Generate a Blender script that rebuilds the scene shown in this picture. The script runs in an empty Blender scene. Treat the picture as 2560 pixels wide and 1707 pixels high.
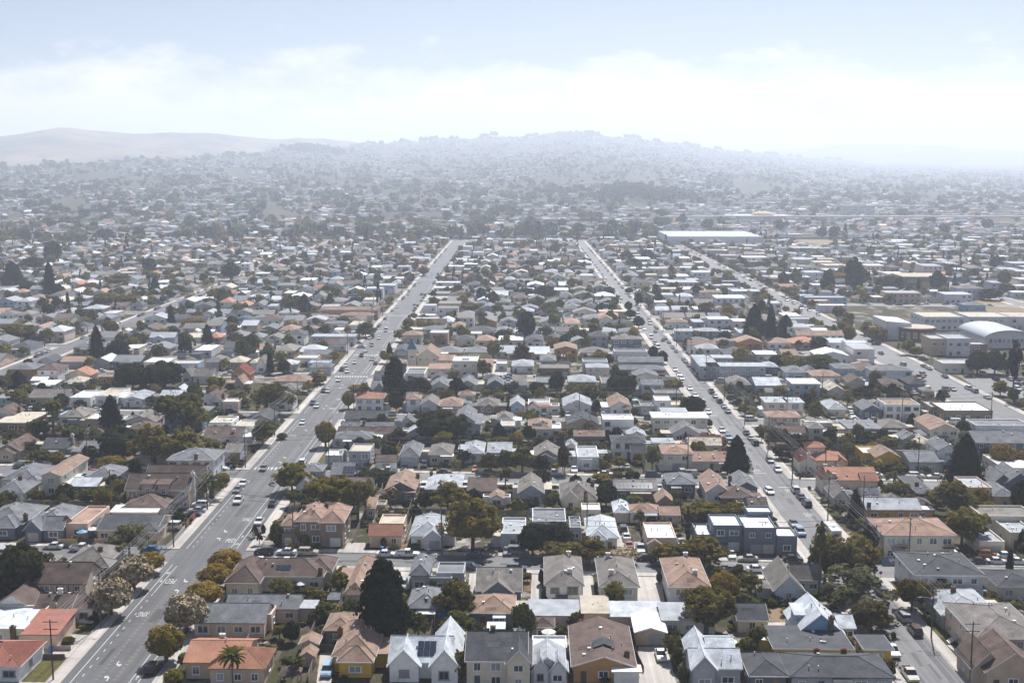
import bpy, math, random
import numpy as np
from mathutils import Vector, Matrix, noise

rnd = random.Random(11)
R = math.radians
scene = bpy.context.scene
col = scene.collection

# ------------------------------------------------------------------ camera
CAM_H = 88.0
FPX = 2990.0                                   # focal length in pixels of the 2560 px wide photograph
PITCH = math.atan((853.5 - 415.6) / FPX)
YAW = math.atan(17.6 / FPX)
cam_d = bpy.data.cameras.new('camera')
cam_d.sensor_width = 36.0
cam_d.lens = 36.0 * FPX / 2560.0
cam_d.clip_start = 1.0
cam_d.clip_end = 60000.0
cam = bpy.data.objects.new('camera', cam_d)
col.objects.link(cam)
cam.location = (0, 0, CAM_H)
cam.rotation_euler = (math.pi / 2 - PITCH, 0, YAW)
scene.camera = cam

# ------------------------------------------------------------------ sun and sky
SUN_EL, SUN_AZ = R(51.0), R(15.0)              # azimuth measured clockwise from the view direction (+Y)
SKY_STRENGTH = 0.05
SUN_STRENGTH = 5.0
EXPOSURE = 0.61
HAZE_DENSITY = 0.00018
sun_d = bpy.data.lights.new('sun', 'SUN')
sun_d.energy = SUN_STRENGTH
sun_d.angle = R(0.55)
sun_d.color = (1.0, 0.98, 0.945)
sun = bpy.data.objects.new('sun', sun_d)
col.objects.link(sun)
to_sun = Vector((math.sin(SUN_AZ) * math.cos(SUN_EL), math.cos(SUN_AZ) * math.cos(SUN_EL), math.sin(SUN_EL)))
sun.rotation_euler = to_sun.to_track_quat('Z', 'Y').to_euler()
sun.location = to_sun * 900

world = bpy.data.worlds.new('World')
scene.world = world
world.use_nodes = True
wn = world.node_tree.nodes
wl = world.node_tree.links
wn.clear()
w_out = wn.new('ShaderNodeOutputWorld')
w_bg = wn.new('ShaderNodeBackground')
w_bg.inputs['Strength'].default_value = SKY_STRENGTH
sky = wn.new('ShaderNodeTexSky')
sky.sky_type = 'NISHITA'
sky.sun_disc = False
sky.sun_elevation = SUN_EL
sky.sun_rotation = SUN_AZ
sky.altitude = 80
sky.air_density = 0.8
sky.dust_density = 1.0
sky.ozone_density = 3.0
# a low bank of cloud standing all round the horizon
tc = wn.new('ShaderNodeTexCoord')
sep = wn.new('ShaderNodeSeparateXYZ')
wl.new(tc.outputs['Generated'], sep.inputs[0])
mp = wn.new('ShaderNodeMapping')
mp.inputs['Scale'].default_value = (1.0, 1.0, 2.6)
wl.new(tc.outputs['Generated'], mp.inputs[0])
def wmath(op, a, b=None, c=None, clamp=False):
    n = wn.new('ShaderNodeMath'); n.operation = op; n.use_clamp = clamp
    for i, v in enumerate((a, b, c)):
        if v is None: continue
        if isinstance(v, (int, float)): n.inputs[i].default_value = v
        else: wl.new(v, n.inputs[i])
    return n.outputs[0]
n1 = wn.new('ShaderNodeTexNoise'); n1.inputs['Scale'].default_value = 5.0; n1.inputs['Detail'].default_value = 3.0
n1.inputs['Roughness'].default_value = 0.5
wl.new(mp.outputs[0], n1.inputs['Vector'])
n2 = wn.new('ShaderNodeTexNoise'); n2.inputs['Scale'].default_value = 17.0; n2.inputs['Detail'].default_value = 7.0
n2.inputs['Roughness'].default_value = 0.62
wl.new(mp.outputs[0], n2.inputs['Vector'])
# height of the bank top in units of sin(elevation)
top = wmath('MULTIPLY_ADD', n1.outputs[0], 0.12, 0.030)
top = wmath('MULTIPLY_ADD', n2.outputs[0], 0.11, wmath('SUBTRACT', top, 0.055))
d_top = wmath('SUBTRACT', top, sep.outputs['Z'])
cover = wmath('MULTIPLY', d_top, 24.0, clamp=True)
n3 = wn.new('ShaderNodeTexNoise'); n3.inputs['Scale'].default_value = 9.0; n3.inputs['Detail'].default_value = 5.0
wl.new(mp.outputs[0], n3.inputs['Vector'])
dens = wmath('MULTIPLY', cover, wmath('MULTIPLY_ADD', n3.outputs[0], 0.6, 0.66, clamp=True))
cloud_mix = wn.new('ShaderNodeMix'); cloud_mix.data_type = 'RGBA'
wl.new(dens, cloud_mix.inputs['Factor'])
wl.new(sky.outputs[0], cloud_mix.inputs['A'])
cloud_mix.inputs['B'].default_value = (15.2, 14.8, 14.8, 1)
wl.new(cloud_mix.outputs['Result'], w_bg.inputs['Color'])
wl.new(w_bg.outputs[0], w_out.inputs['Surface'])

scene.view_settings.view_transform = 'Standard'
scene.view_settings.look = 'None'
scene.view_settings.gamma = 1.0
scene.view_settings.exposure = EXPOSURE
scene.view_settings.use_curve_mapping = False
scene.render.engine = 'CYCLES'
cy = scene.cycles
cy.max_bounces = 6
cy.diffuse_bounces = 2
cy.glossy_bounces = 2
cy.transmission_bounces = 3
cy.volume_bounces = 2
cy.transparent_max_bounces = 8
cy.caustics_reflective = False
cy.caustics_refractive = False
cy.use_denoising = True
cy.sample_clamp_indirect = 6.0
try:
    cy.denoiser = 'OPENIMAGEDENOISE'
    cy.denoising_prefilter = 'ACCURATE'
except Exception:
    pass

# ------------------------------------------------------------------ pixel -> ground
_f = Vector((-math.sin(YAW) * math.cos(PITCH), math.cos(YAW) * math.cos(PITCH), -math.sin(PITCH)))
_r = Vector((math.cos(YAW), math.sin(YAW), 0))
_u = _r.cross(_f)
def gpx(x, y, z=0.0):
    d = _f + _r * ((x - 1280) / FPX) - _u * ((y - 853.5) / FPX)
    t = (z - CAM_H) / d.z
    return d.x * t, d.y * t
TILES = {'a': (0, 1280), 'b': (640, 1280), 'c': (1280, 1280), 'd': (1920, 1280),
         'e': (0, 940), 'f': (640, 940), 'g': (1280, 940), 'h': (1920, 940),
         'i': (0, 560), 'j': (640, 560), 'k': (1280, 560), 'l': (1920, 560)}
TS = 640 / 2350.0
def tp(t, x, y):
    o = TILES[t]
    return o[0] + x * TS, o[1] + y * TS
def tg(t, x, y, z=0.0):
    return gpx(*tp(t, x, y), z)

# ------------------------------------------------------------------ mesh helpers
class MB:
    """collects boxes, prisms and quads and becomes one mesh"""
    def __init__(s): s.v = []; s.f = []; s.m = []
    def add(s, vs, fs, m=0):
        b = len(s.v); s.v += [tuple(p) for p in vs]
        for q in fs: s.f.append(tuple(b + i for i in q)); s.m.append(m)
    def box(s, x0, y0, z0, x1, y1, z1, m=0, skip=''):
        vs = [(x0,y0,z0),(x1,y0,z0),(x1,y1,z0),(x0,y1,z0),(x0,y0,z1),(x1,y0,z1),(x1,y1,z1),(x0,y1,z1)]
        fs = {'b':(3,2,1,0),'t':(4,5,6,7),'f':(0,1,5,4),'r':(1,2,6,5),'k':(2,3,7,6),'l':(3,0,4,7)}
        s.add(vs, [fs[k] for k in fs if k not in skip], m)
    def tube(s, pts, rads, n=8, m=0, cap=True):
        b = len(s.v); k = len(pts)
        for i, p in enumerate(pts):
            p = Vector(p)
            a = Vector(pts[max(i-1,0)]); c = Vector(pts[min(i+1,k-1)])
            t = (c - a).normalized() if (c-a).length > 1e-6 else Vector((0,0,1))
            u = t.cross(Vector((0,0,1)) if abs(t.z) < .9 else Vector((1,0,0))).normalized(); w = t.cross(u)
            for j in range(n):
                an = 2*math.pi*j/n
                s.v.append(tuple(p + (u*math.cos(an) + w*math.sin(an))*rads[i]))
        for i in range(k-1):
            for j in range(n):
                j2 = (j+1) % n
                s.f.append((b+i*n+j, b+i*n+j2, b+(i+1)*n+j2, b+(i+1)*n+j)); s.m.append(m)
        if cap:
            s.f.append(tuple(b+j for j in range(n))[::-1]); s.m.append(m)
            s.f.append(tuple(b+(k-1)*n+j for j in range(n))); s.m.append(m)
    def prism(s, sec, axis, a0, a1, m=0):
        """sec: closed 2D section; extruded along axis 'x' (section = y,z) or 'y' (section = x,z)"""
        n = len(sec)
        P = (lambda a, q: (a, q[0], q[1])) if axis == 'x' else (lambda a, q: (q[0], a, q[1]))
        vs = [P(a0, q) for q in sec] + [P(a1, q) for q in sec]
        fs = [tuple(range(n))[::-1], tuple(range(n, 2*n))] + [(i, (i+1) % n, n+(i+1) % n, n+i) for i in range(n)]
        s.add(vs, fs, m)
    def mesh(s, name, mats=(), smooth=False):
        me = bpy.data.meshes.new(name)
        me.from_pydata(s.v, [], s.f)
        for mt in mats: me.materials.append(mt)
        if len(mats) > 1: me.polygons.foreach_set('material_index', s.m)
        if smooth: me.polygons.foreach_set('use_smooth', [True]*len(s.f))
        me.validate()
        me.update()
        return me

def quads_mesh(name, V, mats, colors=None, tris=False, nrm=None):
    """V: (n,4,3) array of quads -> one mesh, optional per-face colour attribute"""
    k = 3 if tris else 4
    n = V.shape[0]
    me = bpy.data.meshes.new(name)
    me.vertices.add(n*k); me.loops.add(n*k); me.polygons.add(n)
    me.vertices.foreach_set('co', V.reshape(-1).astype(np.float32))
    me.loops.foreach_set('vertex_index', np.arange(n*k, dtype=np.int32))
    me.polygons.foreach_set('loop_start', np.arange(0, n*k, k, dtype=np.int32))
    me.polygons.foreach_set('loop_total', np.full(n, k, dtype=np.int32))
    for m in mats: me.materials.append(m)
    me.update()
    if colors is not None:
        at = me.attributes.new('tint', 'FLOAT_COLOR', 'FACE')
        c4 = np.ones((n, 4), dtype=np.float32); c4[:, :3] = colors
        at.data.foreach_set('color', c4.reshape(-1))
    return me

def ob(name, mesh, parent=None, loc=(0,0,0), rz=0.0, scale=None, color=None):
    o = bpy.data.objects.new(name, mesh)
    col.objects.link(o)
    if parent is not None: o.parent = parent
    o.location = loc
    if rz: o.rotation_euler = (0, 0, rz)
    if scale is not None: o.scale = scale
    if color is not None: o.color = (color[0], color[1], color[2], 1)
    return o
def empty(name, loc, rz=0.0):
    o = bpy.data.objects.new(name, None)
    col.objects.link(o)
    o.location = loc; o.rotation_euler = (0, 0, rz)
    return o
def tag(o, label=None, cat=None, group=None, kind=None):
    if label: o['label'] = label
    if cat: o['category'] = cat
    if group: o['group'] = group
    if kind: o['kind'] = kind
    return o
ORD = ['zeroth','first','second','third','fourth','fifth','sixth','seventh','eighth','ninth','tenth','eleventh','twelfth','thirteenth',
       'fourteenth','fifteenth','sixteenth','seventeenth','eighteenth','nineteenth','twentieth']
TENS = {2:'twenty',3:'thirty',4:'forty',5:'fifty',6:'sixty',7:'seventy',8:'eighty',9:'ninety'}
def ordw(n):
    if n <= 20: return ORD[n]
    if n >= 100: return 'number %d' % n
    t, u = divmod(n, 10)
    if u == 0: return {2:'twentieth',3:'thirtieth',4:'fortieth',5:'fiftieth',6:'sixtieth',7:'seventieth',8:'eightieth',9:'ninetieth'}[t]
    return TENS[t] + '-' + ORD[u]

# ------------------------------------------------------------------ materials
def new_mat(name):
    m = bpy.data.materials.new(name); m.use_nodes = True
    nt = m.node_tree
    b = nt.nodes['Principled BSDF']
    return m, nt.nodes, nt.links, b
def N(nodes, typ, **kw):
    n = nodes.new(typ)
    for k, v in kw.items():
        if k in n.inputs: n.inputs[k].default_value = v
        else: setattr(n, k, v)
    return n
def mixc(nodes, links, fac, a, b, blend='MIX'):
    n = nodes.new('ShaderNodeMix'); n.data_type = 'RGBA'; n.blend_type = blend
    for key, v in (('Factor', fac), ('A', a), ('B', b)):
        if isinstance(v, (int, float)): n.inputs[key].default_value = v
        elif isinstance(v, (tuple, list)): n.inputs[key].default_value = (*v[:3], 1)
        else: links.new(v, n.inputs[key])
    return n.outputs['Result']
def ramp(nodes, links, src, stops):
    r = nodes.new('ShaderNodeValToRGB')
    e = r.color_ramp.elements
    while len(e) < len(stops): e.new(0.5)
    for i, (p, c) in enumerate(stops):
        e[i].position = p; e[i].color = (c, c, c, 1) if isinstance(c, (int, float)) else (*c, 1)
    links.new(src, r.inputs[0])
    return r.outputs[0]
def tint_material(name, rough=0.85, src='object', grain=8.0, grain_amt=0.25, patch=0.35, patch_amt=0.25, bump=0.0, courses=0.0, spec=0.15, metallic=0.0, coat=0.0, k=0.9):
    """surface whose colour is the thing's own paint colour, with grain, weather patches and optional shingle courses"""
    m, ns, ls, b = new_mat(name)
    if src == 'object':
        c0 = N(ns, 'ShaderNodeObjectInfo').outputs['Color']
        crd = N(ns, 'ShaderNodeTexCoord').outputs['Object']
    else:
        a = N(ns, 'ShaderNodeAttribute', attribute_name='tint'); c0 = a.outputs['Color']
        crd = N(ns, 'ShaderNodeNewGeometry').outputs['Position']
    gcrd = N(ns, 'ShaderNodeNewGeometry').outputs['Position']
    g = N(ns, 'ShaderNodeTexNoise', Scale=grain, Detail=3.0, Roughness=0.7); ls.new(gcrd, g.inputs['Vector'])
    gv = ramp(ns, ls, g.outputs[0], [(0.28, 1 - grain_amt), (0.72, 1 + grain_amt)])
    p = N(ns, 'ShaderNodeTexNoise', Scale=patch, Detail=5.0, Roughness=0.6); ls.new(gcrd, p.inputs['Vector'])
    pv = ramp(ns, ls, p.outputs[0], [(0.3, 1 - patch_amt), (0.7, 1 + patch_amt)])
    cc = mixc(ns, ls, 1.0, c0, (k, k, k), 'MULTIPLY')
    cc = mixc(ns, ls, 1.0, cc, gv, 'MULTIPLY')
    cc = mixc(ns, ls, 1.0, cc, pv, 'MULTIPLY')
    if courses > 0:
        sepn = N(ns, 'ShaderNodeSeparateXYZ'); ls.new(gcrd, sepn.inputs[0])
        br = N(ns, 'ShaderNodeTexBrick', offset=0.5, Scale=1.0)
        br.inputs['Color1'].default_value = (1.12, 1.12, 1.12, 1); br.inputs['Color2'].default_value = (0.86, 0.86, 0.86, 1)
        br.inputs['Mortar'].default_value = (0.62, 0.62, 0.62, 1)
        br.inputs['Mortar Size'].default_value = 0.02
        br.inputs['Brick Width'].default_value = 0.42; br.inputs['Row Height'].default_value = 0.28
        comb = N(ns, 'ShaderNodeCombineXYZ')
        ad = N(ns, 'ShaderNodeMath', operation='ADD'); ls.new(sepn.outputs['Y'], ad.inputs[0]); ls.new(sepn.outputs['Z'], ad.inputs[1])
        ls.new(sepn.outputs['X'], comb.inputs[0]); ls.new(ad.outputs[0], comb.inputs[1])
        ls.new(comb.outputs[0], br.inputs['Vector'])
        cc = mixc(ns, ls, courses, cc, mixc(ns, ls, 1.0, cc, br.outputs['Color'], 'MULTIPLY'))
    ls.new(cc, b.inputs['Base Color'])
    b.inputs['Roughness'].default_value = rough
    b.inputs['Specular IOR Level'].default_value = spec
    b.inputs['Metallic'].default_value = metallic
    b.inputs['Coat Weight'].default_value = coat
    if bump > 0:
        bp = N(ns, 'ShaderNodeBump', Strength=bump, Distance=0.03); ls.new(g.outputs[0], bp.inputs['Height']); ls.new(bp.outputs[0], b.inputs['Normal'])
    return m
M = {}
M['wall'] = tint_material('stucco_wall', k=1.0, rough=0.92, grain=3.0, grain_amt=0.07, patch=0.5, patch_amt=0.13, bump=0.2)
M['roof'] = tint_material('shingle_roof', rough=0.9, grain=5.0, grain_amt=0.34, patch=0.45, patch_amt=0.32, courses=0.55, bump=0.4)
M['flat_roof'] = tint_material('flat_roof', rough=0.88, grain=2.2, grain_amt=0.14, patch=0.4, patch_amt=0.22, bump=0.2)
M['tile'] = tint_material('clay_tile', rough=0.8, grain=4.5, grain_amt=0.28, patch=0.4, patch_amt=0.2, bump=0.5)
M['trim'] = tint_material('painted_trim', k=1.0, rough=0.6, grain=3.0, grain_amt=0.05, patch=0.6, patch_amt=0.08)
M['metal'] = tint_material('painted_metal', rough=0.45, grain=3.0, grain_amt=0.05, patch=0.6, patch_amt=0.1, spec=0.5)
M['wood'] = tint_material('weathered_wood', rough=0.9, grain=6.0, grain_amt=0.3, patch=0.5, patch_amt=0.3, bump=0.4)
M['brick'] = tint_material('brick', rough=0.9, grain=6.0, grain_amt=0.25, patch=0.8, patch_amt=0.2, courses=0.4, bump=0.4)
M['car'] = tint_material('car_paint', rough=0.28, grain=2.0, grain_amt=0.03, patch=0.5, patch_amt=0.04, spec=0.5, coat=0.6)
M['far_house'] = tint_material('far_houses', k=0.95, src='attr', rough=0.85, grain=1.2, grain_amt=0.2, patch=0.12, patch_amt=0.15)

def plain(name, c, rough=0.7, spec=0.4, metallic=0.0, emit=None):
    m, ns, ls, b = new_mat(name)
    g = N(ns, 'ShaderNodeTexNoise', Scale=6.0, Detail=3.0)
    ls.new(N(ns, 'ShaderNodeNewGeometry').outputs['Position'], g.inputs['Vector'])
    v = ramp(ns, ls, g.outputs[0], [(0.3, 0.88), (0.7, 1.1)])
    ls.new(mixc(ns, ls, 1.0, c, v, 'MULTIPLY'), b.inputs['Base Color'])
    b.inputs['Roughness'].default_value = rough; b.inputs['Specular IOR Level'].default_value = spec; b.inputs['Metallic'].default_value = metallic
    return m
M['glass'] = plain('window_glass', (0.035, 0.045, 0.06), 0.08, 0.8)
M['curtain'] = plain('curtained_window', (0.30, 0.31, 0.33), 0.15, 0.7)
M['car_glass'] = plain('car_glass', (0.02, 0.025, 0.03), 0.05, 0.9)
M['tyre'] = plain('tyre_rubber', (0.02, 0.02, 0.02), 0.85)
M['rim'] = plain('wheel_rim', (0.5, 0.5, 0.52), 0.3, 0.6, 0.9)
M['lamp_lens'] = plain('headlight_lens', (0.75, 0.77, 0.8), 0.1, 0.8)
M['tail_lens'] = plain('tail_light_lens', (0.35, 0.02, 0.02), 0.2, 0.6)
M['solar'] = plain('solar_cell', (0.02, 0.028, 0.05), 0.12, 0.9)
M['pole'] = plain('pole_timber', (0.11, 0.085, 0.07), 0.9)
M['bark'] = plain('bark', (0.12, 0.095, 0.075), 0.95)
M['wire'] = plain('wire', (0.16, 0.16, 0.17), 0.5)
M['lampgrey'] = plain('lamp_grey', (0.45, 0.46, 0.47), 0.4)
M['signred'] = plain('sign_red', (0.42, 0.02, 0.02), 0.4)
M['signwhite'] = plain('sign_white', (0.8, 0.8, 0.8), 0.4)
M['signblue'] = plain('sign_blue', (0.03, 0.12, 0.35), 0.4)

def road_material(name, base, wear_dir='y', rough=0.7):
    m, ns, ls, b = new_mat(name)
    pos = N(ns, 'ShaderNodeNewGeometry').outputs['Position']
    mpn = N(ns, 'ShaderNodeMapping'); ls.new(pos, mpn.inputs[0])
    mpn.inputs['Scale'].default_value = (0.75, 0.015, 1) if wear_dir == 'y' else (0.015, 0.75, 1)
    t = N(ns, 'ShaderNodeTexNoise', Scale=1.0, Detail=3.0, Roughness=0.6); ls.new(mpn.outputs[0], t.inputs['Vector'])
    tv = ramp(ns, ls, t.outputs[0], [(0.28, 0.70), (0.72, 1.25)])
    g = N(ns, 'ShaderNodeTexNoise', Scale=9.0, Detail=4.0, Roughness=0.8); ls.new(pos, g.inputs['Vector'])
    gv = ramp(ns, ls, g.outputs[0], [(0.25, 0.88), (0.75, 1.12)])
    p = N(ns, 'ShaderNodeTexNoise', Scale=0.09, Detail=6.0, Roughness=0.65); ls.new(pos, p.inputs['Vector'])
    pv = ramp(ns, ls, p.outputs[0], [(0.32, 0.80), (0.68, 1.18)])
    vo = N(ns, 'ShaderNodeTexVoronoi', Scale=0.12, feature='DISTANCE_TO_EDGE'); ls.new(pos, vo.inputs['Vector'])
    cr = ramp(ns, ls, vo.outputs['Distance'], [(0.0, 0.72), (0.006, 1.0)])
    c = mixc(ns, ls, 1.0, base, tv, 'MULTIPLY')
    for v in (gv, pv, cr): c = mixc(ns, ls, 1.0, c, v, 'MULTIPLY')
    ls.new(c, b.inputs['Base Color']); b.inputs['Roughness'].default_value = rough; b.inputs['Specular IOR Level'].default_value = 0.4
    return m
M['road_y'] = road_material('asphalt_avenue', (0.086, 0.086, 0.092), 'y')
M['road_x'] = road_material('asphalt_cross_street', (0.122, 0.12, 0.124), 'x')
M['road_patch'] = road_material('asphalt_patch', (0.042, 0.042, 0.046), 'y')
M['road_old'] = road_material('asphalt_worn', (0.108, 0.106, 0.112), 'y')
M['concrete'] = road_material('pale_concrete', (0.40, 0.365, 0.335), 'y', 0.8)
M['kerb'] = plain('kerb_concrete', (0.33,0.31,0.29), 0.9)
M['paint'] = plain('road_paint', (0.5,0.5,0.49), 0.8)
M['ypaint'] = plain('yellow_road_paint', (0.42, 0.30, 0.12), 0.8)

def ground_material():
    m, ns, ls, b = new_mat('yards_ground')
    pos = N(ns, 'ShaderNodeNewGeometry').outputs['Position']
    mpn = N(ns, 'ShaderNodeMapping'); ls.new(pos, mpn.inputs[0]); mpn.inputs['Scale'].default_value = (0.16, 0.10, 0.0)
    vo = N(ns, 'ShaderNodeTexVoronoi', Scale=1.0, distance='CHEBYCHEV', Randomness=0.85); ls.new(mpn.outputs[0], vo.inputs['Vector'])
    sp = N(ns, 'ShaderNodeSeparateColor'); ls.new(vo.outputs['Color'], sp.inputs[0])
    base = ns.new('ShaderNodeValToRGB'); base.color_ramp.interpolation = 'CONSTANT'
    e = base.color_ramp.elements
    stops = [(0.0, (0.09, 0.068, 0.05)), (0.2, (0.05, 0.05, 0.02)), (0.40, (0.27, 0.24, 0.215)), (0.53, (0.11, 0.085, 0.063)), (0.66, (0.04, 0.042, 0.018)), (0.84, (0.25, 0.15, 0.10)), (0.92, (0.36, 0.33, 0.30))]
    while len(e) < len(stops): e.new(0.5)
    for i, (p, c) in enumerate(stops): e[i].position = p; e[i].color = (*c, 1)
    ls.new(sp.outputs['Red'], base.inputs[0])
    n1_ = N(ns, 'ShaderNodeTexNoise', Scale=0.35, Detail=7.0, Roughness=0.7); ls.new(pos, n1_.inputs['Vector'])
    f1 = ramp(ns, ls, n1_.outputs[0], [(0.42, 0.0), (0.6, 1.0)])
    c = mixc(ns, ls, f1, base.outputs[0], (0.048, 0.045, 0.023))
    n2_ = N(ns, 'ShaderNodeTexNoise', Scale=2.4, Detail=5.0, Roughness=0.75); ls.new(pos, n2_.inputs['Vector'])
    c = mixc(ns, ls, 1.0, c, ramp(ns, ls, n2_.outputs[0], [(0.25, 0.65), (0.75, 1.3)]), 'MULTIPLY')
    ls.new(c, b.inputs['Base Color']); b.inputs['Roughness'].default_value = 0.95; b.inputs['Specular IOR Level'].default_value = 0.15
    return m
M['ground'] = ground_material()
def patchy(name, c1, c2, scale=0.6):
    m, ns, ls, b = new_mat(name)
    pos = N(ns, 'ShaderNodeNewGeometry').outputs['Position']
    n_ = N(ns, 'ShaderNodeTexNoise', Scale=scale, Detail=7.0, Roughness=0.7); ls.new(pos, n_.inputs['Vector'])
    f = ramp(ns, ls, n_.outputs[0], [(0.38, 0.0), (0.62, 1.0)])
    ls.new(mixc(ns, ls, f, c1, c2), b.inputs['Base Color']); b.inputs['Roughness'].default_value = 0.95; b.inputs['Specular IOR Level'].default_value = 0.15
    return m
M['lawn'] = patchy('lawn_grass', (0.07, 0.075, 0.02), (0.12, 0.095, 0.035), 0.9)
M['dirt'] = patchy('dry_soil', (0.27, 0.165, 0.11), (0.19, 0.145, 0.10), 0.7)
M['hill'] = patchy('hill_ground', (0.085, 0.075, 0.05), (0.035, 0.037, 0.028), 0.006)
M['far_hill'] = patchy('dry_grass_hill', (0.30, 0.235, 0.15), (0.04, 0.042, 0.034), 0.0028)
M['drygrass'] = patchy('dry_grass_field', (0.27, 0.2, 0.11), (0.19, 0.14, 0.08), 0.05)

def leaf_material(name, src='object', transl=0.38):
    m, ns, ls, b = new_mat(name)
    out = ns['Material Output']
    if src == 'object': c0 = N(ns, 'ShaderNodeObjectInfo').outputs['Color']
    else: c0 = N(ns, 'ShaderNodeAttribute', attribute_name='tint').outputs['Color']
    pos = N(ns, 'ShaderNodeNewGeometry').outputs['Position']
    a = N(ns, 'ShaderNodeTexNoise', Scale=1.1, Detail=3.0); ls.new(pos, a.inputs['Vector'])
    c = mixc(ns, ls, 1.0, c0, ramp(ns, ls, a.outputs[0], [(0.3, (0.62, 0.66, 0.6)), (0.7, (1.38, 1.3, 1.2))]), 'MULTIPLY')
    d = N(ns, 'ShaderNodeBsdfDiffuse'); ls.new(c, d.inputs['Color'])
    t = N(ns, 'ShaderNodeBsdfTranslucent'); ls.new(c, t.inputs['Color'])
    mx = N(ns, 'ShaderNodeMixShader'); mx.inputs[0].default_value = transl
    ls.new(d.outputs[0], mx.inputs[1]); ls.new(t.outputs[0], mx.inputs[2]); ls.new(mx.outputs[0], out.inputs['Surface'])
    return m
M['leaf'] = leaf_material('leaves')
M['far_leaf'] = leaf_material('far_leaves', 'attr', 0.2)
def bloom_material():
    m, ns, ls, b = new_mat('blossom_leaves')
    pos = N(ns, 'ShaderNodeNewGeometry').outputs['Position']
    a = N(ns, 'ShaderNodeTexNoise', Scale=1.6, Detail=3.0, Roughness=0.7); ls.new(pos, a.inputs['Vector'])
    f = ramp(ns, ls, a.outputs[0], [(0.43, 0.0), (0.56, 1.0)])
    c0 = N(ns, 'ShaderNodeObjectInfo').outputs['Color']
    c = mixc(ns, ls, f, c0, (0.50, 0.40, 0.27))
    ls.new(c, b.inputs['Base Color']); b.inputs['Roughness'].default_value = 0.9; b.inputs['Specular IOR Level'].default_value = 0.1
    return m
M['bloom'] = bloom_material()
# ------------------------------------------------------------------ the setting: ground, hills, streets
SKEW = 0.06                                     # cross streets run slightly askew to the avenues
def cy_at(c, x): return c - SKEW * x
CROSS = [183, 258, 331, 412, 494, 570, 640, 705, 778, 850, 922, 994, 1066, 1138, 1210, 1282, 1354, 1426]
CROSS_W = 9.2
AVES = {'wide avenue': (-78.9, -63.2), 'narrow avenue': (66.9, 76.6), 'school road': (163.5, 180.5), 'far west avenue': (-226.0, -216.0),
        'outer west avenue': (-372.0, -362.0), 'outer east avenue': (318.0, 328.0), 'outermost west avenue': (-520.0, -510.0), 'outermost east avenue': (462.0, 472.0)}
AVE_END = 1440.0

mb = MB(); S = 15800.0
mb.add([(-S,-900,0),(S,-900,0),(S,S,0),(-S,S,0)], [(0,1,2,3)])
tag(ob('ground', mb.mesh('ground', [M['ground']])), 'patchwork of dry yards, soil and paving between the houses', kind='structure')

def interp(tab, x):
    if x <= tab[0][0]: return tab[0][1]
    for (a, b), (c, d) in zip(tab, tab[1:]):
        if x <= c: return b + (d - b) * (x - a) / (c - a)
    return tab[-1][1]
RIDGE = [(-900,424),(0,416),(150,412),(300,405),(540,392),(680,378),(760,370),(800,366),(850,371),(903,363),(930,359),(965,364),(1001,357),(1060,355),(1110,349),(1154,352),(1200,347),(1232,340),(1262,346),(1300,346),(1345,342),(1400,334),(1440,332),(1475,338),(1524,346),(1575,347),(1633,357),(1690,361),(1741,371),(1850,383),(2013,398),(2177,409),(2400,413),(2600,414),(3500,414)]
RDIST = [(-900,4300),(0,4400),(400,4800),(700,6000),(1000,8000),(1700,8600),(2100,10000),(2600,12000),(3500,12000)]
FARR = [(-900,352),(0,348),(60,343),(109,336),(174,324),(250,331),(359,341),(435,334),(544,336),(610,345),(707,350),(762,346),(849,351),(930,362),(1100,380),(1500,400),(1750,398),(1846,385),(1950,372),(2131,362),(2340,368),(2559,384),(2900,398),(3500,400)]
HILL0 = 1490.0
def hill_z(x, y):
    d = math.hypot(x, y)
    if y < 10 or d <= HILL0: return -0.6
    sx = 1297.6 + FPX * x / y
    yr = interp(RIDGE, sx); dr = interp(RDIST, sx)
    zr = CAM_H + dr * (415.6 - yr) / FPX
    t = (d - HILL0) / (dr - HILL0)
    lump = noise.noise(Vector((x*0.0016, y*0.0016, 3.0))) * 14 * min(1, t*3) * max(0, min(1, (t-0.02)*8))
    lump += noise.noise(Vector((sx*0.012, t*2.2, 5.0))) * 16 * max(0, min(1, t*2)) * max(0, 1-t)
    if t <= 1: return zr * (t ** 1.45) * (1 + 0.0) + lump * (1 - t) - 0.6
    return zr * max(0.3, 1 - ((t - 1) * 0.9) ** 2 - (t-1)*0.1) - 0.6
FARDT = [(0,6900),(700,7300),(1000,9600),(1600,13800),(3500,13800)]
def far_z(x, y):
    d = math.hypot(x, y)
    sx = 1297.6 + FPX * x / max(y, 10)
    yr = interp(FARR, sx); FARD = interp(FARDT, sx); F0 = FARD*.675
    zr = CAM_H + FARD * (415.6 - yr) / FPX
    t = (d - F0) / (FARD - F0)
    lump = noise.noise(Vector((x*0.0011, y*0.0011, 9.0))) * 55 * (1 if t < 1 else 0) * max(0, min(1, t*4)) * max(0, 1-t)
    if t < 0: return -3.0
    if t <= 1: return zr * (0.15 * t + 0.85 * t ** 1.2) + lump
    return zr * (1 - (t - 1) * 0.55)
def polar_sheet(name, zf, d0, d1, nd, na, mat, x0=-1700, x1=4200):
    mb = MB()
    for i in range(nd + 1):
        d = d0 * (d1 / d0) ** (i / nd)
        for j in range(na + 1):
            sx = x0 + (x1 - x0) * j / na
            a = math.atan((sx - 1297.6) / FPX)
            x, y = d * math.sin(a), d * math.cos(a)
            mb.v.append((x, y, zf(x, y)))
    for i in range(nd):
        for j in range(na):
            b = i * (na + 1) + j
            mb.f.append((b, b + 1, b + na + 2, b + na + 1)); mb.m.append(0)
    return ob(name, mb.mesh(name, [mat], smooth=True))
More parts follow.
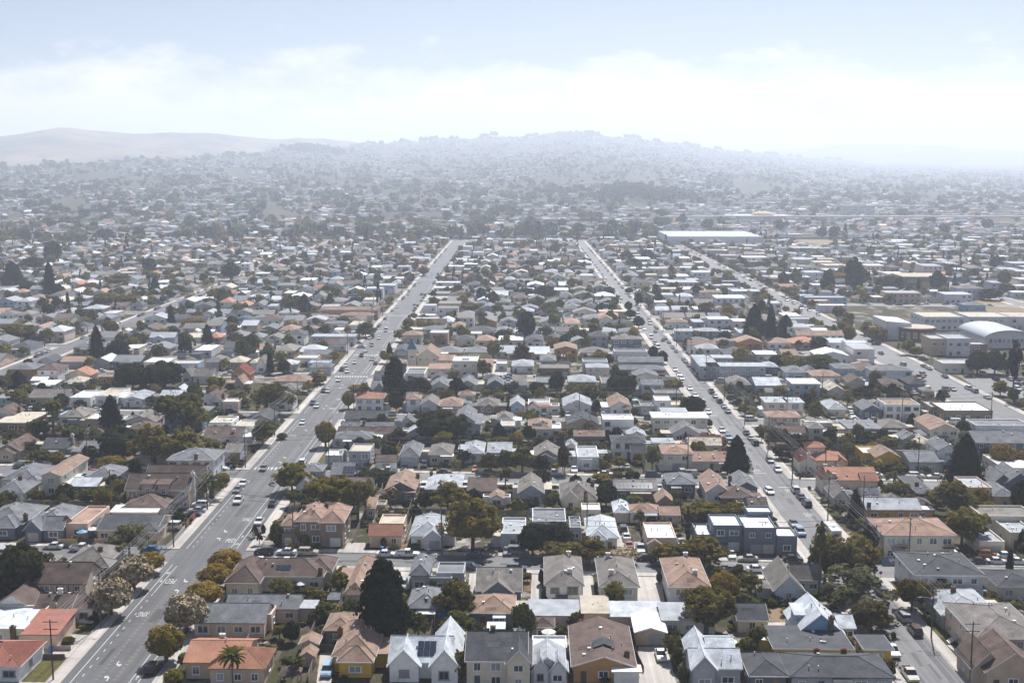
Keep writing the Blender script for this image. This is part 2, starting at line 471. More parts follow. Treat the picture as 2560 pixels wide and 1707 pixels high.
tag(polar_sheet('hill', hill_z, HILL0 - 15, 14000, 84, 170, M['hill']), 'wooded hillside rising beyond the flat town', kind='structure')
tag(polar_sheet('far_hill', far_z, 4650, 15600, 60, 190, M['far_hill']), 'bare dry-grass hills on the skyline', kind='structure')

def flat(name, pts, z, mat, parent=None, kind=None):
    me = MB(); me.add([(p[0], p[1], z) for p in pts], [tuple(range(len(pts)))])
    o = ob(name, me.mesh(name, [mat]), parent)
    if kind: o['kind'] = kind
    return o

AV = {}
for nm, (xl, xr) in AVES.items():
    o = flat('avenue', [(xl,120),(xr,120),(xr,AVE_END),(xl,AVE_END)], 0.05, M['road_y'] if nm in ('wide avenue',) else M['road_old'], kind='structure')
    tag(o, 'asphalt of the ' + nm + ' running away to the hills')
    AV[nm] = o
SCHOOL = (183.5, 455.0, 420.0, 770.0)            # x0, y0, x1, y1 of the school grounds: no cross streets there
CS = []
def cross_parts(c):
    """x ranges over which a cross street runs"""
    half = 0.45 * c + 60
    if 450 < c < 760: return [(-half, 163.5)]
    return [(-half, half)]
for i, c in enumerate(CROSS):
    for xa, xb in cross_parts(c):
        h = CROSS_W / 2
        o = flat('cross_street', [(xa, cy_at(c, xa)-h), (xb, cy_at(c, xb)-h), (xb, cy_at(c, xb)+h), (xa, cy_at(c, xa)+h)], 0.03, M['road_x'], kind='structure')
        tag(o, 'asphalt of the %s cross street counted from the bottom edge' % ordw(i + 1))
        CS.append(o)

# pavements, with separate slabs where they are close enough to tell apart
def pavement(name, x0, x1, ya0, ya1, yb0, yb1, slabs=None):
    """quad strip with corners (x0,ya0) (x1,ya1) (x1,yb1) (x0,yb0)"""
    mb = MB()
    zt = 0.11 if slabs else 0.15
    vs = [(x0,ya0,-.1),(x1,ya1,-.1),(x1,yb1,-.1),(x0,yb0,-.1),(x0,ya0,zt),(x1,ya1,zt),(x1,yb1,zt),(x0,yb0,zt)]
    mb.add(vs, [(4,5,6,7),(0,1,5,4),(1,2,6,5),(2,3,7,6),(3,0,4,7)])
    o = ob(name, mb.mesh(name, [M['concrete']]))
    o['kind'] = 'structure'
    if slabs == 'y':
        n = max(1, int((yb0 - ya0) / 3.0)); L = (yb0 - ya0) / n
        sm = slab_mesh(x1 - x0, L)
        for i in range(n): ob('slab', sm, o, ((x0+x1)/2, ya0 + (i+.5)*L, 0.11))
    elif slabs == 'x':
        n = max(1, int((x1 - x0) / 3.0)); L = (x1 - x0) / n
        sm = slab_mesh(L, yb0 - ya0)
        for i in range(n):
            t = (i + .5) / n
            ob('slab', sm, o, (x0 + (x1-x0)*t, (ya0+yb0)/2 + (ya1-ya0)*t, 0.11), -math.atan(SKEW))
    return o
def slab_mesh(w, l):
    mb = MB(); w -= .035; l -= .035
    mb.box(-w/2, -l/2, 0, w/2, l/2, 0.04)
    return mb.mesh('slab', [M['concrete']])
SWA, SWC = 2.7, 2.3
axs = sorted(AVES.values())
npv = 0
for nm, (xl, xr) in AVES.items():
    for side, (x0, x1) in (('left', (xl - SWA, xl)), ('right', (xr, xr + SWA))):
        ys = 150.0
        cuts = [(cy_at(c, (x0+x1)/2) - CROSS_W/2, cy_at(c, (x0+x1)/2) + CROSS_W/2) for c in CROSS if not (x0 > 180 and 450 < c < 760)] + [(AVE_END, AVE_END)]
        for a, b in cuts:
            if a - ys > 4 and abs(x0) < 0.46 * a + 30:
                near = a < 330 and nm in ('wide avenue', 'narrow avenue')
                o = pavement('pavement', x0, x1, ys, ys, a, a, 'y' if near else None)
                tag(o, 'pale concrete pavement along the %s side of the %s' % (side, nm)); npv += 1
            ys = b
edges = [-900] + [e for p in axs for e in (p[0] - SWA, p[1] + SWA)] + [900]
gaps = [(edges[i], edges[i+1]) for i in range(0, len(edges), 2)]
for ci, c in enumerate(CROSS):
    for xa, xb in cross_parts(c):
        for g0, g1 in gaps:
            x0, x1 = max(g0, xa), min(g1, xb)
            if x1 - x0 < 6: continue
            for s in (-1, 1):
                h0 = CROSS_W/2 if s > 0 else -CROSS_W/2 - SWC
                y0, y1 = cy_at(c, x0) + h0, cy_at(c, x1) + h0
                near = ci == 1 and abs(x0 + x1) < 160
                o = pavement('pavement', x0, x1, y0, y1, y0 + SWC, y1 + SWC, 'x' if near else None)
                tag(o, 'concrete pavement on the %s side of the %s cross street' % ('far' if s > 0 else 'near', ordw(ci+1))); npv += 1

# --- paint on the wide avenue
WA = AV['wide avenue']; NA = AV['narrow avenue']
def wl_cuts(y, pad=6.5):
    return any(abs(y - cy_at(c, -71)) < CROSS_W/2 + pad for c in CROSS)
def strip_runs(y0, y1, pad):
    runs, s = [], y0
    for c in CROSS:
        yc = cy_at(c, -71)
        a, b = yc - CROSS_W/2 - pad, yc + CROSS_W/2 + pad
        if b < y0 or a > y1: continue
        if a - s > 3: runs.append((s, a))
        s = b
    if y1 - s > 3: runs.append((s, y1))
    return runs
ZP = 0.062
def line(x, y0, y1, w=0.14, mat='paint', parent=WA, name='lane_line'):
    return flat(name, [(x-w/2,y0),(x+w/2,y0),(x+w/2,y1),(x-w/2,y1)], ZP, M[mat], parent)
for y0, y1 in strip_runs(185, 900, 1.0):
    line(-77.3, y0, y1); line(-65.6, y0, y1)
for y0, y1 in strip_runs(185, 700, 2.0):
    n = y1 - 17 if y1 - y0 > 26 else y0
    line(-67.1, y0, y1); line(-76.1, n, y1)
    y = y0
    while y < n - 1.5:
        line(-76.1, y, y + 1.1, 0.16, name='lane_dash'); y += 3.6
for x in (-73.1, -70.0):
    dm = MB()
    y = 180.0
    while y < 620:
        if not wl_cuts(y, 1):
            for k in (-.16, .16): dm.add([(x+k-.055,y,ZP),(x+k+.055,y,ZP),(x+k+.055,y+.32,ZP),(x+k-.055,y+.32,ZP)], [(0,1,2,3)])
        y += 1.6
    o = ob('median_studs', dm.mesh('median_studs', [M['ypaint']]), WA); o['kind'] = 'stuff'
def arrow_turn(x, y, flip):
    mb = MB()
    p = [(-.55,-1.25),(-.25,-1.25),(-.22,-.3),(.0,.05),(.35,.12),(.35,-.25),(1.0,.35),(.35,1.0),(.35,.55),(-.1,.5),(-.45,.1)]
    mb.add([(q[0]*.75, q[1]*1.05, 0) for q in p], [tuple(range(len(p)))])
    o = ob('turn_arrow', mb.mesh('turn_arrow', [M['paint']]), WA, (x, y, ZP))
    o.scale = (-1, 1, 1) if not flip else (1, -1, 1)
for t, x, y, fl in (('a',1080,1395,True),('a',975,1520,False),('a',1685,632,True),('a',1618,722,False),('e',2050,1425,True),('e',2000,1493,False),
                    ('f',257,748,True),('f',223,793,False),('f',460,500,False),('f',625,272,True),('f',612,300,False),('f',795,85,True),('f',778,110,False),
                    ('j',905,1345,True),('j',895,1368,False),('j',1010,1235,True),('j',1180,1040,True),('j',1250,960,True),('j',1375,790,True)):
    X, Y = tg(t, x, y)
    arrow_turn(-71.55, Y, fl)
def lettering(txt, x, y, w, l, flip, parent):
    cu = bpy.data.curves.new('txt', 'FONT'); cu.body = txt; cu.align_x = 'CENTER'; cu.align_y = 'CENTER'; cu.size = 1.0
    tmp = bpy.data.objects.new('txt', cu); col.objects.link(tmp)
    bpy.context.view_layer.update()
    me = bpy.data.meshes.new_from_object(tmp); dx, dy = tmp.dimensions.x, tmp.dimensions.y
    bpy.data.objects.remove(tmp)
    me.materials.clear(); me.materials.append(M['paint'])
    o = ob('road_lettering', me, parent, (x, y, ZP), math.pi if flip else 0, (w / max(dx, .1), l / max(dy, .1), 1))
for txt, t, x, y, fl in (('XING','a',1305,935,True),('PED','a',1555,632,True),('PED','a',2105,262,False),('XING','a',2255,70,False),
                         ('XING','f',335,547,True),('PED','f',410,455,True),('PED','f',690,300,False),('XING','f',755,215,False),('PED','j',1165,820+20,True),('XING','j',1150,905,True)):
    X, Y = tg(t, x, y)
    lettering(txt, -74.6 if fl else -68.5, Y, 2.1, 2.7, fl, WA)
for txt, t, x, y, fl, xx in (('STOP','g',2278,865,True,69.5),('STOP','h',180,1055,False,74.2),('STOP','g',2065,490,True,69.6),('STOP','g',1880,362,True,69.4),('SLOW','h',300,1275,False,74.0)):
    X, Y = tg(t, x, y)
    lettering(txt, xx, Y, 2.3, 2.9, fl, NA)
for t, x, y, x0, x1 in (('g',2290,893,67.4,71.5),('h',185,1022,72.0,76.2)):
    X, Y = tg(t, x, y)
    flat('stop_line', [(x0,Y),(x1,Y-.2),(x1,Y+.2),(x0,Y+.4)], ZP, M['paint'], NA)
def arrow_ahead(x, y, flip):
    mb = MB(); p = [(-.07,-.9),(.07,-.9),(.07,.2),(.3,.2),(0,.95),(-.3,.2),(-.07,.2)]
    mb.add([(q[0], q[1], 0) for q in p], [tuple(range(7))])
    o = ob('bike_lane_arrow', mb.mesh('bike_lane_arrow', [M['paint']]), WA, (x, y, ZP), math.pi if flip else 0)
def bike_symbol(x, y, flip):
    mb = MB()
    for cx in (-.38, .38):
        for k in range(10):
            a0, a1 = 2*math.pi*k/10, 2*math.pi*(k+1)/10
            mb.add([(cx+.3*math.cos(a0),.5*math.sin(a0)-.4,0),(cx+.3*math.cos(a1),.5*math.sin(a1)-.4,0),(cx+.2*math.cos(a1),.36*math.sin(a1)-.4,0),(cx+.2*math.cos(a0),.36*math.sin(a0)-.4,0)], [(0,1,2,3)])
    for (ax, ay), (bx, by) in (((-.38,-.4),(-.1,.4)),((-.1,.4),(.38,-.4)),((-.2,.1),(.25,.5)),((-.0,-.4),(-.38,-.4)),((.0,-.4),(.3,.3))):
        dx, dy = bx-ax, by-ay; L = math.hypot(dx, dy); px_, py_ = -dy/L*.05, dx/L*.05
        mb.add([(ax-px_,ay-py_,0.001),(bx-px_,by-py_,0.001),(bx+px_,by+py_,0.001),(ax+px_,ay+py_,0.001)], [(0,1,2,3)])
    ob('bike_symbol', mb.mesh('bike_symbol', [M['paint']]), WA, (x, y, ZP), math.pi if flip else 0)
for t, x, y, fl in (('a',1260,1520,False),('a',1470,630,True),('a',2215,225,False)):
    arrow_ahead(-66.35 if not fl else -76.7, tg(t,x,y)[1], fl)
for t, x, y, fl in (('a',1525,560,True),('a',2170,290,False),('f',2130,170,True)):
    bike_symbol(-66.35 if not fl else -76.7, tg(t,x,y)[1], fl)
# zebra crossings over the wide avenue
for py in (1171.5, 941.3, 887.6, 828.3, 789.0):
    Y = gpx(800, py)[1]
    x = -77.8
    while x < -64:
        flat('crossing_stripe', [(x,Y-1.5+.06*(-71-x)),(x+.6,Y-1.5+.06*(-71-x)),(x+.6,Y+1.5+.06*(-71-x)),(x,Y+1.5+.06*(-71-x))], ZP, M['paint'], WA)
        x += 1.2
for py in (672.0, 700.0):
    Y = gpx(1080, py)[1]
    for k in (-2, 2): flat('crossing_line', [(-78,Y+k),(-64,Y+k),(-64,Y+k+.5),(-78,Y+k+.5)], ZP, M['paint'], WA)
# darker repair patches in the asphalt
def rpatch(t, pts, parent, z=0.056):
    q = [tg(t, *p) for p in pts]
    flat('asphalt_patch', q, z, M['road_patch'], parent)
rpatch('a', [(1350,1010),(1430,1010),(1510,890),(1445,890)], WA)
rpatch('e', [(2210,1210),(2270,1210),(2290,1182),(2235,1182)], WA); rpatch('e', [(2275,1125),(2330,1125),(2349,1092),(2300,1092)], WA)
rpatch('d', [(1150,1132),(1210,1132),(1100,1000),(1070,1000)], NA); rpatch('d', [(1395,1415),(1430,1415),(1345,1288),(1300,1288)], NA)
rpatch('h', [(760,1040),(40,200),(20,190),(40,380)][:0] or [(-60,640),(-20,640),(-230,330),(-262,330)], NA)
rpatch('b', [(1055,470),(1205,472),(1220,445),(1070,443)], CS[1], 0.036)
rpatch('g', [(2190,905),(2230,905),(1905,390),(1870,390)], NA, 0.054)

pr_ = random.Random(21)
mb = MB(); n_ = 12; mb.add([(.42*math.cos(2*math.pi*k/n_), .42*math.sin(2*math.pi*k/n_), 0) for k in range(n_)], [tuple(range(n_))]); MAN = mb.mesh('manhole_cover', [M['road_patch']])
for par, x0, x1, n in ((WA, -77, -64.5, 34), (NA, 68, 75.5, 30)):
    for _ in range(n):
        x, y = pr_.uniform(x0, x1), pr_.uniform(192, 470)
        if pr_.random() < .35: ob('manhole_cover', MAN, par, (x, y, .0575)); continue
        w, l = pr_.uniform(.5, 1.6), pr_.uniform(2, 9)
        w = min(w, x1-x+.01, x-x0+.01) if min(x1-x, x-x0) > .3 else .3
        flat('asphalt_patch', [(x-w/2,y),(x+w/2,y),(x+w/2,y+l),(x-w/2,y+l)], .0545+pr_.random()*.001, M['road_patch'], par)
    for _ in range(26):
        y = pr_.uniform(192, 480); k = pr_.uniform(-.05,.05)
        flat('tar_seam', [(x0-.8,y),(x1+.6,y+k*10),(x1+.6,y+k*10+.16),(x0-.8,y+.16)], .0562+pr_.random()*.0005, M['road_patch'], par)
for k, c in enumerate(CROSS[1:4]):
    for _ in range(26):
        x = pr_.uniform(-.4*c, .4*c); yc = cy_at(c, x)+pr_.uniform(-2.6,1.2); w, l = pr_.uniform(2,9), pr_.uniform(.5,1.5)
        if any(a-1 < x+w and x < b+1 for a, b in AVES.values()): continue
        flat('asphalt_patch', [(x,yc),(x+w,yc-SKEW*w),(x+w,yc-SKEW*w+l),(x,yc+l)], .0345+pr_.random()*.001, M['road_patch'], CS[k+1])
# ------------------------------------------------------------------ houses
WC = {'wh':(.74,.73,.71),'cr':(.60,.54,.44),'gy':(.36,.37,.39),'lg':(.55,.56,.58),'bg':(.135,.165,.205),'lb':(.38,.47,.56),'ta':(.46,.36,.27),'pk':(.60,.45,.36),
      'br':(.22,.17,.13),'ye':(.58,.36,.055),'or':(.46,.25,.10),'dg':(.13,.14,.16),'rd':(.24,.08,.05),'bl':(.22,.37,.50),'sg':(.30,.31,.25)}
WC = {k_: tuple(min(.88, c_*1.2) for c_ in v_) for k_, v_ in WC.items()}
WNAME = {'wh':'white','cr':'cream','gy':'grey','lg':'pale grey','bg':'blue-grey','lb':'pale blue','ta':'tan','pk':'peach','br':'brown','ye':'yellow','or':'orange-brown','dg':'dark grey','rd':'dark red','bl':'blue','sg':'olive grey'}
RC = {'G':(.20,.205,.22),'D':(.085,.088,.097),'B':(.145,.105,.092),'T':(.31,.215,.165),'L':(.40,.42,.45),'W':(.80,.81,.82),'R':(.36,.15,.11),'M':(.215,.195,.18),'P':(.36,.235,.185),'O':(.42,.215,.145),'C':(.52,.46,.38),'V':(.55,.58,.62),'X':(.24,.06,.045),'N':(.2,.3,.42)}
RNAME = {'G':'grey','D':'charcoal','B':'brown','T':'tan','L':'light grey','W':'white','R':'red tile','M':'grey-brown','P':'pinkish tan','O':'orange tile','C':'beige','V':'pale blue-grey','X':'maroon','N':'blue'}
TNAME = {'hip':'hipped','gx':'gabled','gy':'front-gabled','flat':'flat','shed':'lean-to','slab':'low flat'}
FOOT = []                    # footprints (x0,y0,x1,y1)
HOUSES = []                  # (object, info)
_mc = {}
def shared(key, fn):
    if key not in _mc: _mc[key] = fn()
    return _mc[key]
def m_frame():
    mb = MB()
    mb.box(-.54,-.07,-.5,-.43,.03,.5); mb.box(.43,-.07,-.5,.54,.03,.5); mb.box(-.56,-.085,.43,.56,.03,.54); mb.box(-.43,-.06,-.5,.43,.03,-.43); mb.box(-.03,-.045,-.43,.03,.02,.43)
    mb.box(-.6,-.14,-.58,.6,.03,-.501)
    return mb.mesh('window', [M['trim']])
def m_pane():
    mb = MB(); mb.box(-.43,-.02,-.43,-.03,.025,.43); mb.box(.03,-.02,-.43,.43,.025,.43)
    return mb.mesh('pane', [M['glass']])
def m_pane2():
    mb = MB(); mb.box(-.43,-.02,-.43,-.03,.025,.43); mb.box(.03,-.02,-.43,.43,.025,.43)
    return mb.mesh('pane', [M['curtain']])
def m_door():
    mb = MB(); mb.box(-.5,-.05,0,.5,.03,1); mb.box(-.34,-.062,.12,.34,-.051,.45); mb.box(-.34,-.062,.55,.34,-.051,.9)
    return mb.mesh('door', [M['trim']])
def m_gdoor():
    mb = MB()
    for k in range(4): mb.box(-.5,-.05,k*.25+.012,.5,.03,k*.25+.238)
    mb.box(-.5,-.03,0,.5,.03,1)
    return mb.mesh('garage_door', [M['trim']])
def m_vent():
    mb = MB(); mb.tube([(0,0,-.3),(0,0,.45)],[.09,.09],6); mb.tube([(0,0,.45),(0,0,.58)],[.17,.12],6)
    return mb.mesh('roof_vent', [M['metal']])
def m_boxvent():
    mb = MB(); mb.box(-.22,-.22,-.2,.22,.22,.2); mb.box(-.27,-.27,.2,.27,.27,.28)
    return mb.mesh('roof_vent', [M['metal']])
def m_chim(br):
    mb = MB(); mb.box(-.45,-.32,0,.45,.32,1); mb.box(-.53,-.40,.93,.53,.40,.985); mb.box(-.2,-.15,1,.2,.15,1.06)
    return mb.mesh('chimney', [M['brick' if br else 'wall']])
def m_panel():
    mb = MB(); mb.box(-.5,-.5,0,.5,.5,.04)
    return mb.mesh('solar_panel', [M['solar']])
def wall_mesh(w, d, h, roof, rh):
    mb = MB()
    if roof == 'gx':
        mb.prism([(0,-.3),(d,-.3),(d,h),(d/2,h+rh),(0,h)], 'x', 0, w)
    elif roof == 'gy':
        mb.prism([(0,-.3),(w,-.3),(w,h),(w/2,h+rh),(0,h)], 'y', 0, d)
    elif roof == 'flat':
        t = .22; p = .4
        mb.box(0,0,-.3,w,d,h,skip='t')
        o = [(0,0),(w,0),(w,d),(0,d)]; i = [(t,t),(w-t,t),(w-t,d-t),(t,d-t)]
        b = len(mb.v)
        for q in o: mb.v.append((*q,h))
        for q in o: mb.v.append((*q,h+p))
        for q in i: mb.v.append((*q,h+p))
        for q in i: mb.v.append((*q,h-.1))
        for k in range(4):
            n = (k+1) % 4
            for f in ((b+k,b+n,b+4+n,b+4+k),(b+4+k,b+4+n,b+8+n,b+8+k),(b+8+k,b+8+n,b+12+n,b+12+k)): mb.f.append(f); mb.m.append(0)
    else:
        mb.box(0,0,-.3,w,d,h,skip='t' if roof != 'slab' else '')
    return mb.mesh('wall', [M['wall']])
def roof_mesh(w, d, h, roof, rh, o=.45, mat='roof'):
    mb = MB(); t = .17
    if roof == 'gx':
        s = rh/(d/2)
        mb.prism([(-o,h-o*s),(d/2,h+rh),(d+o,h-o*s),(d+o,h-o*s+t),(d/2,h+rh+t),(-o,h-o*s+t)], 'x', -o*.7, w+o*.7)
    elif roof == 'gy':
        s = rh/(w/2)
        mb.prism([(-o,h-o*s),(w/2,h+rh),(w+o,h-o*s),(w+o,h-o*s+t),(w/2,h+rh+t),(-o,h-o*s+t)], 'y', -o*.7, d+o*.7)
    elif roof == 'hip':
        e = [(-o,-o),(w+o,-o),(w+o,d+o),(-o,d+o)]
        W, D = w+2*o, d+2*o
        if W >= D: r = [(-o+D/2,d/2),(w+o-D/2,d/2)]
        else: r = [(w/2,-o+W/2),(w/2,d+o-W/2)]
        vs = [(*q,h-.08) for q in e]+[(*q,h-.08+t) for q in e]+[(*q,h+rh) for q in r]
        fs = [(3,2,1,0)]+[(k,(k+1)%4,4+(k+1)%4,4+k) for k in range(4)]
        if W >= D: fs += [(4,5,9,8),(5,6,9),(6,7,8,9),(7,4,8)]
        else: fs += [(4,5,8),(5,6,9,8),(6,7,9),(7,4,8,9)]
        mb.add(vs, fs)
    elif roof == 'shed':
        mb.prism([(-o,h),(d+o,h+rh),(d+o,h+rh+t),(-o,h+t)], 'x', -o, w+o)
        mb.add([(0,.01,h),(0,d,h),(0,d,h+rh)],[(0,1,2)]); mb.add([(w,.01,h),(w,d,h),(w,d,h+rh)],[(0,1,2)])
    elif roof == 'slab':
        mb.box(-o,-o,h+.002,w+o,d+o,h+.26)
    else:
        mb.box(.22,.22,h-.25,w-.22,d-.22,h)
    return mb.mesh('roof', [M[mat]])
def fascia_mesh(w, d, h, roof, rh, o=.45):
    mb = MB(); e = .012; tk = .05
    if roof in ('hip', 'slab'):
        z0, z1 = (h-.10, h+.075) if roof == 'hip' else (h-.02, h+.23)
        a, b, c, f = -o-e, -o-e, w+o+e, d+o+e
        mb.box(a-tk,b-tk,z0,c+tk,b,z1); mb.box(a-tk,f,z0,c+tk,f+tk,z1); mb.box(a-tk,b,z0,a,f,z1); mb.box(c,b,z0,c+tk,f,z1)
    elif roof == 'gx':
        s = rh/(d/2); z = h-o*s
        mb.box(-o*.7,-o-e-tk,z-.05,w+o*.7,-o-e,z+.15)
        for x in (-o*.7-e-tk, w+o*.7+e):
            mb.prism([(-o,z-.06),(d/2,h+rh-.06),(d+o,z-.06),(d+o,z+.16),(d/2,h+rh+.16),(-o,z+.16)], 'x', x, x+tk)
    elif roof == 'gy':
        s = rh/(w/2); z = h-o*s
        for x in (-o-e-tk, w+o+e): mb.box(x,-o*.7,z-.05,x+tk,d+o*.7,z+.15)
        mb.prism([(-o,z-.06),(w/2,h+rh-.06),(w+o,z-.06),(w+o,z+.16),(w/2,h+rh+.16),(-o,z+.16)], 'y', -o*.7-e-tk, -o*.7-e)
    return mb.mesh('fascia', [M['trim']])
def ridge_mesh(w, d, h, roof, rh, o=.45):
    mb = MB(); r = .09; t = .17
    def seg(a, b): mb.tube([a, b], [r, r], 5)
    if roof == 'gx': seg((-o*.7,d/2,h+rh+t),(w+o*.7,d/2,h+rh+t))
    elif roof == 'gy': seg((w/2,-o*.7,h+rh+t),(w/2,d+o*.7,h+rh+t))
    else:
        W, D = w+2*o, d+2*o
        a, b = ((-o+D/2,d/2,h+rh),(w+o-D/2,d/2,h+rh)) if W >= D else ((w/2,-o+W/2,h+rh),(w/2,d+o-W/2,h+rh))
        z = h-.08+t
        if (Vector(a)-Vector(b)).length > .05: seg(a, b)
        if W >= D: es = (((-o,-o,z),a),((-o,d+o,z),a),((w+o,-o,z),b),((w+o,d+o,z),b))
        else: es = (((-o,-o,z),a),((w+o,-o,z),a),((-o,d+o,z),b),((w+o,d+o,z),b))
        for p, q in es: seg(p, q)
    return mb.mesh('ridge_cap', [M['roof']])
def roof_z(w, d, h, roof, rh, x, y, o=.45):
    if roof == 'gx': return h+rh*(1-abs(y-d/2)/(d/2))+.17
    if roof == 'gy': return h+rh*(1-abs(x-w/2)/(w/2))+.17
    if roof == 'hip':
        W, D = w+2*o, d+2*o
        m = min(x+o, w+o-x, y+o, d+o-y)
        return h+.09+(rh-.09)*min(1, m/(min(W,D)/2))
    if roof == 'slab': return h+.26
    return h
def tile_ribs(w, d, h, roof, rh, o=.45):
    """half-round clay tile columns running up the slopes"""
    mb = MB()
    st = .34
    def rib(a, b):
        a, b = Vector(a), Vector(b)
        if (b-a).length < .3: return
        mb.tube([a, b], [.085, .085], 5, cap=False)
    W, D = w+2*o, d+2*o
    if roof == 'hip':
        m = min(W, D)/2; z0, z1 = h+.1, h+rh+.01
        n = int(W/st)
        for i in range(n+1):
            x = -o+i*st; run = min(m, x+o, w+o-x)
            zz = z0+(z1-z0)*run/m
            rib((x,-o,z0),(x,-o+run,zz)); rib((x,d+o,z0),(x,d+o-run,zz))
        n = int(D/st)
        for i in range(n+1):
            y = -o+i*st; run = min(m, y+o, d+o-y); zz = z0+(z1-z0)*run/m
            rib((-o,y,z0),(-o+run,y,zz)); rib((w+o,y,z0),(w+o-run,y,zz))
    elif roof == 'gx':
        s = rh/(d/2); z = h-o*s+.18
        for i in range(int((w+1.4*o)/st)+1):
            x = -o*.7+i*st
            rib((x,-o,z),(x,d/2,h+rh+.18)); rib((x,d+o,z),(x,d/2,h+rh+.18))
    elif roof == 'gy':
        s = rh/(w/2); z = h-o*s+.18
        for i in range(int((d+1.4*o)/st)+1):
            y = -o*.7+i*st
            rib((-o,y,z),(w/2,y,h+rh+.18)); rib((w+o,y,z),(w/2,y,h+rh+.18))
    else: return None
    return mb.mesh('roof_tiles', [M['tile']])
def window(par, x, y, z, w, h, face='f', trim=(.7,.7,.68)):
    rz = {'f':0,'l':-math.pi/2,'r':math.pi/2,'k':math.pi}[face]
    f = ob('window', shared('frame', m_frame), par, (x,y,z), rz, (w,1.0,h), trim)
    ob('pane', shared(*(('pane', m_pane) if rnd.random() < .6 else ('pane2', m_pane2))), f)
def volume(par, x, y, w, d, h, roof, rh, wc, rc, far=False, trim=None, side='r', wins=True, gar=0, door=True, storeys=None, blocked=(), rng=rnd, tiles=False, back=False):
    """one block of a building: wall + roof (+ ridge caps, fascia) + windows on the sides that face the camera"""
    wo = ob('wall', wall_mesh(w,d,h,roof,rh), par, (x,y,0), color=wc)
    rm = 'tile' if tiles else ('flat_roof' if roof in ('flat','slab','shed') else 'roof')
    ro = ob('roof', roof_mesh(w,d,h,roof,rh,mat=rm), par, (x,y,0), color=rc)
    if roof in ('hip','gx','gy') and not far:
        k = 1.22 if not tiles else .9
        ob('ridge_cap', ridge_mesh(w,d,h,roof,rh), ro, color=tuple(min(1,c*k) for c in rc))
        if tiles:
            tm = tile_ribs(w,d,h,roof,rh)
            if tm: ob('roof_tiles', tm, ro, color=rc)['kind'] = 'stuff'
    if trim is not None and roof in ('hip','gx','gy','slab'):
        ob('fascia', fascia_mesh(w,d,h,roof,rh), ro, color=trim)
    if wins:
        st = storeys or (2 if h > 4.3 else 1)
        tcol = (.8,.8,.78) if sum(wc) < 1.9 or rng.random() < .5 else (.3,.29,.28)
        n = max(1, int(w/2.9))
        xs = [(i+.5)*w/n+rng.uniform(-.15,.15) for i in range(n)]
        used = []
        if gar:
            gw = 2.5
            for g in range(abs(gar)):
                gx_ = (w-.5-gw/2-g*(gw+.3)) if gar > 0 else (.5+gw/2+g*(gw+.3))
                if 0 < gx_-gw/2+.4 and gx_+gw/2-.4 < w:
                    ob('garage_door', shared('gdoor', m_gdoor), par, (x+gx_,y-.02,0.02), 0, (gw,1,2.15), rng.choice([(.7,.7,.69),(.55,.5,.45),(.36,.36,.37),tuple(c*.8 for c in wc)]))
                    used.append((gx_-gw/2-.3, gx_+gw/2+.3))
        dk = rng.randrange(n) if door else -1
        for k in range(st):
            z = k*(h/st)
            zc = z+min(1.55, h/st*.52)
            for i, xx in enumerate(xs):
                if any(a-.55 < xx < b+.55 for a, b in blocked): continue
                if k == 0 and any(a-.5 < xx < b+.5 for a, b in used): continue
                if k == 0 and i == dk and n > 1:
                    ob('door', shared('door', m_door), par, (x+xx,y-.02,0.02), 0, (.95,1,2.05), rng.choice([(.12,.08,.06),(.5,.48,.45),(.2,.05,.04),(.1,.12,.16),(.3,.2,.12)]))
                    continue
                if far and rng.random() < .25: continue
                window(par, x+xx, y-.015, zc, rng.choice([1.2,1.7,2.1]) if w/n > 2.5 else 1.1, rng.choice([1.15,1.35,1.5]), 'f', tcol)
            if not far or rng.random() < .5:
                m_ = max(1, int(d/5.5))
                for i in range(m_):
                    yy = (i+.5)*d/m_+rng.uniform(-.5,.5)
                    window(par, x+(w+.015 if side == 'r' else -.015), y+yy, zc, rng.choice([.9,1.2]), 1.1, side, tcol)
    return wo, ro
def clutter(ro, w, d, h, roof, rh, n, rng):
    for _ in range(n):
        x, y = rng.uniform(.15,.85)*w, rng.uniform(.12,.8)*d
        z = roof_z(w,d,h,roof,rh,x,y)
        ob('roof_vent', shared(*(('vent', m_vent) if rng.random() < .6 else ('bvent', m_boxvent))), ro, (x,y,z), 0, None, rng.choice([(.7,.7,.72),(.45,.45,.46),(.8,.8,.8),(.3,.28,.27)]))
def m_patch():
    mb = MB(); mb.box(-.5,-.5,0,.5,.5,.012); return mb.mesh('roof_patch', [M['roof']])
def roof_patches(ro, w, d, h, roof, rh, rc, rng):
    s = {'gx': rh/(d/2), 'hip': rh/(min(w,d)/2), 'gy': rh/(w/2)}.get(roof, .0); an = math.atan(s)
    for _ in range(rng.randrange(0,4)):
        pw, pd = rng.uniform(.8,2.4), rng.uniform(.6,1.8)
        if roof == 'gy':
            px_, py_ = rng.choice([rng.uniform(.15,.36),rng.uniform(.64,.85)])*w, rng.uniform(.15,.8)*d
            r_ = (0,-an if px_ < w/2 else an,0)
        elif roof == 'gx': px_, py_ = rng.uniform(.15,.85)*w, rng.uniform(.12,.36)*d; r_ = (an,0,0)
        elif roof == 'hip': px_, py_ = rng.uniform(.42,.58)*w, rng.uniform(.06,.2)*min(w,d); r_ = (an*.97,0,0)
        else: px_, py_ = rng.uniform(.2,.8)*w, rng.uniform(.2,.8)*d; r_ = (0,0,rng.uniform(-.1,.1))
        k = rng.choice([.72,.82,1.2,1.3])
        o = ob('roof_patch', shared('rpatch', m_patch), ro, (px_,py_,roof_z(w,d,h,roof,rh,px_,py_)+.012), 0, (pw,pd,1), tuple(min(.9,c*k) for c in rc)); o.rotation_euler = r_
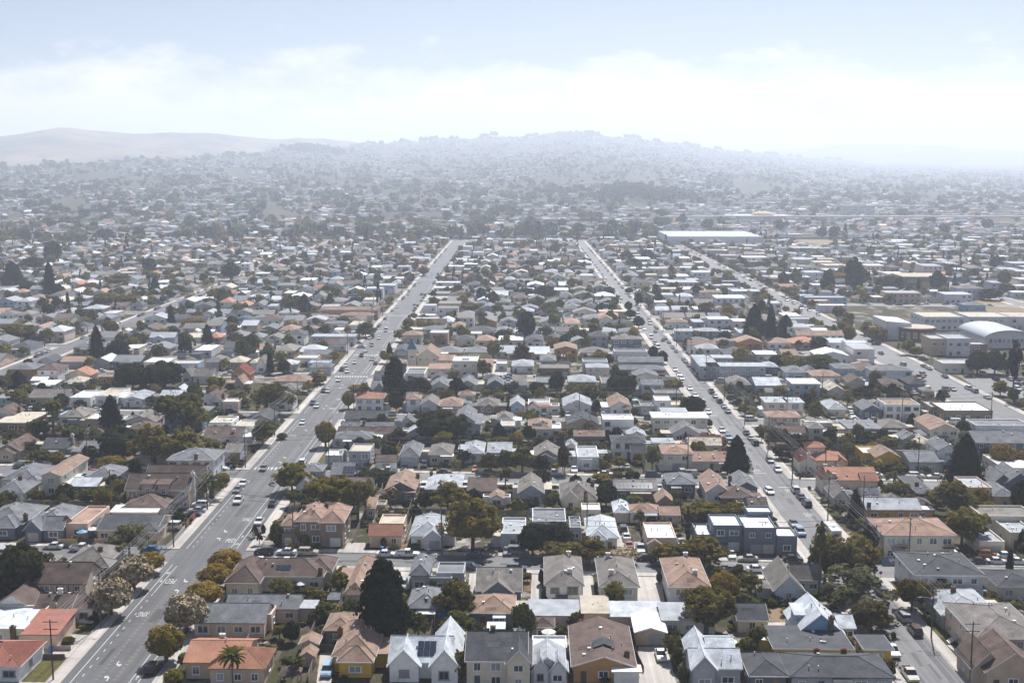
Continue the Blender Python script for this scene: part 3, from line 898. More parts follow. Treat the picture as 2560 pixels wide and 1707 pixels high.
def chimney(ro, x, y, z0, z1, brick=True, wide=1.0):
    ob('chimney', shared('chimb' if brick else 'chimw', lambda: m_chim(brick)), ro, (x,y,z0), 0, (wide,1,z1-z0), rnd.choice([(.2,.09,.06),(.17,.12,.08)]) if brick else (.66,.62,.58))
def solar(ro, w, d, h, roof, rh, x, y, nx, ny, face='f', pale=False):
    """a row of separate panels lying on the roof slope that faces front / left / right"""
    s = {'gx': rh/(d/2), 'hip': rh/(min(w,d)/2), 'gy': rh/(w/2)}.get(roof, .0)
    an = math.atan(s)
    for i in range(nx):
        for j in range(ny):
            px_, py_ = x+i*1.08, y+j*1.62*math.cos(an)
            z = roof_z(w,d,h,roof,rh,px_,py_)+.08
            o = ob('solar_panel', shared('panel', m_panel), ro, (px_,py_,z), 0, (1.02,1.56,1))
            o.rotation_euler = (an,0,0) if face == 'f' else ((0,an,0) if face == 'r' else (0,-an,0))

ROT = -0.013
def building(t, x0, x1, y, d, h, roof, rh, wc, rc, W=(), gar=0, chim=(), sol=(), trim=None, tiles=False, vents=None, lab=None, door=True, wins=True, name='house', cat='house', far=False, world=None, rz=ROT, fl=None, chimw=False):
    if world: X0, Y0, w = world
    else:
        X0, Y0 = tg(t, x0, y); X1, _ = tg(t, x1, y); w = X1 - X0
    side = 'r' if X0 + w/2 < 0 else 'l'
    rng = random.Random(int(abs(X0*13+Y0*7)*10))
    e = empty(name, (X0, Y0, 0), rz)
    wcc = WC[wc]; rcc = RC[rc]
    j = rng.uniform(.93, 1.07); rcc = tuple(c*j for c in rcc)
    blocked = [(q[0], q[0]+q[2]) for q in W if q[1] < -.2 or q[1] < .2 and q[1]+q[3] > 0 and q[1] <= 0]
    if vents is None: vents = 0 if far else rng.randrange(3, 8)
    tr = None
    if not far: tr = {'w':(.72,.72,.71),'k':(.08,.08,.085),None:None}.get(trim) if trim else (rng.choice([None,(.7,.7,.69),(.5,.48,.45)]) if roof != 'slab' else (.7,.7,.69))
    wo, ro = volume(e, 0,0,w,d,h,roof,rh,wcc,rcc,far=far,trim=tr,side=side,gar=gar,door=door,blocked=blocked,rng=rng,tiles=tiles,wins=wins,storeys=fl)
    if vents: clutter(ro, w,d,h,roof,rh,vents,rng)
    if not far and roof != 'shed' and not tiles: roof_patches(ro, w,d,h,roof,rh,rcc,rng)
    fx0, fy0, fx1, fy1 = 0, 0, w, d
    for q in W:
        qx,qy,qw,qd,qh,qr,qrh = q[:7]
        qwc = WC[q[7]] if len(q) > 7 and q[7] else wcc
        qrc = RC[q[8]] if len(q) > 8 and q[8] else rcc
        qt = tiles if not (len(q) > 8 and q[8]) else q[8] in 'RO'
        qo = q[9] if len(q) > 9 else {}
        volume(e, qx,qy,qw,qd,qh,qr,qrh,qwc,qrc,far=far,trim=tr,side=side,gar=qo.get('gar',0),door=qo.get('door',False),rng=rng,tiles=qt,wins=qo.get('wins',True))
        fx0, fy0, fx1, fy1 = min(fx0,qx), min(fy0,qy), max(fx1,qx+qw), max(fy1,qy+qd)
    for (cx_, cy_) in chim:
        xx, yy = cx_*w, cy_*d
        if -.05 < cx_ < 1.05 and -.01 < cy_ < 1.01:
            z = roof_z(w,d,h,roof,rh,min(max(xx,.1),w-.1),min(max(yy,.1),d-.1))
            outside = cx_ <= 0 or cx_ >= 1 or cy_ <= 0
            chimney(ro, xx+( .25 if cx_ >= 1 else (-.25 if cx_ <= 0 else 0)), yy-(.25 if cy_ <= 0 else 0), 0 if outside else z-.4, max(z+1.0, h+rh*.75), not chimw)
    for q in sol: solar(ro, w,d,h,roof,rh,*q)
    FOOT.append((X0+fx0-.3, Y0+fy0-.3, X0+fx1+.3, Y0+fy1+.3))
    HOUSES.append((e, dict(X=X0+w/2, Y=Y0+fy0, w=w, d=d, h=h, roof=roof, wc=wc, rc=rc, lab=lab, cat=cat, name=name, far=far, X0=X0, Y0=Y0, nW=len(W), wcc=wcc, rcc=rcc, rng=rng)))
    return e
B = building
# --- rows nearest the camera (positions read off the photograph, base line of each front wall on the ground)
B('a',-330,185,1556,10.5,3.0,'hip',2.0,'wh','R',tiles=True,trim='w',chim=[(.2,.5)],lab='white house with striped red tile hip roof beside the lawn at lower left')
B('a',-260,235,1225,12,3.0,'flat',0,'cr','V',W=[(10.2,-1.0,6.2,9,2.7,'shed',1.2,'pk','R',{'wins':False})],chim=[(.80,0)],vents=3,lab='cream flat-roofed house with red tile porch roof and brown chimney')
B('a',318,640,1028,8,2.7,'gx',2.0,'wh','B',W=[(7.6,.8,3.4,7,3.2,'gx',1.3),(-8.5,1.6,7.0,11,3.0,'gy',2.2)],chim=[(.55,.5)],chimw=True,lab='white cottage with brown roof, bay window and two gabled wings by the avenue')
B('a',338,800,862,8.5,5.0,'gx',2.8,'ta','B',vents=1,lab='half-timbered two-storey tan house under a steep brown roof')
B('a',620,985,600,11,3.2,'hip',2.4,'br','M',W=[(5.8,-1.5,3.6,4,3,'hip',1.6)],chim=[(.7,.35)],vents=3)
B('a',-190,210,222,15,3.2,'hip',2.6,'bg','G',W=[(4.0,-2.2,5.6,7,3.0,'hip',2.0),(-1,-1.4,3.5,6,3,'gy',2.2)],chim=[(1.0,.12)],trim='w',lab='blue-grey house with hipped bay and tall brick chimney at left edge')
B('a',268,590,246,15,3.2,'hip',2.6,'bg','G',W=[(0,-2.0,3.6,7,3.2,'gy',2.0,None,None,{'gar':1}),(4.0,-1.2,4.6,6,3.0,'gx',2.0)],chim=[(1.0,.1)],trim='w',lab='blue-grey house with blue garage door next to tan flat-roofed house')
B('a',602,812,238,15,3.3,'flat',0,'pk','P',vents=0,lab='peach stucco house with flat pinkish roof and parasols in its yard')
B('a',900,1440,272,12,3.0,'gx',1.8,'pk','D',W=[(10,-1.5,4.6,6,3.0,'hip',1.5)],vents=2,trim='w',lab='peach house with wide charcoal roof behind the white picket fence')
B('e',1030,1440,1340,4,2.6,'shed',.5,'wh','W',vents=0,lab='long white lean-to roof behind the charcoal-roofed peach house',name='shed',cat='shed')
B('e',1135,1500,1312,11,3.0,'hip',2.0,'pk','B',vents=2)
B('e',1165,1740,1215,9,5.2,'gx',3.0,'ta','B',W=[(2,9.5,15.5,8,5.4,'gx',2.8),(4.2,-.4,2.9,3,6.6,'shed',.5,None,None),(8.4,-.4,2.9,3,6.6,'shed',.5)],chim=[(1.0,.4)],chimw=True,lab='large dark brown two-storey apartment house with two dormers')
B('e',1548,1965,946,12,5.6,'hip',2.2,'lg','G',trim='w',chim=[(.62,0.02)],lab='pale grey two-storey house with hipped roof at the avenue corner')
B('e',392,562,1097,20,5.6,'gy',1.0,'cr','T',W=[],vents=0,lab='tall narrow tan-roofed two-storey block with white ridge line')
B('e',25,330,1056,15,3.2,'hip',2.3,'wh','G',chim=[(.3,.9)],W=[(7,-.8,3.0,5,3,'hip',1.3)])
B('e',-40,215,1166,11,2.9,'hip',2.0,'wh','G',chim=[(.55,.6)])
B('e',800,1050,1035,12,3.0,'hip',2.1,'gy','G')
B('e',640,890,1095,9,2.6,'gx',1.2,'bg','V',vents=1)
B('e',-20,180,768,14,3.0,'gy',2.0,'ta','B',W=[(1.4,-2.2,4.4,4,2.7,'gy',1.2)])
B('e',385,610,752,10,3.0,'gx',2.2,'gy','D',chim=[(1.0,.5)],chimw=True)
B('e',735,950,778,10,3.0,'gx',2.0,'bg','G')
B('e',2070,2205,790,9,3.2,'gx',1.6,'gy','M')
B('e',1880,2225,642,9,3.4,'gx',1.9,'wh','B',chim=[(.75,.2)],chimw=True,lab='white house with brown gable and white chimney near the avenue')
B('e',1928,2130,560,10,4.6,'flat',0,'wh','C',W=[(8.0,0,6,10,3.4,'flat',0)],lab='white two-level flat-roofed house beside the leafy yellow-green trees')
B('e',-40,250,505,17,2.8,'slab',0,'br','C',lab='low brown bungalow with broad beige flat roof')
B('e',545,770,455,13,3.0,'hip',2.0,'lb','M',chim=[(.4,.5)])
B('e',782,950,497,11,3.6,'flat',0,'ta','W')
B('e',1155,1420,492,11,3.0,'gy',1.8,'wh','M',W=[(5.0,-.6,5.0,7,3.0,'gy',1.6)],sol=[(1.4,5,3,2,'l')])
B('e',790,945,610,10,2.8,'hip',1.8,'gy','B'); B('e',1185,1390,556,9,2.7,'hip',1.5,'ta','B')
B('e',275,640,266,11,3.0,'gx',2.0,'ta','M',chim=[(1.0,.4)])
B('e',648,835,286,14,3.4,'flat',0,'wh','W'); B('e',878,1075,272,16,3.4,'flat',0,'wh','C')
B('e',1130,1310,284,14,3.0,'gy',.9,'wh','L',trim='w'); B('e',1470,1650,274,10,3.4,'gx',1.6,'rd','V',W=[(3,6,5,7,4.2,'gy',1.8)],lab='dark red house with pale grey gables')
B('e',1842,2030,292,9,3.2,'gy',2.2,'wh','B',W=[(4.2,-.6,3.4,5,3,'gy',2.0)],chim=[(1.0,.3)],lab='white house with twin brown gables and brick chimney')
B('e',2045,2190,312,7,2.8,'flat',0,'pk','W'); B('e',-30,105,272,10,3,'hip',1.6,'lb','L'); B('e',-60,125,440,9,3.4,'gy',2.4,'wh','B',chim=[(1.0,.5)])
B('e',600,760,118,9,2.8,'hip',1.5,'cr','C'); B('e',905,1085,76,9,2.8,'flat',0,'or','G'); B('e',340,500,140,7,2.6,'shed',.5,'wh','W')
B('e',1680,1755,70,9,3.4,'gy',2.6,'wh','M'); B('e',1775,1950,72,9,3.4,'gx',2.4,'wh','M'); B('e',2125,2290,75,9,4.4,'gy',3.0,'or','X',lab='brick-red house with steep maroon gable roof'); B('e',2150,2235,135,9,3,'gy',2.4,'pk','T')
# front rows, middle block
B('b',-170,610,722,9,3.3,'hip',2.4,'cr','B',W=[(-1.2,-4.2,6.6,13,3.3,'hip',2.6),(13.5,3.5,5.5,8,3.2,'hip',1.9)],sol=[(8.3,1.8,3,1,'f')],chim=[(.98,.05)],vents=4,trim=None,lab='rambling cream house with three brown hip roofs and solar panels')
B('b',-270,388,1012,6.5,3.0,'gx',1.5,'pk','G',W=[(-4.2,-7.2,13.2,8.5,3.0,'gx',2.0),(4.2,-4.2,5.6,4.6,3.0,'flat',0,None,'L')],lab='long peach house with grey gables and a light flat-roofed wing')
B('a',1708,2250,1525,10,3.1,'gx',1.7,'ta','O',W=[(5.0,-2.6,9.2,8,3.1,'hip',2.2)],tiles=True,chim=[(.42,.85)],chimw=True,vents=1,lab='peach house with orange tile roofs at the bottom beside the avenue')
B('b',722,1085,1462,15,3.0,'hip',2.4,'ye','T',W=[(1.2,-2.3,5.6,5,2.9,'hip',1.9)],chim=[(.0,.55)],trim=None,lab='yellow house with tan hip roof and car in its side drive')
B('b',1232,1790,1520,9,3.2,'gx',2.6,'wh','V',W=[(.1,-1.6,5.0,6.5,3.2,'gy',2.6),(7.4,-2.2,4.5,15,3.5,'gy',2.6)],sol=[(5.2,1.3,3,2,'f')],trim='w',vents=0,lab='white storybook house with steep pale gables and black solar panels')
B('b',1935,2480,1600,12,4.8,'gx',2.6,'cr','D',W=[(7.0,-1.0,3.8,10,5.0,'gy',2.0)],chim=[(.42,.55)],trim='w',fl=2,lab='two-storey cream house with charcoal roof beside the storybook house')
B('b',645,880,1200,8,2.6,'hip',1.4,'br','T',vents=0,name='garage',cat='garage',lab='small tan-roofed garage left of the giant dark conifer')
B('b',822,985,892,21,3.1,'hip',2.0,'cr','T',vents=4,lab='long narrow tan-roofed house half hidden by the giant conifer')
B('b',1425,1580,728,11,3.6,'hip',1.8,'gy','G',W=[(5.2,1,5.8,7,3.4,'flat',0,None,'G'),(3.6,-.4,5,1.6,2.8,'flat',0,None,'L')],chim=[(2.3,.6)] and [],vents=4,lab='grey house with hipped wing and stepped flat wings')
B('b',1405,1692,1012,10,3.0,'hip',2.0,'bg','G',vents=7,lab='grey hip-roofed house strewn with white roof vents')
B('b',2028,2430,838,12,2.9,'gx',2.6,'bg','M',W=[(1.6,-.8,5.5,5,2.9,'gy',2.2)],vents=3)
B('b',1990,2360,1050,9,2.9,'hip',2.0,'bg','T',vents=2)
B('b',668,760,885,3,2.1,'gx',.7,'bg','G',vents=0,wins=False,name='shed',cat='shed',lab='little grey garden shed beside the wooden fence')
B('b',418,560,1300,3.4,2.1,'gy',.7,'ta','T',vents=0,wins=False,name='shed',cat='shed',lab='tan garden shed behind the patio gazebo'); B('b',420,530,1420,3.2,2.1,'gy',.7,'ta','T',vents=0,wins=False,name='shed',cat='shed',lab='smaller tan shed next to the patio gazebo')
B('b',372,615,300,12,5.8,'hip',2.2,'br','P',W=[(-2.9,-.6,3.0,8,5.0,'hip',1.3),(5.9,-1.2,5.2,12.5,5.9,'hip',2.0,None,None,{'gar':2}),(-2.9,-2.2,3.0,1.7,3.0,'flat',0)],chim=[(.9,.8),(.1,.6)],lab='large brown two-storey stucco house with pinkish hip roofs and twin garages')
B('b',1045,1335,322,5,3.0,'gx',1.8,'pk','O',W=[(1.2,5,5.9,10,3.2,'flat',0,None,'C')],tiles=True,gar=-1,vents=0,lab='peach cottage with bright orange tile roof and flat rear roof')
B('b',1425,1715,330,15,3.0,'hip',2.3,'lg','L',W=[(3.2,-1.0,4.0,4,3.0,'gy',1.6,None,None,{'gar':1})],vents=6,lab='light grey house with gabled garage behind twin utility poles')
B('c',315,640,872,17,4.7,'hip',1.9,'wh','M',fl=2,vents=4,chim=[(.68,.2),(.68,.85)],chimw=True,lab='white two-storey apartment house, leftmost of the matching three')
B('c',818,1150,886,17,4.7,'hip',1.9,'cr','M',fl=2,vents=4,chim=[(.3,.22),(.3,.85)],chimw=True,lab='cream two-storey apartment house, middle of the matching three')
B('c',1452,1800,892,17,4.8,'hip',1.9,'lg','T',fl=2,vents=3,chim=[(.7,.22),(.62,.85)],chimw=True,trim='w',lab='pale two-storey apartment house with patched tan roof, rightmost of three')
B('c',168,642,1060,6.5,2.5,'shed',.55,'cr','L',vents=0,wins=False,name='garage_row',cat='garage',lab='left end of the long row of pale-roofed garages')
B('c',652,880,1062,7.4,3.0,'shed',.55,'cr','C',vents=3,wins=False,name='garage_row',cat='garage',lab='taller second section of the long pale garage row')
B('c',890,1372,1066,6.3,2.4,'shed',.5,'gy','V',vents=0,wins=False,name='garage_row',cat='garage',lab='third section of the pale garage row behind the white garage')
B('c',1385,1860,1125,7.2,2.9,'shed',.6,'cr','L',vents=0,name='garage_row',cat='garage',lab='right end of the garage row with three dark doorways')
B('c',1142,1402,1220,9,2.6,'gy',.8,'ta','W',gar=2,trim='w',vents=0,door=False,name='garage',cat='garage',lab='white-roofed double garage with two white doors')
B('c',565,1120,1560,18,3.0,'gy',1.7,'or','B',W=[(6.9,-1.6,4.2,2.0,2.7,'slab',0,'wh','W',{'wins':False})],chim=[(.9,.18)],trim='w',vents=7,lab='orange-brown craftsman bungalow with broad brown roof edged in white')
B('c',178,472,1580,8,3.4,'gy',1.5,'lg','L',W=[(3.3,-.7,2.6,4,3.2,'gy',1.6),(.4,-.5,2.4,4,3.2,'gy',1.7),(.1,8,6.2,5.5,3.0,'flat',0,None,'W')],trim='w',vents=0,lab='small grey house with twin gables and white metal roof behind')
B('c',1645,2090,1612,7,3.8,'gx',1.8,'gy','V',W=[(.2,-1.2,3.6,13,4.2,'gy',2.0),(3.6,4,4.4,9,4.0,'gx',1.6)],sol=[],trim='w',chim=[(.3,.95)],vents=3,lab='grey house with pale blue-grey gables and solar strip by the hedge')
B('c',2072,2338,1102,7.5,2.6,'gx',1.7,'cr','D',vents=0,name='garage',cat='garage',lab='cream garage with charcoal gable roof beside bare soil')
B('c',190,372,1162,4.2,2.4,'hip',1.1,'br','B',vents=0,name='summer_house',cat='summer house',lab='small brown hip-roofed summer house by the white parasol')
B('c',1240,1508,382,12,3.5,'flat',0,'pk','W',W=[(.3,-1.4,2.4,1.5,3.0,'gy',.7,None,'T')],vents=3,lab='peach flat-roofed house with white roof and tan porch')
B('c',702,962,350,15,3.1,'hip',2.1,'wh','V',W=[(.3,-1.2,3.6,4,3.0,'hip',1.6)],trim='w',vents=3,lab='white house with pale blue-grey hip roof beside driveway of cars')
B('c',185,495,212,11,3.2,'flat',0,'lg','G',vents=5); B('c',528,636,272,9,3.2,'flat',0,'gy','G',vents=3)
B('c',-100,125,332,13,3.2,'flat',0,'lg','L',vents=4)
B('c',1692,1835,350,9,3.4,'flat',0,'bg','W',W=[(3.7,-.5,6.6,9,5.8,'flat',0,None,None,{'gar':2}),(10.3,-.8,3.2,10,3.4,'flat',0)],vents=2,lab='blue-grey stepped flat-roofed apartments, left half by the hedge')
B('c',2128,2420,380,10,5.8,'flat',0,'bg','W',W=[(7.4,-.4,4.6,7,4.0,'flat',0),(2.4,10,6,5,6.6,'flat',0)],gar=2,vents=2,lab='blue-grey stepped flat-roofed apartments at the narrow avenue')
B('d',62,318,820,12,2.6,'gy',2.9,'lg','M',W=[(4.5,5,6.0,5,3.2,'gx',2.2)],chim=[],trim='w',vents=1,lab='steep grey gabled house behind the tall palm')
B('d',272,680,1222,11,2.6,'gy',3.5,'bl','V',W=[(8.4,2.6,2.6,6,2.6,'gx',1.2),(.4,4.0,2.4,4.2,4.4,'shed',.5)],chim=[(.72,0.0)],trim='w',vents=3,lab='bright blue gabled cottage with stone chimney')
B('d',62,755,1388,10,2.8,'slab',0,'ye','D',W=[(16.2,.6,4.6,6,2.5,'slab',0)],trim='w',vents=6,lab='mustard yellow bungalow with flat dark roof edged in white')
B('d',-160,160,1640,9,2.8,'hip',1.6,'dg','D',vents=1); B('d',215,1130,1650,9.5,2.8,'hip',1.7,'gy','D',chim=[(.36,.9),(.64,.9)],vents=3,lab='long dark roofed bungalow along the bottom edge')
B('d',1062,1700,432,13,5.7,'hip',2.0,'cr','P',gar=3,fl=2,vents=5,lab='cream two-storey apartments with pinkish tan hip roof and balconies')
B('d',1345,1958,798,14,5.2,'hip',1.9,'lg','D',fl=2,vents=9,trim='w',lab='pale grey two-storey apartments with dark hip roof dotted with vents')
B('d',1600,2100,1075,14,2.9,'hip',1.9,'sg','L',W=[(1.0,-2.2,3.0,4,2.8,'hip',1.3)],chim=[(.45,.6)],trim='w',vents=2,lab='low olive house with pale grey hip roof behind the parked cars')
B('d',1912,2520,1398,17,5.0,'hip',1.9,'pk','M',fl=2,vents=7,trim='w',lab='pinkish two-storey apartments with stairs and garages at right edge')
B('d',2000,2500,1640,10,3.6,'gy',3.2,'ta','B',W=[(-1.5,2,5,8,3.4,'gy',2.6)],vents=0,lab='tan gabled house with brown roof in the bottom right corner')
B('d',2112,2500,800,10,2.8,'hip',1.4,'cr','D',vents=1); B('d',1955,2450,216,9,4.6,'flat',0,'cr','M',fl=2,vents=2); B('d',2215,2450,335,10,3.6,'flat',0,'cr','L',vents=5)
B('d',1940,2165,392,9,2.9,'flat',0,'cr','L',gar=2,door=False,vents=4,name='garage',cat='garage',lab='cream flat-roofed garage with yellow-brown doors at right edge')
B('d',905,1400,80,10,3.0,'gx',1.5,'or','L',chim=[(.05,.1)],W=[(12,.5,4.6,6,2.8,'slab',0,None,'W')])
# second and third rows
B('f',365,520,1102,7,2.8,'gy',2.0,'wh','G'); B('f',692,888,996,10,3.0,'gx',2.2,'bg','G',sol=[(3.6,.8,3,2,'f')],lab='blue-grey gabled house with solar panels by the avenue')
B('f',440,600,952,7,2.6,'hip',1.2,'gy','G'); B('f',1192,1458,1142,14,3.0,'gy',2.0,'bg','T',W=[(.3,-1.4,3.8,3,2.7,'gy',1.2),(4.1,-1.2,3.6,2,2.5,'shed',.5)],chim=[(.97,.8)],lab='blue-grey bungalow with tan gables and covered rear porch')
B('f',1565,1870,1132,15,2.9,'hip',1.4,'gy','L',chim=[(.02,.9)],vents=4); B('f',1945,2200,1158,13,3.1,'gx',1.8,'br','B',vents=3); B('f',2155,2265,1212,6,2.7,'gy',.8,'wh','T')
B('f',1010,1090,1305,12,2.8,'gx',1.6,'ta','T',vents=0)
B('f',640,790,842,8,3.4,'flat',0,'gy','W',W=[(0,-.6,4.2,8,3.6,'flat',0),(7.0,-.3,6.2,10,4.8,'flat',0,None,'C')],chim=[(.8,.5),(1.04,.5)],chimw=True,lab='grey stucco house with curved white flat roofs at avenue corner')
B('f',1105,1282,862,6,2.6,'gx',1.2,'wh','B',vents=0,name='garage',cat='garage'); B('f',1325,1488,828,15,3.0,'hip',2.2,'lg','G',gar=-1,lab='grey hip-roofed house with pale blue garage door')
B('f',1592,1790,815,13,3.0,'hip',1.6,'cr','M',W=[(3.8,-1.0,3,2,2.8,'slab',0,None,'W')],vents=3); B('f',1915,2080,798,14,3.0,'hip',1.5,'wh','L'); B('f',2130,2340,790,13,3.0,'gx',1.6,'lg','L')
B('f',818,1185,462,9,3.0,'gx',1.6,'gy','D',vents=2); B('f',755,1262,600,5.5,2.9,'gx',1.3,'cr','B'); B('f',790,1262,545,5,2.8,'gx',1.2,'gy','G',chim=[(.42,.3)]); B('f',705,1055,655,9,2.8,'hip',1.8,'lg','G')
B('f',1345,1432,488,6,2.8,'gy',1.6,'lg','G'); B('f',1400,1545,590,8,2.6,'gy',1.5,'lg','L'); B('f',1832,2000,548,18,5.0,'gy',2.0,'lg','G',W=[(6,-.2,2.2,14,4.0,'shed',.5)],lab='grey two-storey gable-ended house behind the spreading dark tree'); B('f',2215,2345,480,10,3.0,'hip',1.6,'cr','M')
B('f',915,1165,328,9,5.0,'hip',1.5,'wh','O',tiles=True,chim=[(.02,.6)],lab='white two-storey Spanish house with orange tile roof'); B('f',1060,1225,190,9,3.2,'gx',2.2,'gy','G',W=[(1.2,-.6,4,4,3.2,'gy',2.4)])
B('f',1382,1505,330,8,4.6,'hip',1.2,'wh','T',gar=1,lab='narrow white two-storey house with pale roof over the garage'); B('f',1518,1665,338,12,3.0,'gy',1.8,'lg','M',gar=-1); B('f',1690,1885,350,12,3.0,'hip',2.0,'ta','T'); B('f',2035,2220,345,11,3.0,'hip',1.8,'br','M',W=[(2.6,-.8,3,2,2.8,'gy',1.0)]); B('f',1865,2000,240,6,2.7,'hip',1.4,'wh','T',gar=1,name='garage',cat='garage')
B('f',1612,1760,165,12,3.2,'gy',1.8,'wh','G'); B('f',1865,2020,152,12,3.0,'gy',1.8,'cr','G'); B('f',2128,2265,152,11,3.2,'gy',1.8,'bg','G')
B('g',68,282,1168,13,3.0,'gy',2.0,'gy','M',vents=3); B('g',458,765,1225,13,3.0,'hip',2.6,'cr','M',W=[(0,-.6,4.2,5,3.0,'gy',2.0)],chim=[(.7,.0),(.96,.8)],lab='cream house with large grey-brown roof and red brick chimney')
B('g',945,1330,1150,11,3.0,'gx',1.5,'br','M',sol=[(.8,1.2,4,2,'f'),(5.2,1.2,5,2,'f')],W=[(4.4,-1.4,4.6,1.6,2.5,'slab',0,None,'C',{'wins':False})],lab='brown house with two banks of pale solar panels')
B('g',1432,1680,1092,11,3.0,'hip',1.6,'bg','G',vents=2); B('g',1792,1985,1172,16,3.4,'gy',1.9,'wh','T',vents=7,lab='white gable house with tan roof dotted with white vents'); B('g',2050,2250,1122,12,3.0,'gy',1.6,'dg','G',chim=[(-.02,.6)])
B('g',1925,2200,1205,9,2.7,'hip',1.8,'br','B',vents=4); B('g',2180,2345,1295,8,2.6,'gx',1.4,'br','B'); B('g',1335,1475,1242,7,2.6,'gy',1.6,'br','T',vents=0,wins=False,name='garage',cat='garage')
B('g',1085,1345,1345,6,2.7,'hip',1.6,'wh','P',vents=1); B('g',1365,1530,1362,6,2.6,'gx',1.2,'pk','P',vents=0,name='garage',cat='garage'); B('g',945,1075,1345,9,2.6,'hip',1.5,'ta','V',gar=1,name='garage',cat='garage'); B('g',640,812,1330,6,2.6,'flat',0,'cr','W',vents=0)
B('g',215,430,825,12,3.0,'gy',2.0,'gy','M',W=[(.4,-1.4,5,3,2.7,'gy',1.3)]); B('g',598,795,855,14,3.4,'flat',0,'wh','L',W=[(1.0,-.7,3.4,.8,2.8,'flat',0)],lab='white flat-roofed house with bow window and arched entry'); B('g',925,1215,758,9,5.2,'hip',1.4,'wh','D',W=[(5.4,-3.8,4.2,4.5,3.2,'gx',1.4,None,None)],lab='white two-storey house with round window and charcoal hip roof')
B('g',1388,1652,868,11,5.0,'hip',1.5,'cr','P',gar=2,W=[(-1.2,-.3,1.4,9,3.0,'flat',0)],lab='cream two-storey duplex with two white garage doors'); B('g',1655,2005,865,9,2.9,'gx',1.7,'cr','P',W=[],gar=-1,lab='long low cream house with pinkish gable roof beside dark cypress tree'); B('g',1625,1915,718,8,3.0,'gx',1.4,'pk','C',W=[(4.4,6,6.2,4,3.0,'gx',1.2,None,'X')],lab='pink house with maroon roof at the narrow avenue'); B('g',1300,1480,690,6,2.6,'slab',0,'wh','L')
B('g',160,355,572,14,3.2,'hip',1.7,'wh','T',sol=[(1.4,1.6,3,1,'f'),(4.4,3.4,2,1,'f')],W=[(7,1.5,3.4,7,2.8,'flat',0,None,'W')],lab='white house with tan hip roof and scattered solar panels'); B('g',510,790,528,12,3.0,'gy',2.2,'ta','D',W=[(5.6,-.4,4.6,8,3.0,'gy',1.8)],sol=[(.6,2,2,2,'l')]); B('g',832,1115,548,9,5.2,'flat',0,'wh','W',fl=2,W=[(4.4,-1.4,4.4,1.5,2.6,'slab',0,None,'C',{'wins':False})],lab='bright white two-storey flat-roofed house')
B('g',1295,1790,532,9,5.4,'slab',0,'cr','W',fl=2,trim='w',W=[(4,9.2,8,6,5.6,'slab',0,None,'L')],lab='long white two-storey apartment block with bands of windows'); B('g',1475,1715,608,8,3.0,'gy',2.4,'lg','G'); B('g',575,842,618,5,2.6,'gx',1.2,'br','T',name='garage',cat='garage',wins=False); B('g',1072,1218,622,7,2.8,'gy',1.3,'wh','L',name='garage',cat='garage'); B('g',505,590,712,5,2.5,'gy',1.0,'lg','L',name='garage',cat='garage')
B('g',148,350,348,11,3.1,'flat',0,'wh','L',W=[(-.1,-.8,3.6,3,3.0,'gy',1.2,None,'O'),(3.6,-.5,4,2.4,2.8,'shed',.7,None,'O',{}),(8.2,-.6,3,5,2.8,'flat',0,None,'P')],lab='white Spanish bungalow with orange tile porch roofs'); B('g',475,725,352,14,3.2,'gy',2.0,'lg','L',W=[(.0,-1.2,4.4,4,3,'gy',1.6,None,None,{'gar':1})],lab='grey house with pale gables and garage by a utility pole'); B('g',900,1080,362,16,3.2,'gy',2.0,'wh','T',W=[(4.6,-.8,2.6,2.4,3,'hip',1.2)],lab='white house with tan gable and arched entrance'); B('g',1180,1330,358,9,3.0,'flat',0,'gy','G',W=[(5.2,.2,5.6,9,5.0,'flat',0,'wh','W'),(10.8,0,4,8,3.4,'flat',0,'cr','C')]); B('g',1190,1385,192,9,4.8,'gx',1.4,'lg','G'); B('g',1305,1560,240,9,3.2,'flat',0,'gy','M',vents=6); B('g',-10,105,345,11,3.0,'gy',1.6,'lb','L')
B('h',290,440,892,10,3.6,'gy',1.4,'cr','O',W=[(4.2,1.0,9.2,10,3.6,'hip',1.6),(3.4,6,5,5,6.2,'hip',1.4),(10.6,.2,3,4,3.2,'gy',1.2)],tiles=True,chim=[(.5,.0)],chimw=True,lab='pinkish villa with many orange tile roofs behind the stop sign'); B('h',560,1000,1090,12,4.2,'gx',2.0,'cr','O',W=[(-1.6,1.0,4.4,8,4.2,'gy',1.6),(8.6,-.6,4,5,4.2,'gx',1.4)],tiles=True,chim=[(.12,.1),(.08,.8)],chimw=True,lab='white house with orange tile gables at the corner of the narrow avenue')
B('h',610,735,1205,10,3.0,'gy',1.8,'gy','M'); B('h',870,1030,1195,7,2.7,'gx',1.4,'pk','M',sol=[(.4,1,4,2,'f')]); B('h',990,1210,862,9,3.8,'gy',1.8,'ye','T',W=[(-2.5,5,8,9,3.6,'flat',0,None,'W')],lab='golden yellow house with tan gable and white flat roof behind'); B('h',1300,1570,892,14,3.4,'gx',1.4,'gy','G',lab='dark grey house with broad grey roof behind a hedge'); B('h',1565,1735,832,12,5.0,'gy',1.6,'wh','G',gar=1,lab='white two-storey gabled house beside the big dark cypress')
B('h',1490,1740,622,17,4.6,'gy',1.8,'cr','T',vents=3,lab='large cream gabled house with tan roof and dark gable vent'); B('h',1905,2400,572,10,4.0,'flat',0,'wh','G',fl=1,vents=4,lab='long white flat-roofed building with curved parapet by the school road',name='shop_building',cat='building'); B('h',1615,2055,422,16,3.8,'flat',0,'br','W',vents=8,W=[(-2,8,7,12,3.4,'flat',0,None,'L')],name='shop_building',cat='shop',lab='brown brick shop with white flat roof on the school road corner')
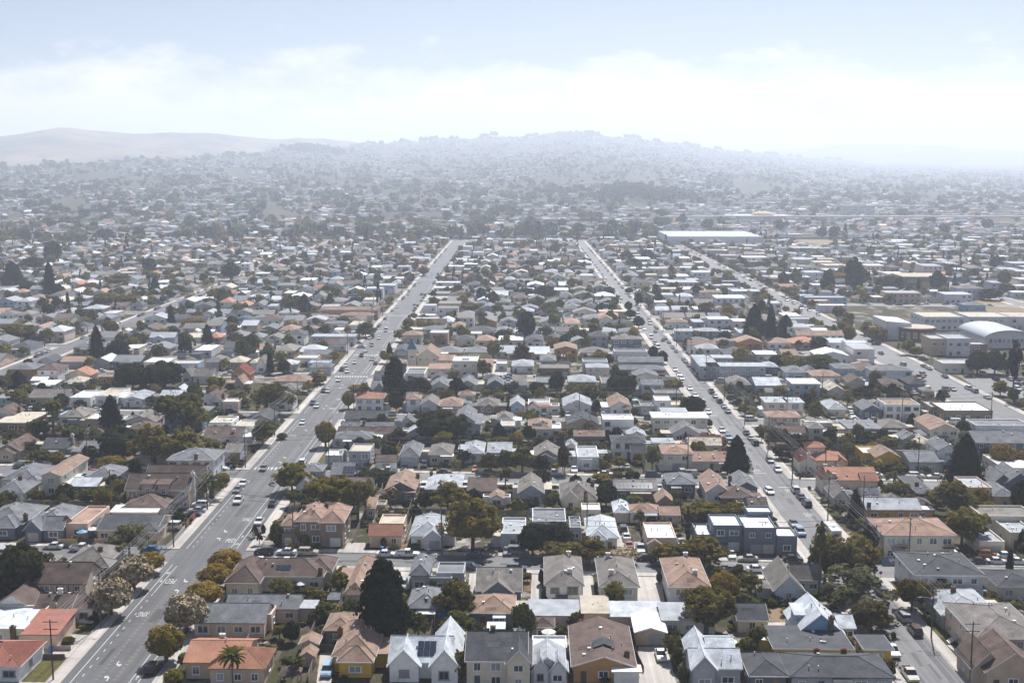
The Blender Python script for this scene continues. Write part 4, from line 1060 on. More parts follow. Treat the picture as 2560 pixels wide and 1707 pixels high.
B('h',1072,1390,402,11,5.2,'flat',0,'wh','T',fl=2,gar=2,vents=3,lab='white twin two-storey building with tan parapet roofs'); B('h',868,1038,392,12,3.2,'gy',1.6,'bg','G',lab='dark blue-grey bungalow with white trimmed bay'); B('h',560,710,382,14,3.0,'hip',1.8,'cr','L'); B('h',-20,175,372,10,5.0,'slab',0,'cr','L',fl=2); B('h',178,320,374,9,5.0,'slab',0,'wh','L',gar=1,fl=2); B('h',225,470,195,11,5.2,'slab',0,'lb','W',fl=2); B('h',560,695,205,13,3.2,'gy',1.6,'cr','C'); B('h',745,885,155,10,4.6,'gy',1.6,'ta','B')
B('h',5,292,498,9,4.6,'hip',1.3,'cr','P',fl=2); B('h',100,390,592,7,2.8,'gx',1.3,'pk','B'); B('h',375,500,600,8,4.4,'hip',1.0,'cr','M'); B('h',345,590,512,6,2.8,'flat',0,'cr','V'); B('h',745,1030,572,13,3.2,'slab',0,'wh','G'); B('h',1050,1280,562,11,3.2,'hip',1.8,'or','M',chim=[(.0,.7)]); B('h',615,790,645,7,2.8,'flat',0,'br','C')
B('h',1380,1515,1175,17,2.9,'slab',0,'dg','D',chim=[(.4,.4)],vents=2); B('h',1830,2045,1188,11,4.6,'flat',0,'pk','L',fl=2,lab='pinkish two-storey flat-roofed house with wooden rear deck'); B('h',2075,2255,1210,13,3.2,'hip',1.4,'pk','G',vents=2); B('h',1905,2400,742,12,4.6,'gx',2.2,'bg','G',lab='large blue-grey house with long grey roof at right edge'); B('h',2180,2420,1085,12,3.4,'gy',2.6,'bg','G',W=[(-3.0,1,5,9,3.2,'gy',2.2)],trim='w',lab='blue-grey house with twin steep gables at right edge')
B('h',1075,1245,1222,6,2.5,'hip',1.1,'br','M',vents=0,name='garage',cat='garage'); B('h',1330,1525,1300,8,2.6,'hip',1.5,'br','B',vents=0,name='garage',cat='garage'); B('h',1240,1390,660,8,2.8,'gy',1.5,'gy','G'); B('h',1330,1490,690,8,2.6,'hip',1.6,'ye','C')
# ------------------------------------------------------------------ larger buildings farther off
B('j',1802,2035,1405,14,6.6,'flat',0,'cr','W',W=[(-19.5,-.2,9.6,8,3.2,'flat',0,None,'C'),(-9.8,0,9.7,8,3.4,'shed',1.0,None,'P'),(-16.5,17,9.0,18,6.2,'gy',3.0,None,'T'),(-7.2,16,7.0,12,4.6,'gx',1.4,None,'P'),(-20.4,16,3.6,3.6,9.0,'flat',0),(11.4,13,5,14,3.2,'gx',1.5,None,'P')],sol=[(4.2,5,3,3,'f')],vents=0,name='church',cat='church',lab='beige church compound with bell tower and white block roofed with solar panels')
ch = HOUSES[-1][0]
mb = MB(); mb.add([(-20.9,15.5,9.4),(-16.3,15.5,9.4),(-16.3,20.1,9.4),(-20.9,20.1,9.4),(-18.6,17.8,13.6)], [(0,1,4),(1,2,4),(2,3,4),(3,0,4),(3,2,1,0)])
ob('spire', mb.mesh('spire', [M['metal']]), ch, color=(.13,.22,.33))
B('j',600,1125,872,10,5.4,'gx',1.3,'ta','T',W=[(13,-11,18,10,3.4,'hip',1.6),(-9,-12,20,5,3.0,'slab',0,None,'T'),(-4,-5,8,5,3.2,'slab',0,None,'B')],vents=0,name='school_hall',cat='church',lab='long tan hall with brown roof and thin white steeple beside the avenue')
mb = MB(); mb.tube([(0,0,5),(0,0,8.0)],[1.0,.9],8); mb.tube([(0,0,8),(0,0,15.5)],[.45,.03],8)
ob('steeple', mb.mesh('steeple', [M['metal']]), HOUSES[-1][0], (30,5,0), color=(.75,.76,.78))
for q in [('j',632,825,1005,9,5.2,'hip',1.2,'wh','G'),('j',512,905,1120,9,4.6,'slab',0,'gy','L'),('j',622,830,1165,9,3.4,'gx',1.6,'wh','B'),('j',435,715,1268,9,3.6,'gx',1.5,'ye','G'),('j',370,560,1308,9,3.6,'flat',0,'cr','W'),
          ('j',500,690,1384,9,3.2,'hip',1.6,'lg','G'),('j',165,490,1512,11,3.0,'hip',1.9,'cr','T'),('j',210,380,1590,9,3.0,'hip',1.8,'wh','M'),('j',0,95,1368,9,3.4,'gy',3.4,'wh','M'),('j',1465,1740,975,8,3.6,'gx',2.2,'cr','B'),
          ('j',1530,1780,1052,10,4.6,'hip',1.8,'bg','G'),('j',1345,1520,1092,10,4.0,'hip',1.8,'cr','T'),('j',1485,1640,892,8,3.2,'flat',0,'wh','W'),('j',1632,1910,656,12,5.0,'flat',0,'wh','W'),('j',1592,1878,732,10,3.6,'slab',0,'ta','L'),
          ('j',1648,1870,592,12,4,'flat',0,'lg','W'),('j',1770,1905,445,9,5.0,'slab',0,'bg','W'),('j',1910,2030,425,9,5.0,'slab',0,'bg','W'),('j',1738,1888,498,8,3.2,'slab',0,'br','T'),('j',1025,1280,530,10,4.0,'slab',0,'br','M'),('j',1412,1590,355,12,4,'flat',0,'wh','W'),
          ('k',922,1190,1152,8,5.0,'hip',1.4,'bg','M'),('k',938,1240,1252,9,3.8,'flat',0,'wh','G'),('k',978,1390,1332,9,3.2,'gx',1.6,'gy','G'),('k',945,1398,1402,8,3.0,'hip',1.6,'bg','G'),('k',685,885,1422,9,4.8,'hip',1.3,'cr','L'),
          ('k',262,518,1412,9,4.0,'slab',0,'br','M'),('k',802,918,1002,9,7.4,'gy',1.6,'cr','T'),('k',805,1055,862,8,3.6,'slab',0,'ta','C'),('k',502,840,580,9,4.2,'gx',2.0,'dg','M'),('k',592,795,525,8,3.8,'flat',0,'wh','L'),('k',1505,1690,1072,9,4.8,'slab',0,'lb','L'),
          ('k',1690,1895,1078,10,5.2,'hip',1.3,'bg','L'),('k',1622,1865,1192,8,4.4,'gx',1.6,'wh','P'),('k',1425,1610,962,9,3.6,'hip',1.6,'wh','T'),('k',315,470,890,8,5.0,'flat',0,'lb','L'),('k',1475,1625,582,9,3.6,'flat',0,'bl','W'),('k',2105,2350,370,22,6,'flat',0,'wh','W'),
          ('k',2020,2290,690,14,5.2,'flat',0,'lb','W'),('k',1925,2095,590,10,4.8,'flat',0,'bg','L'),('k',1735,1925,700,9,5.2,'hip',1.4,'cr','T'),
          ('l',715,910,1212,9,6.0,'flat',0,'wh','W'),('l',450,735,1285,14,3.8,'gy',1.8,'wh','W'),('l',625,800,1442,12,5.2,'hip',1.3,'bl','G'),('l',945,1318,1462,10,5.2,'hip',1.5,'lg','G'),('l',265,690,1105,10,4.6,'gx',1.6,'wh','T'),('l',345,720,742,13,4.4,'flat',0,'bl','L'),
          ('l',385,560,775,8,4.6,'flat',0,'or','W'),('l',470,720,812,10,4.0,'flat',0,'lg','W'),('l',150,370,505,14,4,'flat',0,'lg','W'),('l',0,120,825,14,6.2,'flat',0,'wh','V'),('l',205,420,945,9,4.2,'flat',0,'lg','L'),('l',250,515,1000,7,3.6,'flat',0,'cr','W'),
          ('l',1600,1890,1370,12,4.0,'flat',0,'cr','L'),('l',530,720,450,20,6,'slab',0,'cr','C'),('l',250,520,380,22,5,'slab',0,'cr','L'),('l',1745,1985,690,14,7,'hip',2.2,'lb','M'),('l',1800,1995,800,10,3.6,'hip',1.8,'bl','G'),('l',410,660,1470,12,3.4,'hip',1.8,'cr','T'),
          ('l',165,350,1435,12,3.2,'hip',2.0,'lg','G')]:
    B(*q, far=True, vents=0)
# U-shaped flats on the narrow avenue
B('k',1800,2325,1425,9,5.4,'slab',0,'gy','L',W=[(-3.2,0,7.5,30,5.4,'slab',0),(4.6,22,9,8,5.4,'slab',0)],vents=4,fl=2,name='apartment_block',cat='apartments',lab='pale grey two-storey U-shaped apartment block with wide flat roof')
# school: two pale halls, arched gymnasium, drum-shaped rust building, civic building
for (x0, x1, yb, lab) in ((1430,1790,975,'grey-banded school hall, left of the two alike, with curved entrance canopy'),(1840,2220,975,'grey-banded school hall, right of the two alike'),(2230,2500,975,'school hall cut by the right edge of the picture')):
    B('l',x0,x1,yb,24,7.0,'flat',0,'lg','C',W=[],vents=3,far=True,name='school_building',cat='school',lab=lab)
B('l',1640,1850,1212,16,8.0,'flat',0,'lg','L',W=[(-7,2,7.2,14,7.6,'flat',0,'ta','L'),(11,6,10,9,4.4,'flat',0,'br','L')],vents=0,far=True,name='school_building',cat='school',lab='boxy grey school block with brick base beside the arched gymnasium')
X0, Y0 = tg('l', 1990, 1140); X1, _ = tg('l', 2420, 1140)
gy_ = empty('gymnasium', (X0, Y0, 0)); w_ = X1-X0
mb = MB(); n = 18; sec = [(0,-.3),(w_,-.3),(w_,4.5)] + [(w_/2+w_/2*math.cos(math.pi*k/n), 4.5+4.0*math.sin(math.pi*k/n)) for k in range(1,n)] + [(0,4.5)]
mb.prism(sec, 'y', 0, 34); ob('wall', mb.mesh('wall', [M['wall']]), gy_, color=WC['lg'])
mb = MB(); arc = [(w_/2+(w_/2+.6)*math.cos(math.pi*k/n), 4.55+4.0*math.sin(math.pi*k/n)) for k in range(n+1)]
for k in range(n):
    a, b = arc[k], arc[k+1]
    mb.add([(a[0],-1,a[1]),(b[0],-1,b[1]),(b[0],35,b[1]),(a[0],35,a[1]),(a[0],-1,a[1]+.4),(b[0],-1,b[1]+.4),(b[0],35,b[1]+.4),(a[0],35,a[1]+.4)], [(4,5,6,7)[::-1],(0,1,5,4),(0,3,2,1),(2,3,7,6)])
ob('roof', mb.mesh('roof', [M['metal']], smooth=False), gy_, color=(.36,.385,.42))
for k in range(9): window(gy_, w_*(.12+.095*k), -.02, 3.6, 1.6, 2.2, 'f')
tag(gy_, 'school gymnasium with arched silver roof and glazed gable', 'gymnasium'); FOOT.append((X0-1,Y0-1,X1+1,Y0+35))
X0, Y0 = tg('l', 1410, 1080); rad = 9.5
dr = empty('drum_building', (X0, Y0+rad, 0))
mb = MB(); mb.tube([(0,0,-.3),(0,0,5.6)],[rad,rad],28); mb.tube([(0,0,5.602),(0,0,6.4)],[rad+.5,rad+.5],28); ob('wall', mb.mesh('wall', [M['brick']]), dr, color=(.20,.12,.08))
mb = MB(); mb.tube([(0,0,6.402),(0,0,6.6)],[rad-.2,rad-.2],28); ob('roof', mb.mesh('roof', [M['flat_roof']]), dr, color=RC['C'])
mb = MB(); mb.prism([(-16,-.3),(-3,-.3),(-3,8.5),(-16,9.5)], 'y', -2, 22); ob('wall', mb.mesh('wall', [M['wall']]), dr, color=WC['lg'])
mb = MB(); mb.box(-22,-5,-.3,-16.02,16,5.5); ob('wall', mb.mesh('wall', [M['brick']]), dr, color=(.22,.15,.11))
for k in range(7):
    a = math.radians(-150+20*k); window(dr, (rad+.03)*math.cos(a), (rad+.03)*math.sin(a), 3.0, 1.8, 2.6); dr.children[-1].rotation_euler = (0,0,a+math.pi/2)
tag(dr, 'round rust-brown school building with pale stair tower behind', 'school'); FOOT.append((X0-23,Y0-1,X0+rad,Y0+24))
B('l',1240,1660,600,30,9.0,'slab',0,'br','C',W=[(-13,6,14,20,7,'slab',0,'dg','C'),(12,-6,8,6,5,'flat',0,'ta')],vents=0,far=True,name='civic_building',cat='building',lab='dark brown civic building with overhanging flat roof among conifers')
# vast white warehouse roof and domed store near the foot of the hills
X0, Y0 = gpx(1760, 612); X1, _ = gpx(1895, 612)
B('k',0,0,0,120,9,'flat',0,'lg','V',world=(X0-40,Y0,X1-X0+45),vents=0,far=True,wins=False,name='warehouse',cat='warehouse',lab='vast white-roofed warehouse at the foot of the hills')
# railway embankment wall and freeway strip beyond the last houses
mb = MB(); mb.box(-700,1462,-.5,60,1466,3.4); mb.box(60.02,1462,-.5,900,1466,2.8)
tag(ob('railway_wall', mb.mesh('railway_wall', [M['wall']]), color=(.24,.25,.26)), 'long grey railway embankment wall across the end of the streets', 'wall')
mb = MB(); mb.box(225,1846,10.2,1250,1856,12.6)
for k in range(21): mb.box(240+k*48,1849,-.5,242.5+k*48,1853,10.198)
tag(ob('elevated_track', mb.mesh('elevated_track', [M['wall']]), color=(.62,.60,.57)), 'pale elevated rail viaduct on the right below the hills', 'viaduct')

# ------------------------------------------------------------------ trees
rs = np.random.RandomState(5)
def leafquads(c, nrm, size, rs, aspect=.62):
    n = len(c)
    nrm = nrm + rs.normal(0,.33,(n,3)); nrm /= np.linalg.norm(nrm,axis=1,keepdims=True)+1e-9
    t = rs.normal(0,1,(n,3)); t -= (t*nrm).sum(1,keepdims=True)*nrm; t /= np.linalg.norm(t,axis=1,keepdims=True)+1e-9
    b = np.cross(nrm,t)
    s = (size*rs.uniform(.7,1.35,(n,1)))
    t = t*s; b = b*s*aspect
    return np.stack([c-t-b*.4, c+t*.2-b, c+t+b*.4, c-t*.2+b],axis=1)
def sph(n, rs):
    d = rs.normal(0,1,(n,3)); return d/np.linalg.norm(d,axis=1,keepdims=True)
def core(cx, cz, rx, rz, rs, nu=12, nv=7, k=.78):
    Q = []
    ph = rs.uniform(0,6,4)
    def P(i,j):
        a = 2*math.pi*i/nu; b = math.pi*j/nv
        r = k*(1+.12*math.sin(3*a+ph[0])*math.sin(2*b+ph[1]))
        return (cx[0]+rx*r*math.sin(b)*math.cos(a), cx[1]+rx*r*math.sin(b)*math.sin(a), cz+rz*r*math.cos(b))
    for i in range(nu):
        for j in range(nv): Q.append([P(i,j),P(i,j+1),P(i+1,j+1),P(i+1,j)])
    return np.array(Q)
def crown_lumpy(rs, cz=.55, rx=.5, rz=.45, nc=70, rc=.12, nl=46, ls=.034, solid=.8, flatbottom=-.45):
    d = sph(nc*3, rs); d = d[d[:,2] > flatbottom][:nc]
    rad = rs.uniform(.74,.98,(len(d),1))
    C = d*rad*np.array([rx-rc*.6,rx-rc*.6,rz-rc*.5])
    C[:,2] += cz
    R_ = rs.uniform(.7,1.3,(len(d),1))*rc
    parts = []
    for c, r, dd in zip(C, R_, d):
        q = sph(nl, rs)+dd*.55; q /= np.linalg.norm(q,axis=1,keepdims=True)
        parts.append(leafquads(c+q*r*rs.uniform(.75,1.05,(nl,1)), q, ls, rs))
    parts.append(core((0,0), cz, rx, rz, rs, k=solid))
    return np.concatenate(parts)
def crown_broad(rs, lobes=11, nl=460, ls=.036, gap=.9, zlo=.08):
    parts = []
    for i in range(lobes):
        a = 2*math.pi*i/lobes+rs.uniform(-.4,.4); rr = rs.uniform(.12,.27) if i < lobes-2 else rs.uniform(0,.1)
        z = rs.uniform(zlo+.2,.72) if i < lobes-2 else .74
        lr = rs.uniform(.15,.30); lz = min(lr*rs.uniform(.85,1.1), 1-z+.02, z-zlo+.05)
        c = np.array([rr*math.cos(a), rr*math.sin(a), z])
        for k in range(int(nl/28)):
            dd = sph(1,rs)[0]; dd[2] = abs(dd[2])*.9-.35*rs.rand(); dd /= np.linalg.norm(dd)
            cc = c+dd*np.array([lr,lr,lz])*rs.uniform(.6,1.0); r = lr*rs.uniform(.22,.42)
            q = sph(28,rs)+dd*.5; q /= np.linalg.norm(q,axis=1,keepdims=True)
            parts.append(leafquads(cc+q*r*rs.uniform(.6,1.1,(28,1)), q, ls, rs))
        if gap > .5 and rs.rand() < .7: parts.append(core(c[:2], z, lr, lz, rs, 8, 5, .60))
    return np.concatenate(parts)
def crown_conifer(rs, n=3400, prof=lambda z: (1-z)**.75, zlo=.06, ls=.032, droop=.5, k=9):
    z = zlo+(1-zlo)*rs.rand(n)**1.15; a = rs.rand(n)*2*math.pi
    tier = .5+.5*np.sin(z*46+rs.uniform(0,6)+2.0*np.sin(a*2))
    lob = .78+.15*np.sin(a*k+z*17)+.13*np.sin(a*3+z*9+1.3)
    r = .5*np.vectorize(prof)((z-zlo)/(1-zlo))*lob*(.80+.22*tier)*rs.uniform(.72,1.06,n)
    c = np.stack([r*np.cos(a), r*np.sin(a), z-.03*tier],1)
    nr = np.stack([np.cos(a),np.sin(a),np.full(n,droop)],1)
    Q = [leafquads(c,nr,ls,rs,.8)]
    m = 10
    for j in range(8):
        z0, z1 = zlo+(1-zlo)*j/8, zlo+(1-zlo)*(j+1)/8
        r0, r1 = .5*.70*prof(j/8), .5*.70*prof(min(1,(j+1)/8))
        for i in range(m):
            a0, a1 = 2*math.pi*i/m, 2*math.pi*(i+1)/m
            Q.append(np.array([[[r0*math.cos(a0),r0*math.sin(a0),z0],[r0*math.cos(a1),r0*math.sin(a1),z0],[r1*math.cos(a1),r1*math.sin(a1),z1],[r1*math.cos(a0),r1*math.sin(a0),z1]]]))
    return np.concatenate(Q)
def crown_cedar(rs, nc=190, nl=42, ls=.024):
    parts = []
    for i in range(nc):
        z = .06+.9*rs.rand()**.85; a = rs.rand()*6.283
        pr = .5*min(1.0,(1-z)**.52*1.12)*(.84+.16*math.sin(a*3+z*8)+.08*math.sin(a*5-z*13)); rc = rs.uniform(.055,.115)
        r = max(0,pr-rc*.7)*rs.uniform(.85,1.05); c = np.array([r*math.cos(a),r*math.sin(a),z]); dd = np.array([math.cos(a),math.sin(a),.45]); dd /= np.linalg.norm(dd)
        q = sph(nl,rs)+dd*.6; q /= np.linalg.norm(q,axis=1,keepdims=True)
        parts.append(leafquads(c+q*rc*np.array([1,1,.7])*rs.uniform(.7,1.1,(nl,1)), q, ls, rs, .8))
    for j in range(5): parts.append(core((0,0),.14+.17*j,.40*min(1,(1-.14-.17*j)**.5*1.12),.16,rs,10,6,.95))
    return np.concatenate(parts)
def crown_palm(rs, fronds=44, zc=.82, L=.5, droopy=.5, seg=5, wd=.06):
    Q = []
    for i in range(fronds):
        a = 2*math.pi*i*.618; el = rs.uniform(-.3,1.15)
        p = np.array([0,0,zc]); prev = None
        for s in range(seg+1):
            t = s/seg; ang = el-droopy*1.7*t*t
            if s: p = p+np.array([math.cos(a)*math.cos(ang),math.sin(a)*math.cos(ang),math.sin(ang)*.7])*L/seg
            w = wd*(1-.75*abs(t-.45)); o = np.array([-math.sin(a),math.cos(a),-.0])*w
            cur = (p-o, p+o)
            if prev is not None: Q.append([prev[0],prev[1],cur[1],cur[0]])
            prev = cur
    return np.array(Q)
def trunk_mesh(rs, top=.55, r0=.035, limbs=4, spread=.26, r1=.02):
    mb = MB(); mb.tube([(0,0,-.02),(.01,.005,top*.5),(0,.01,top)],[r0*1.25,r0,r1],7)
    for i in range(limbs):
        a = 2*math.pi*i/limbs+rs.uniform(-.5,.5); z = top*rs.uniform(.55,.95)
        mb.tube([(0,0,z),(spread*.5*math.cos(a),spread*.5*math.sin(a),z+.12),(spread*math.cos(a),spread*math.sin(a),z+.22)],[r1,r1*.75,r1*.35],5)
    return mb.mesh('trunk', [M['bark']])
def lm(Q, mat='leaf'):
    c = Q.mean(axis=1); r = np.percentile(np.hypot(c[:,0],c[:,1]), 97); z1 = np.percentile(c[:,2], 99.5)
    Q = Q*np.array([.49/r,.49/r,.985/z1])
    return quads_mesh('crown', Q, [M[mat]])
CROWN = {
 'gold': [lm(crown_lumpy(np.random.RandomState(s))) for s in (1,2,3)],
 'bloom': [lm(crown_lumpy(np.random.RandomState(s)),'bloom') for s in (4,5)],
 'broad': [lm(crown_broad(np.random.RandomState(s))) for s in (6,7,8,9)],
 'airy': [lm(crown_broad(np.random.RandomState(s),lobes=9,nl=250,ls=.036,gap=0,zlo=.10)) for s in (10,11)],
 'dense': [lm(crown_lumpy(np.random.RandomState(s),cz=.55,rx=.5,rz=.45,nc=80,rc=.10,nl=44,ls=.036,flatbottom=-.7)) for s in (12,13)],
 'bush': [lm(crown_lumpy(np.random.RandomState(s),cz=.45,rx=.5,rz=.52,nc=40,rc=.16,nl=40,ls=.055,flatbottom=-.35)) for s in (14,15)],
 'cedar': [lm(crown_cedar(np.random.RandomState(16)))],
 'conifer': [lm(crown_conifer(np.random.RandomState(s),3400,lambda z:min(1.0,(1-z)**.58*1.08))) for s in (17,18)],
 'cypress': [lm(crown_conifer(np.random.RandomState(19),1500,lambda z:max(0,math.sin(math.pi*min(1,.12+.88*z)))**.6,.02,.05,1.2,5))],
 'palm': [lm(crown_palm(np.random.RandomState(20)))],
 'fan': [lm(crown_palm(np.random.RandomState(21),60,.93,.5,.75,4,.09))],
 'date': [lm(crown_palm(np.random.RandomState(22),64,.55,.62,.62,6,.045))],
}
TRUNK = {'gold': trunk_mesh(np.random.RandomState(1),.5,.045), 'broad': trunk_mesh(np.random.RandomState(2),.5,.035,5), 'airy': trunk_mesh(np.random.RandomState(3),.55,.035,6,.3),
         'conifer': trunk_mesh(np.random.RandomState(4),.85,.03,0), 'palm': trunk_mesh(np.random.RandomState(5),.82,.03,0,r1=.026), 'fan': trunk_mesh(np.random.RandomState(6),.94,.10,0,r1=.07), 'bush': trunk_mesh(np.random.RandomState(7),.4,.05,3)}
TCOL = {'gold':(.27,.195,.048),'bloom':(.15,.112,.048),'green':(.115,.118,.036),'olive':(.165,.145,.046),'dark':(.045,.050,.023),'yg':(.215,.178,.042),'grey':(.13,.128,.066),'purple':(.06,.036,.034),'mag':(.145,.117,.034),'con':(.022,.027,.016),'red':(.12,.09,.042)}
KIND = {  # kind: (crown, trunk, colour, object name, label words)
 'gold':('gold','gold','gold','street_tree','round golden-leaved tree'),'bloom':('bloom','gold','bloom','street_tree','round tree covered in pale blossom'),
 'green':('broad','broad','green','broadleaf_tree','spreading deep green tree'),'olive':('broad','broad','olive','broadleaf_tree','olive green tree'),'dark':('dense','broad','dark','broadleaf_tree','dense blackish green tree'),
 'yg':('broad','broad','yg','broadleaf_tree','yellow-green tree'),'grey':('airy','airy','grey','broadleaf_tree','airy grey-green tree'),'airy':('airy','airy','olive','broadleaf_tree','open airy olive tree'),
 'purple':('airy','airy','purple','broadleaf_tree','purplish leaved small tree'),'mag':('broad','broad','mag','broadleaf_tree','bronze-green magnolia tree'),'con':('conifer','conifer','con','conifer_tree','dark conifer'),
 'cedar':('cedar','conifer','con','conifer_tree','huge dark conifer'),'cyp':('cypress','conifer','dark','cypress_tree','slender columnar cypress'),'palm':('palm','palm','green','palm_tree','feathery palm'),'fan':('fan','fan','green','palm_tree','tall thin fan palm'),
 'date':('date','fan','green','palm_tree','broad date palm'),'bush':('bush','bush','green','shrub','rounded green shrub'),'ybush':('bush','bush','yg','shrub','rounded yellow-green shrub'),'dbush':('bush','bush','dark','shrub','rounded dark shrub'),'red':('broad','broad','red','broadleaf_tree','reddish brown leaved tree'),'gbush':('bush','bush','gold','shrub','rounded golden shrub'),'pine':('airy','conifer','con','conifer_tree','tall open pine')}
TREES = []; TFOOT = []
def tree(kind, X, Y, h, w, jit=None):
    cr, tk, cn, nm, words = KIND[kind]
    rng = random.Random(int(X*31+Y*17))
    c = TCOL[cn]; j = rng.uniform(.82,1.18); c = (c[0]*j*rng.uniform(.92,1.08), c[1]*j, c[2]*j*rng.uniform(.85,1.15))
    e = empty(nm, (X,Y,0), rng.uniform(0,6.28))
    ob('trunk', TRUNK[tk], e, (0,0,0), 0, (min(w,h)*(1 if tk not in ('fan','palm') else .9), min(w,h)*(1 if tk not in ('fan','palm') else .9), h))
    ob('crown', rng.choice(CROWN[cr]), e, (0,0,0), 0, (w,w*rng.uniform(.9,1.1),h), c)
    TREES.append((e, dict(X=X,Y=Y,h=h,w=w,kind=kind,words=words,nm=nm)))
    TFOOT.append((X,Y,w*.5))
    return e
def T(t, x, y, wpx, ytop, kind):
    px_, py_ = tp(t, x, y)
    X, Y = gpx(px_, py_)
    s = (py_-400)/90.0 if False else FPX/((Vector((X,Y,0))-Vector((0,0,CAM_H))).dot(_f))
    ppm = s/TS
    dep = math.atan2(CAM_H, Y)
    w = wpx/ppm*(1.0 if 'bush' in kind else (1.18 if kind in ('yg','olive','mag','grey') else 1.1))
    hpx = (y-ytop)/ppm
    # crown depth adds to the apparent height when looked at from above
    h = max(.6, (hpx*1.08-.15*w*math.sin(dep))/math.cos(dep))
    if wpx > 230 and kind not in ('gold','bloom','cedar','con','date'): w *= 1.1; h *= 1.08
    return tree(kind, X, Y, h, w)
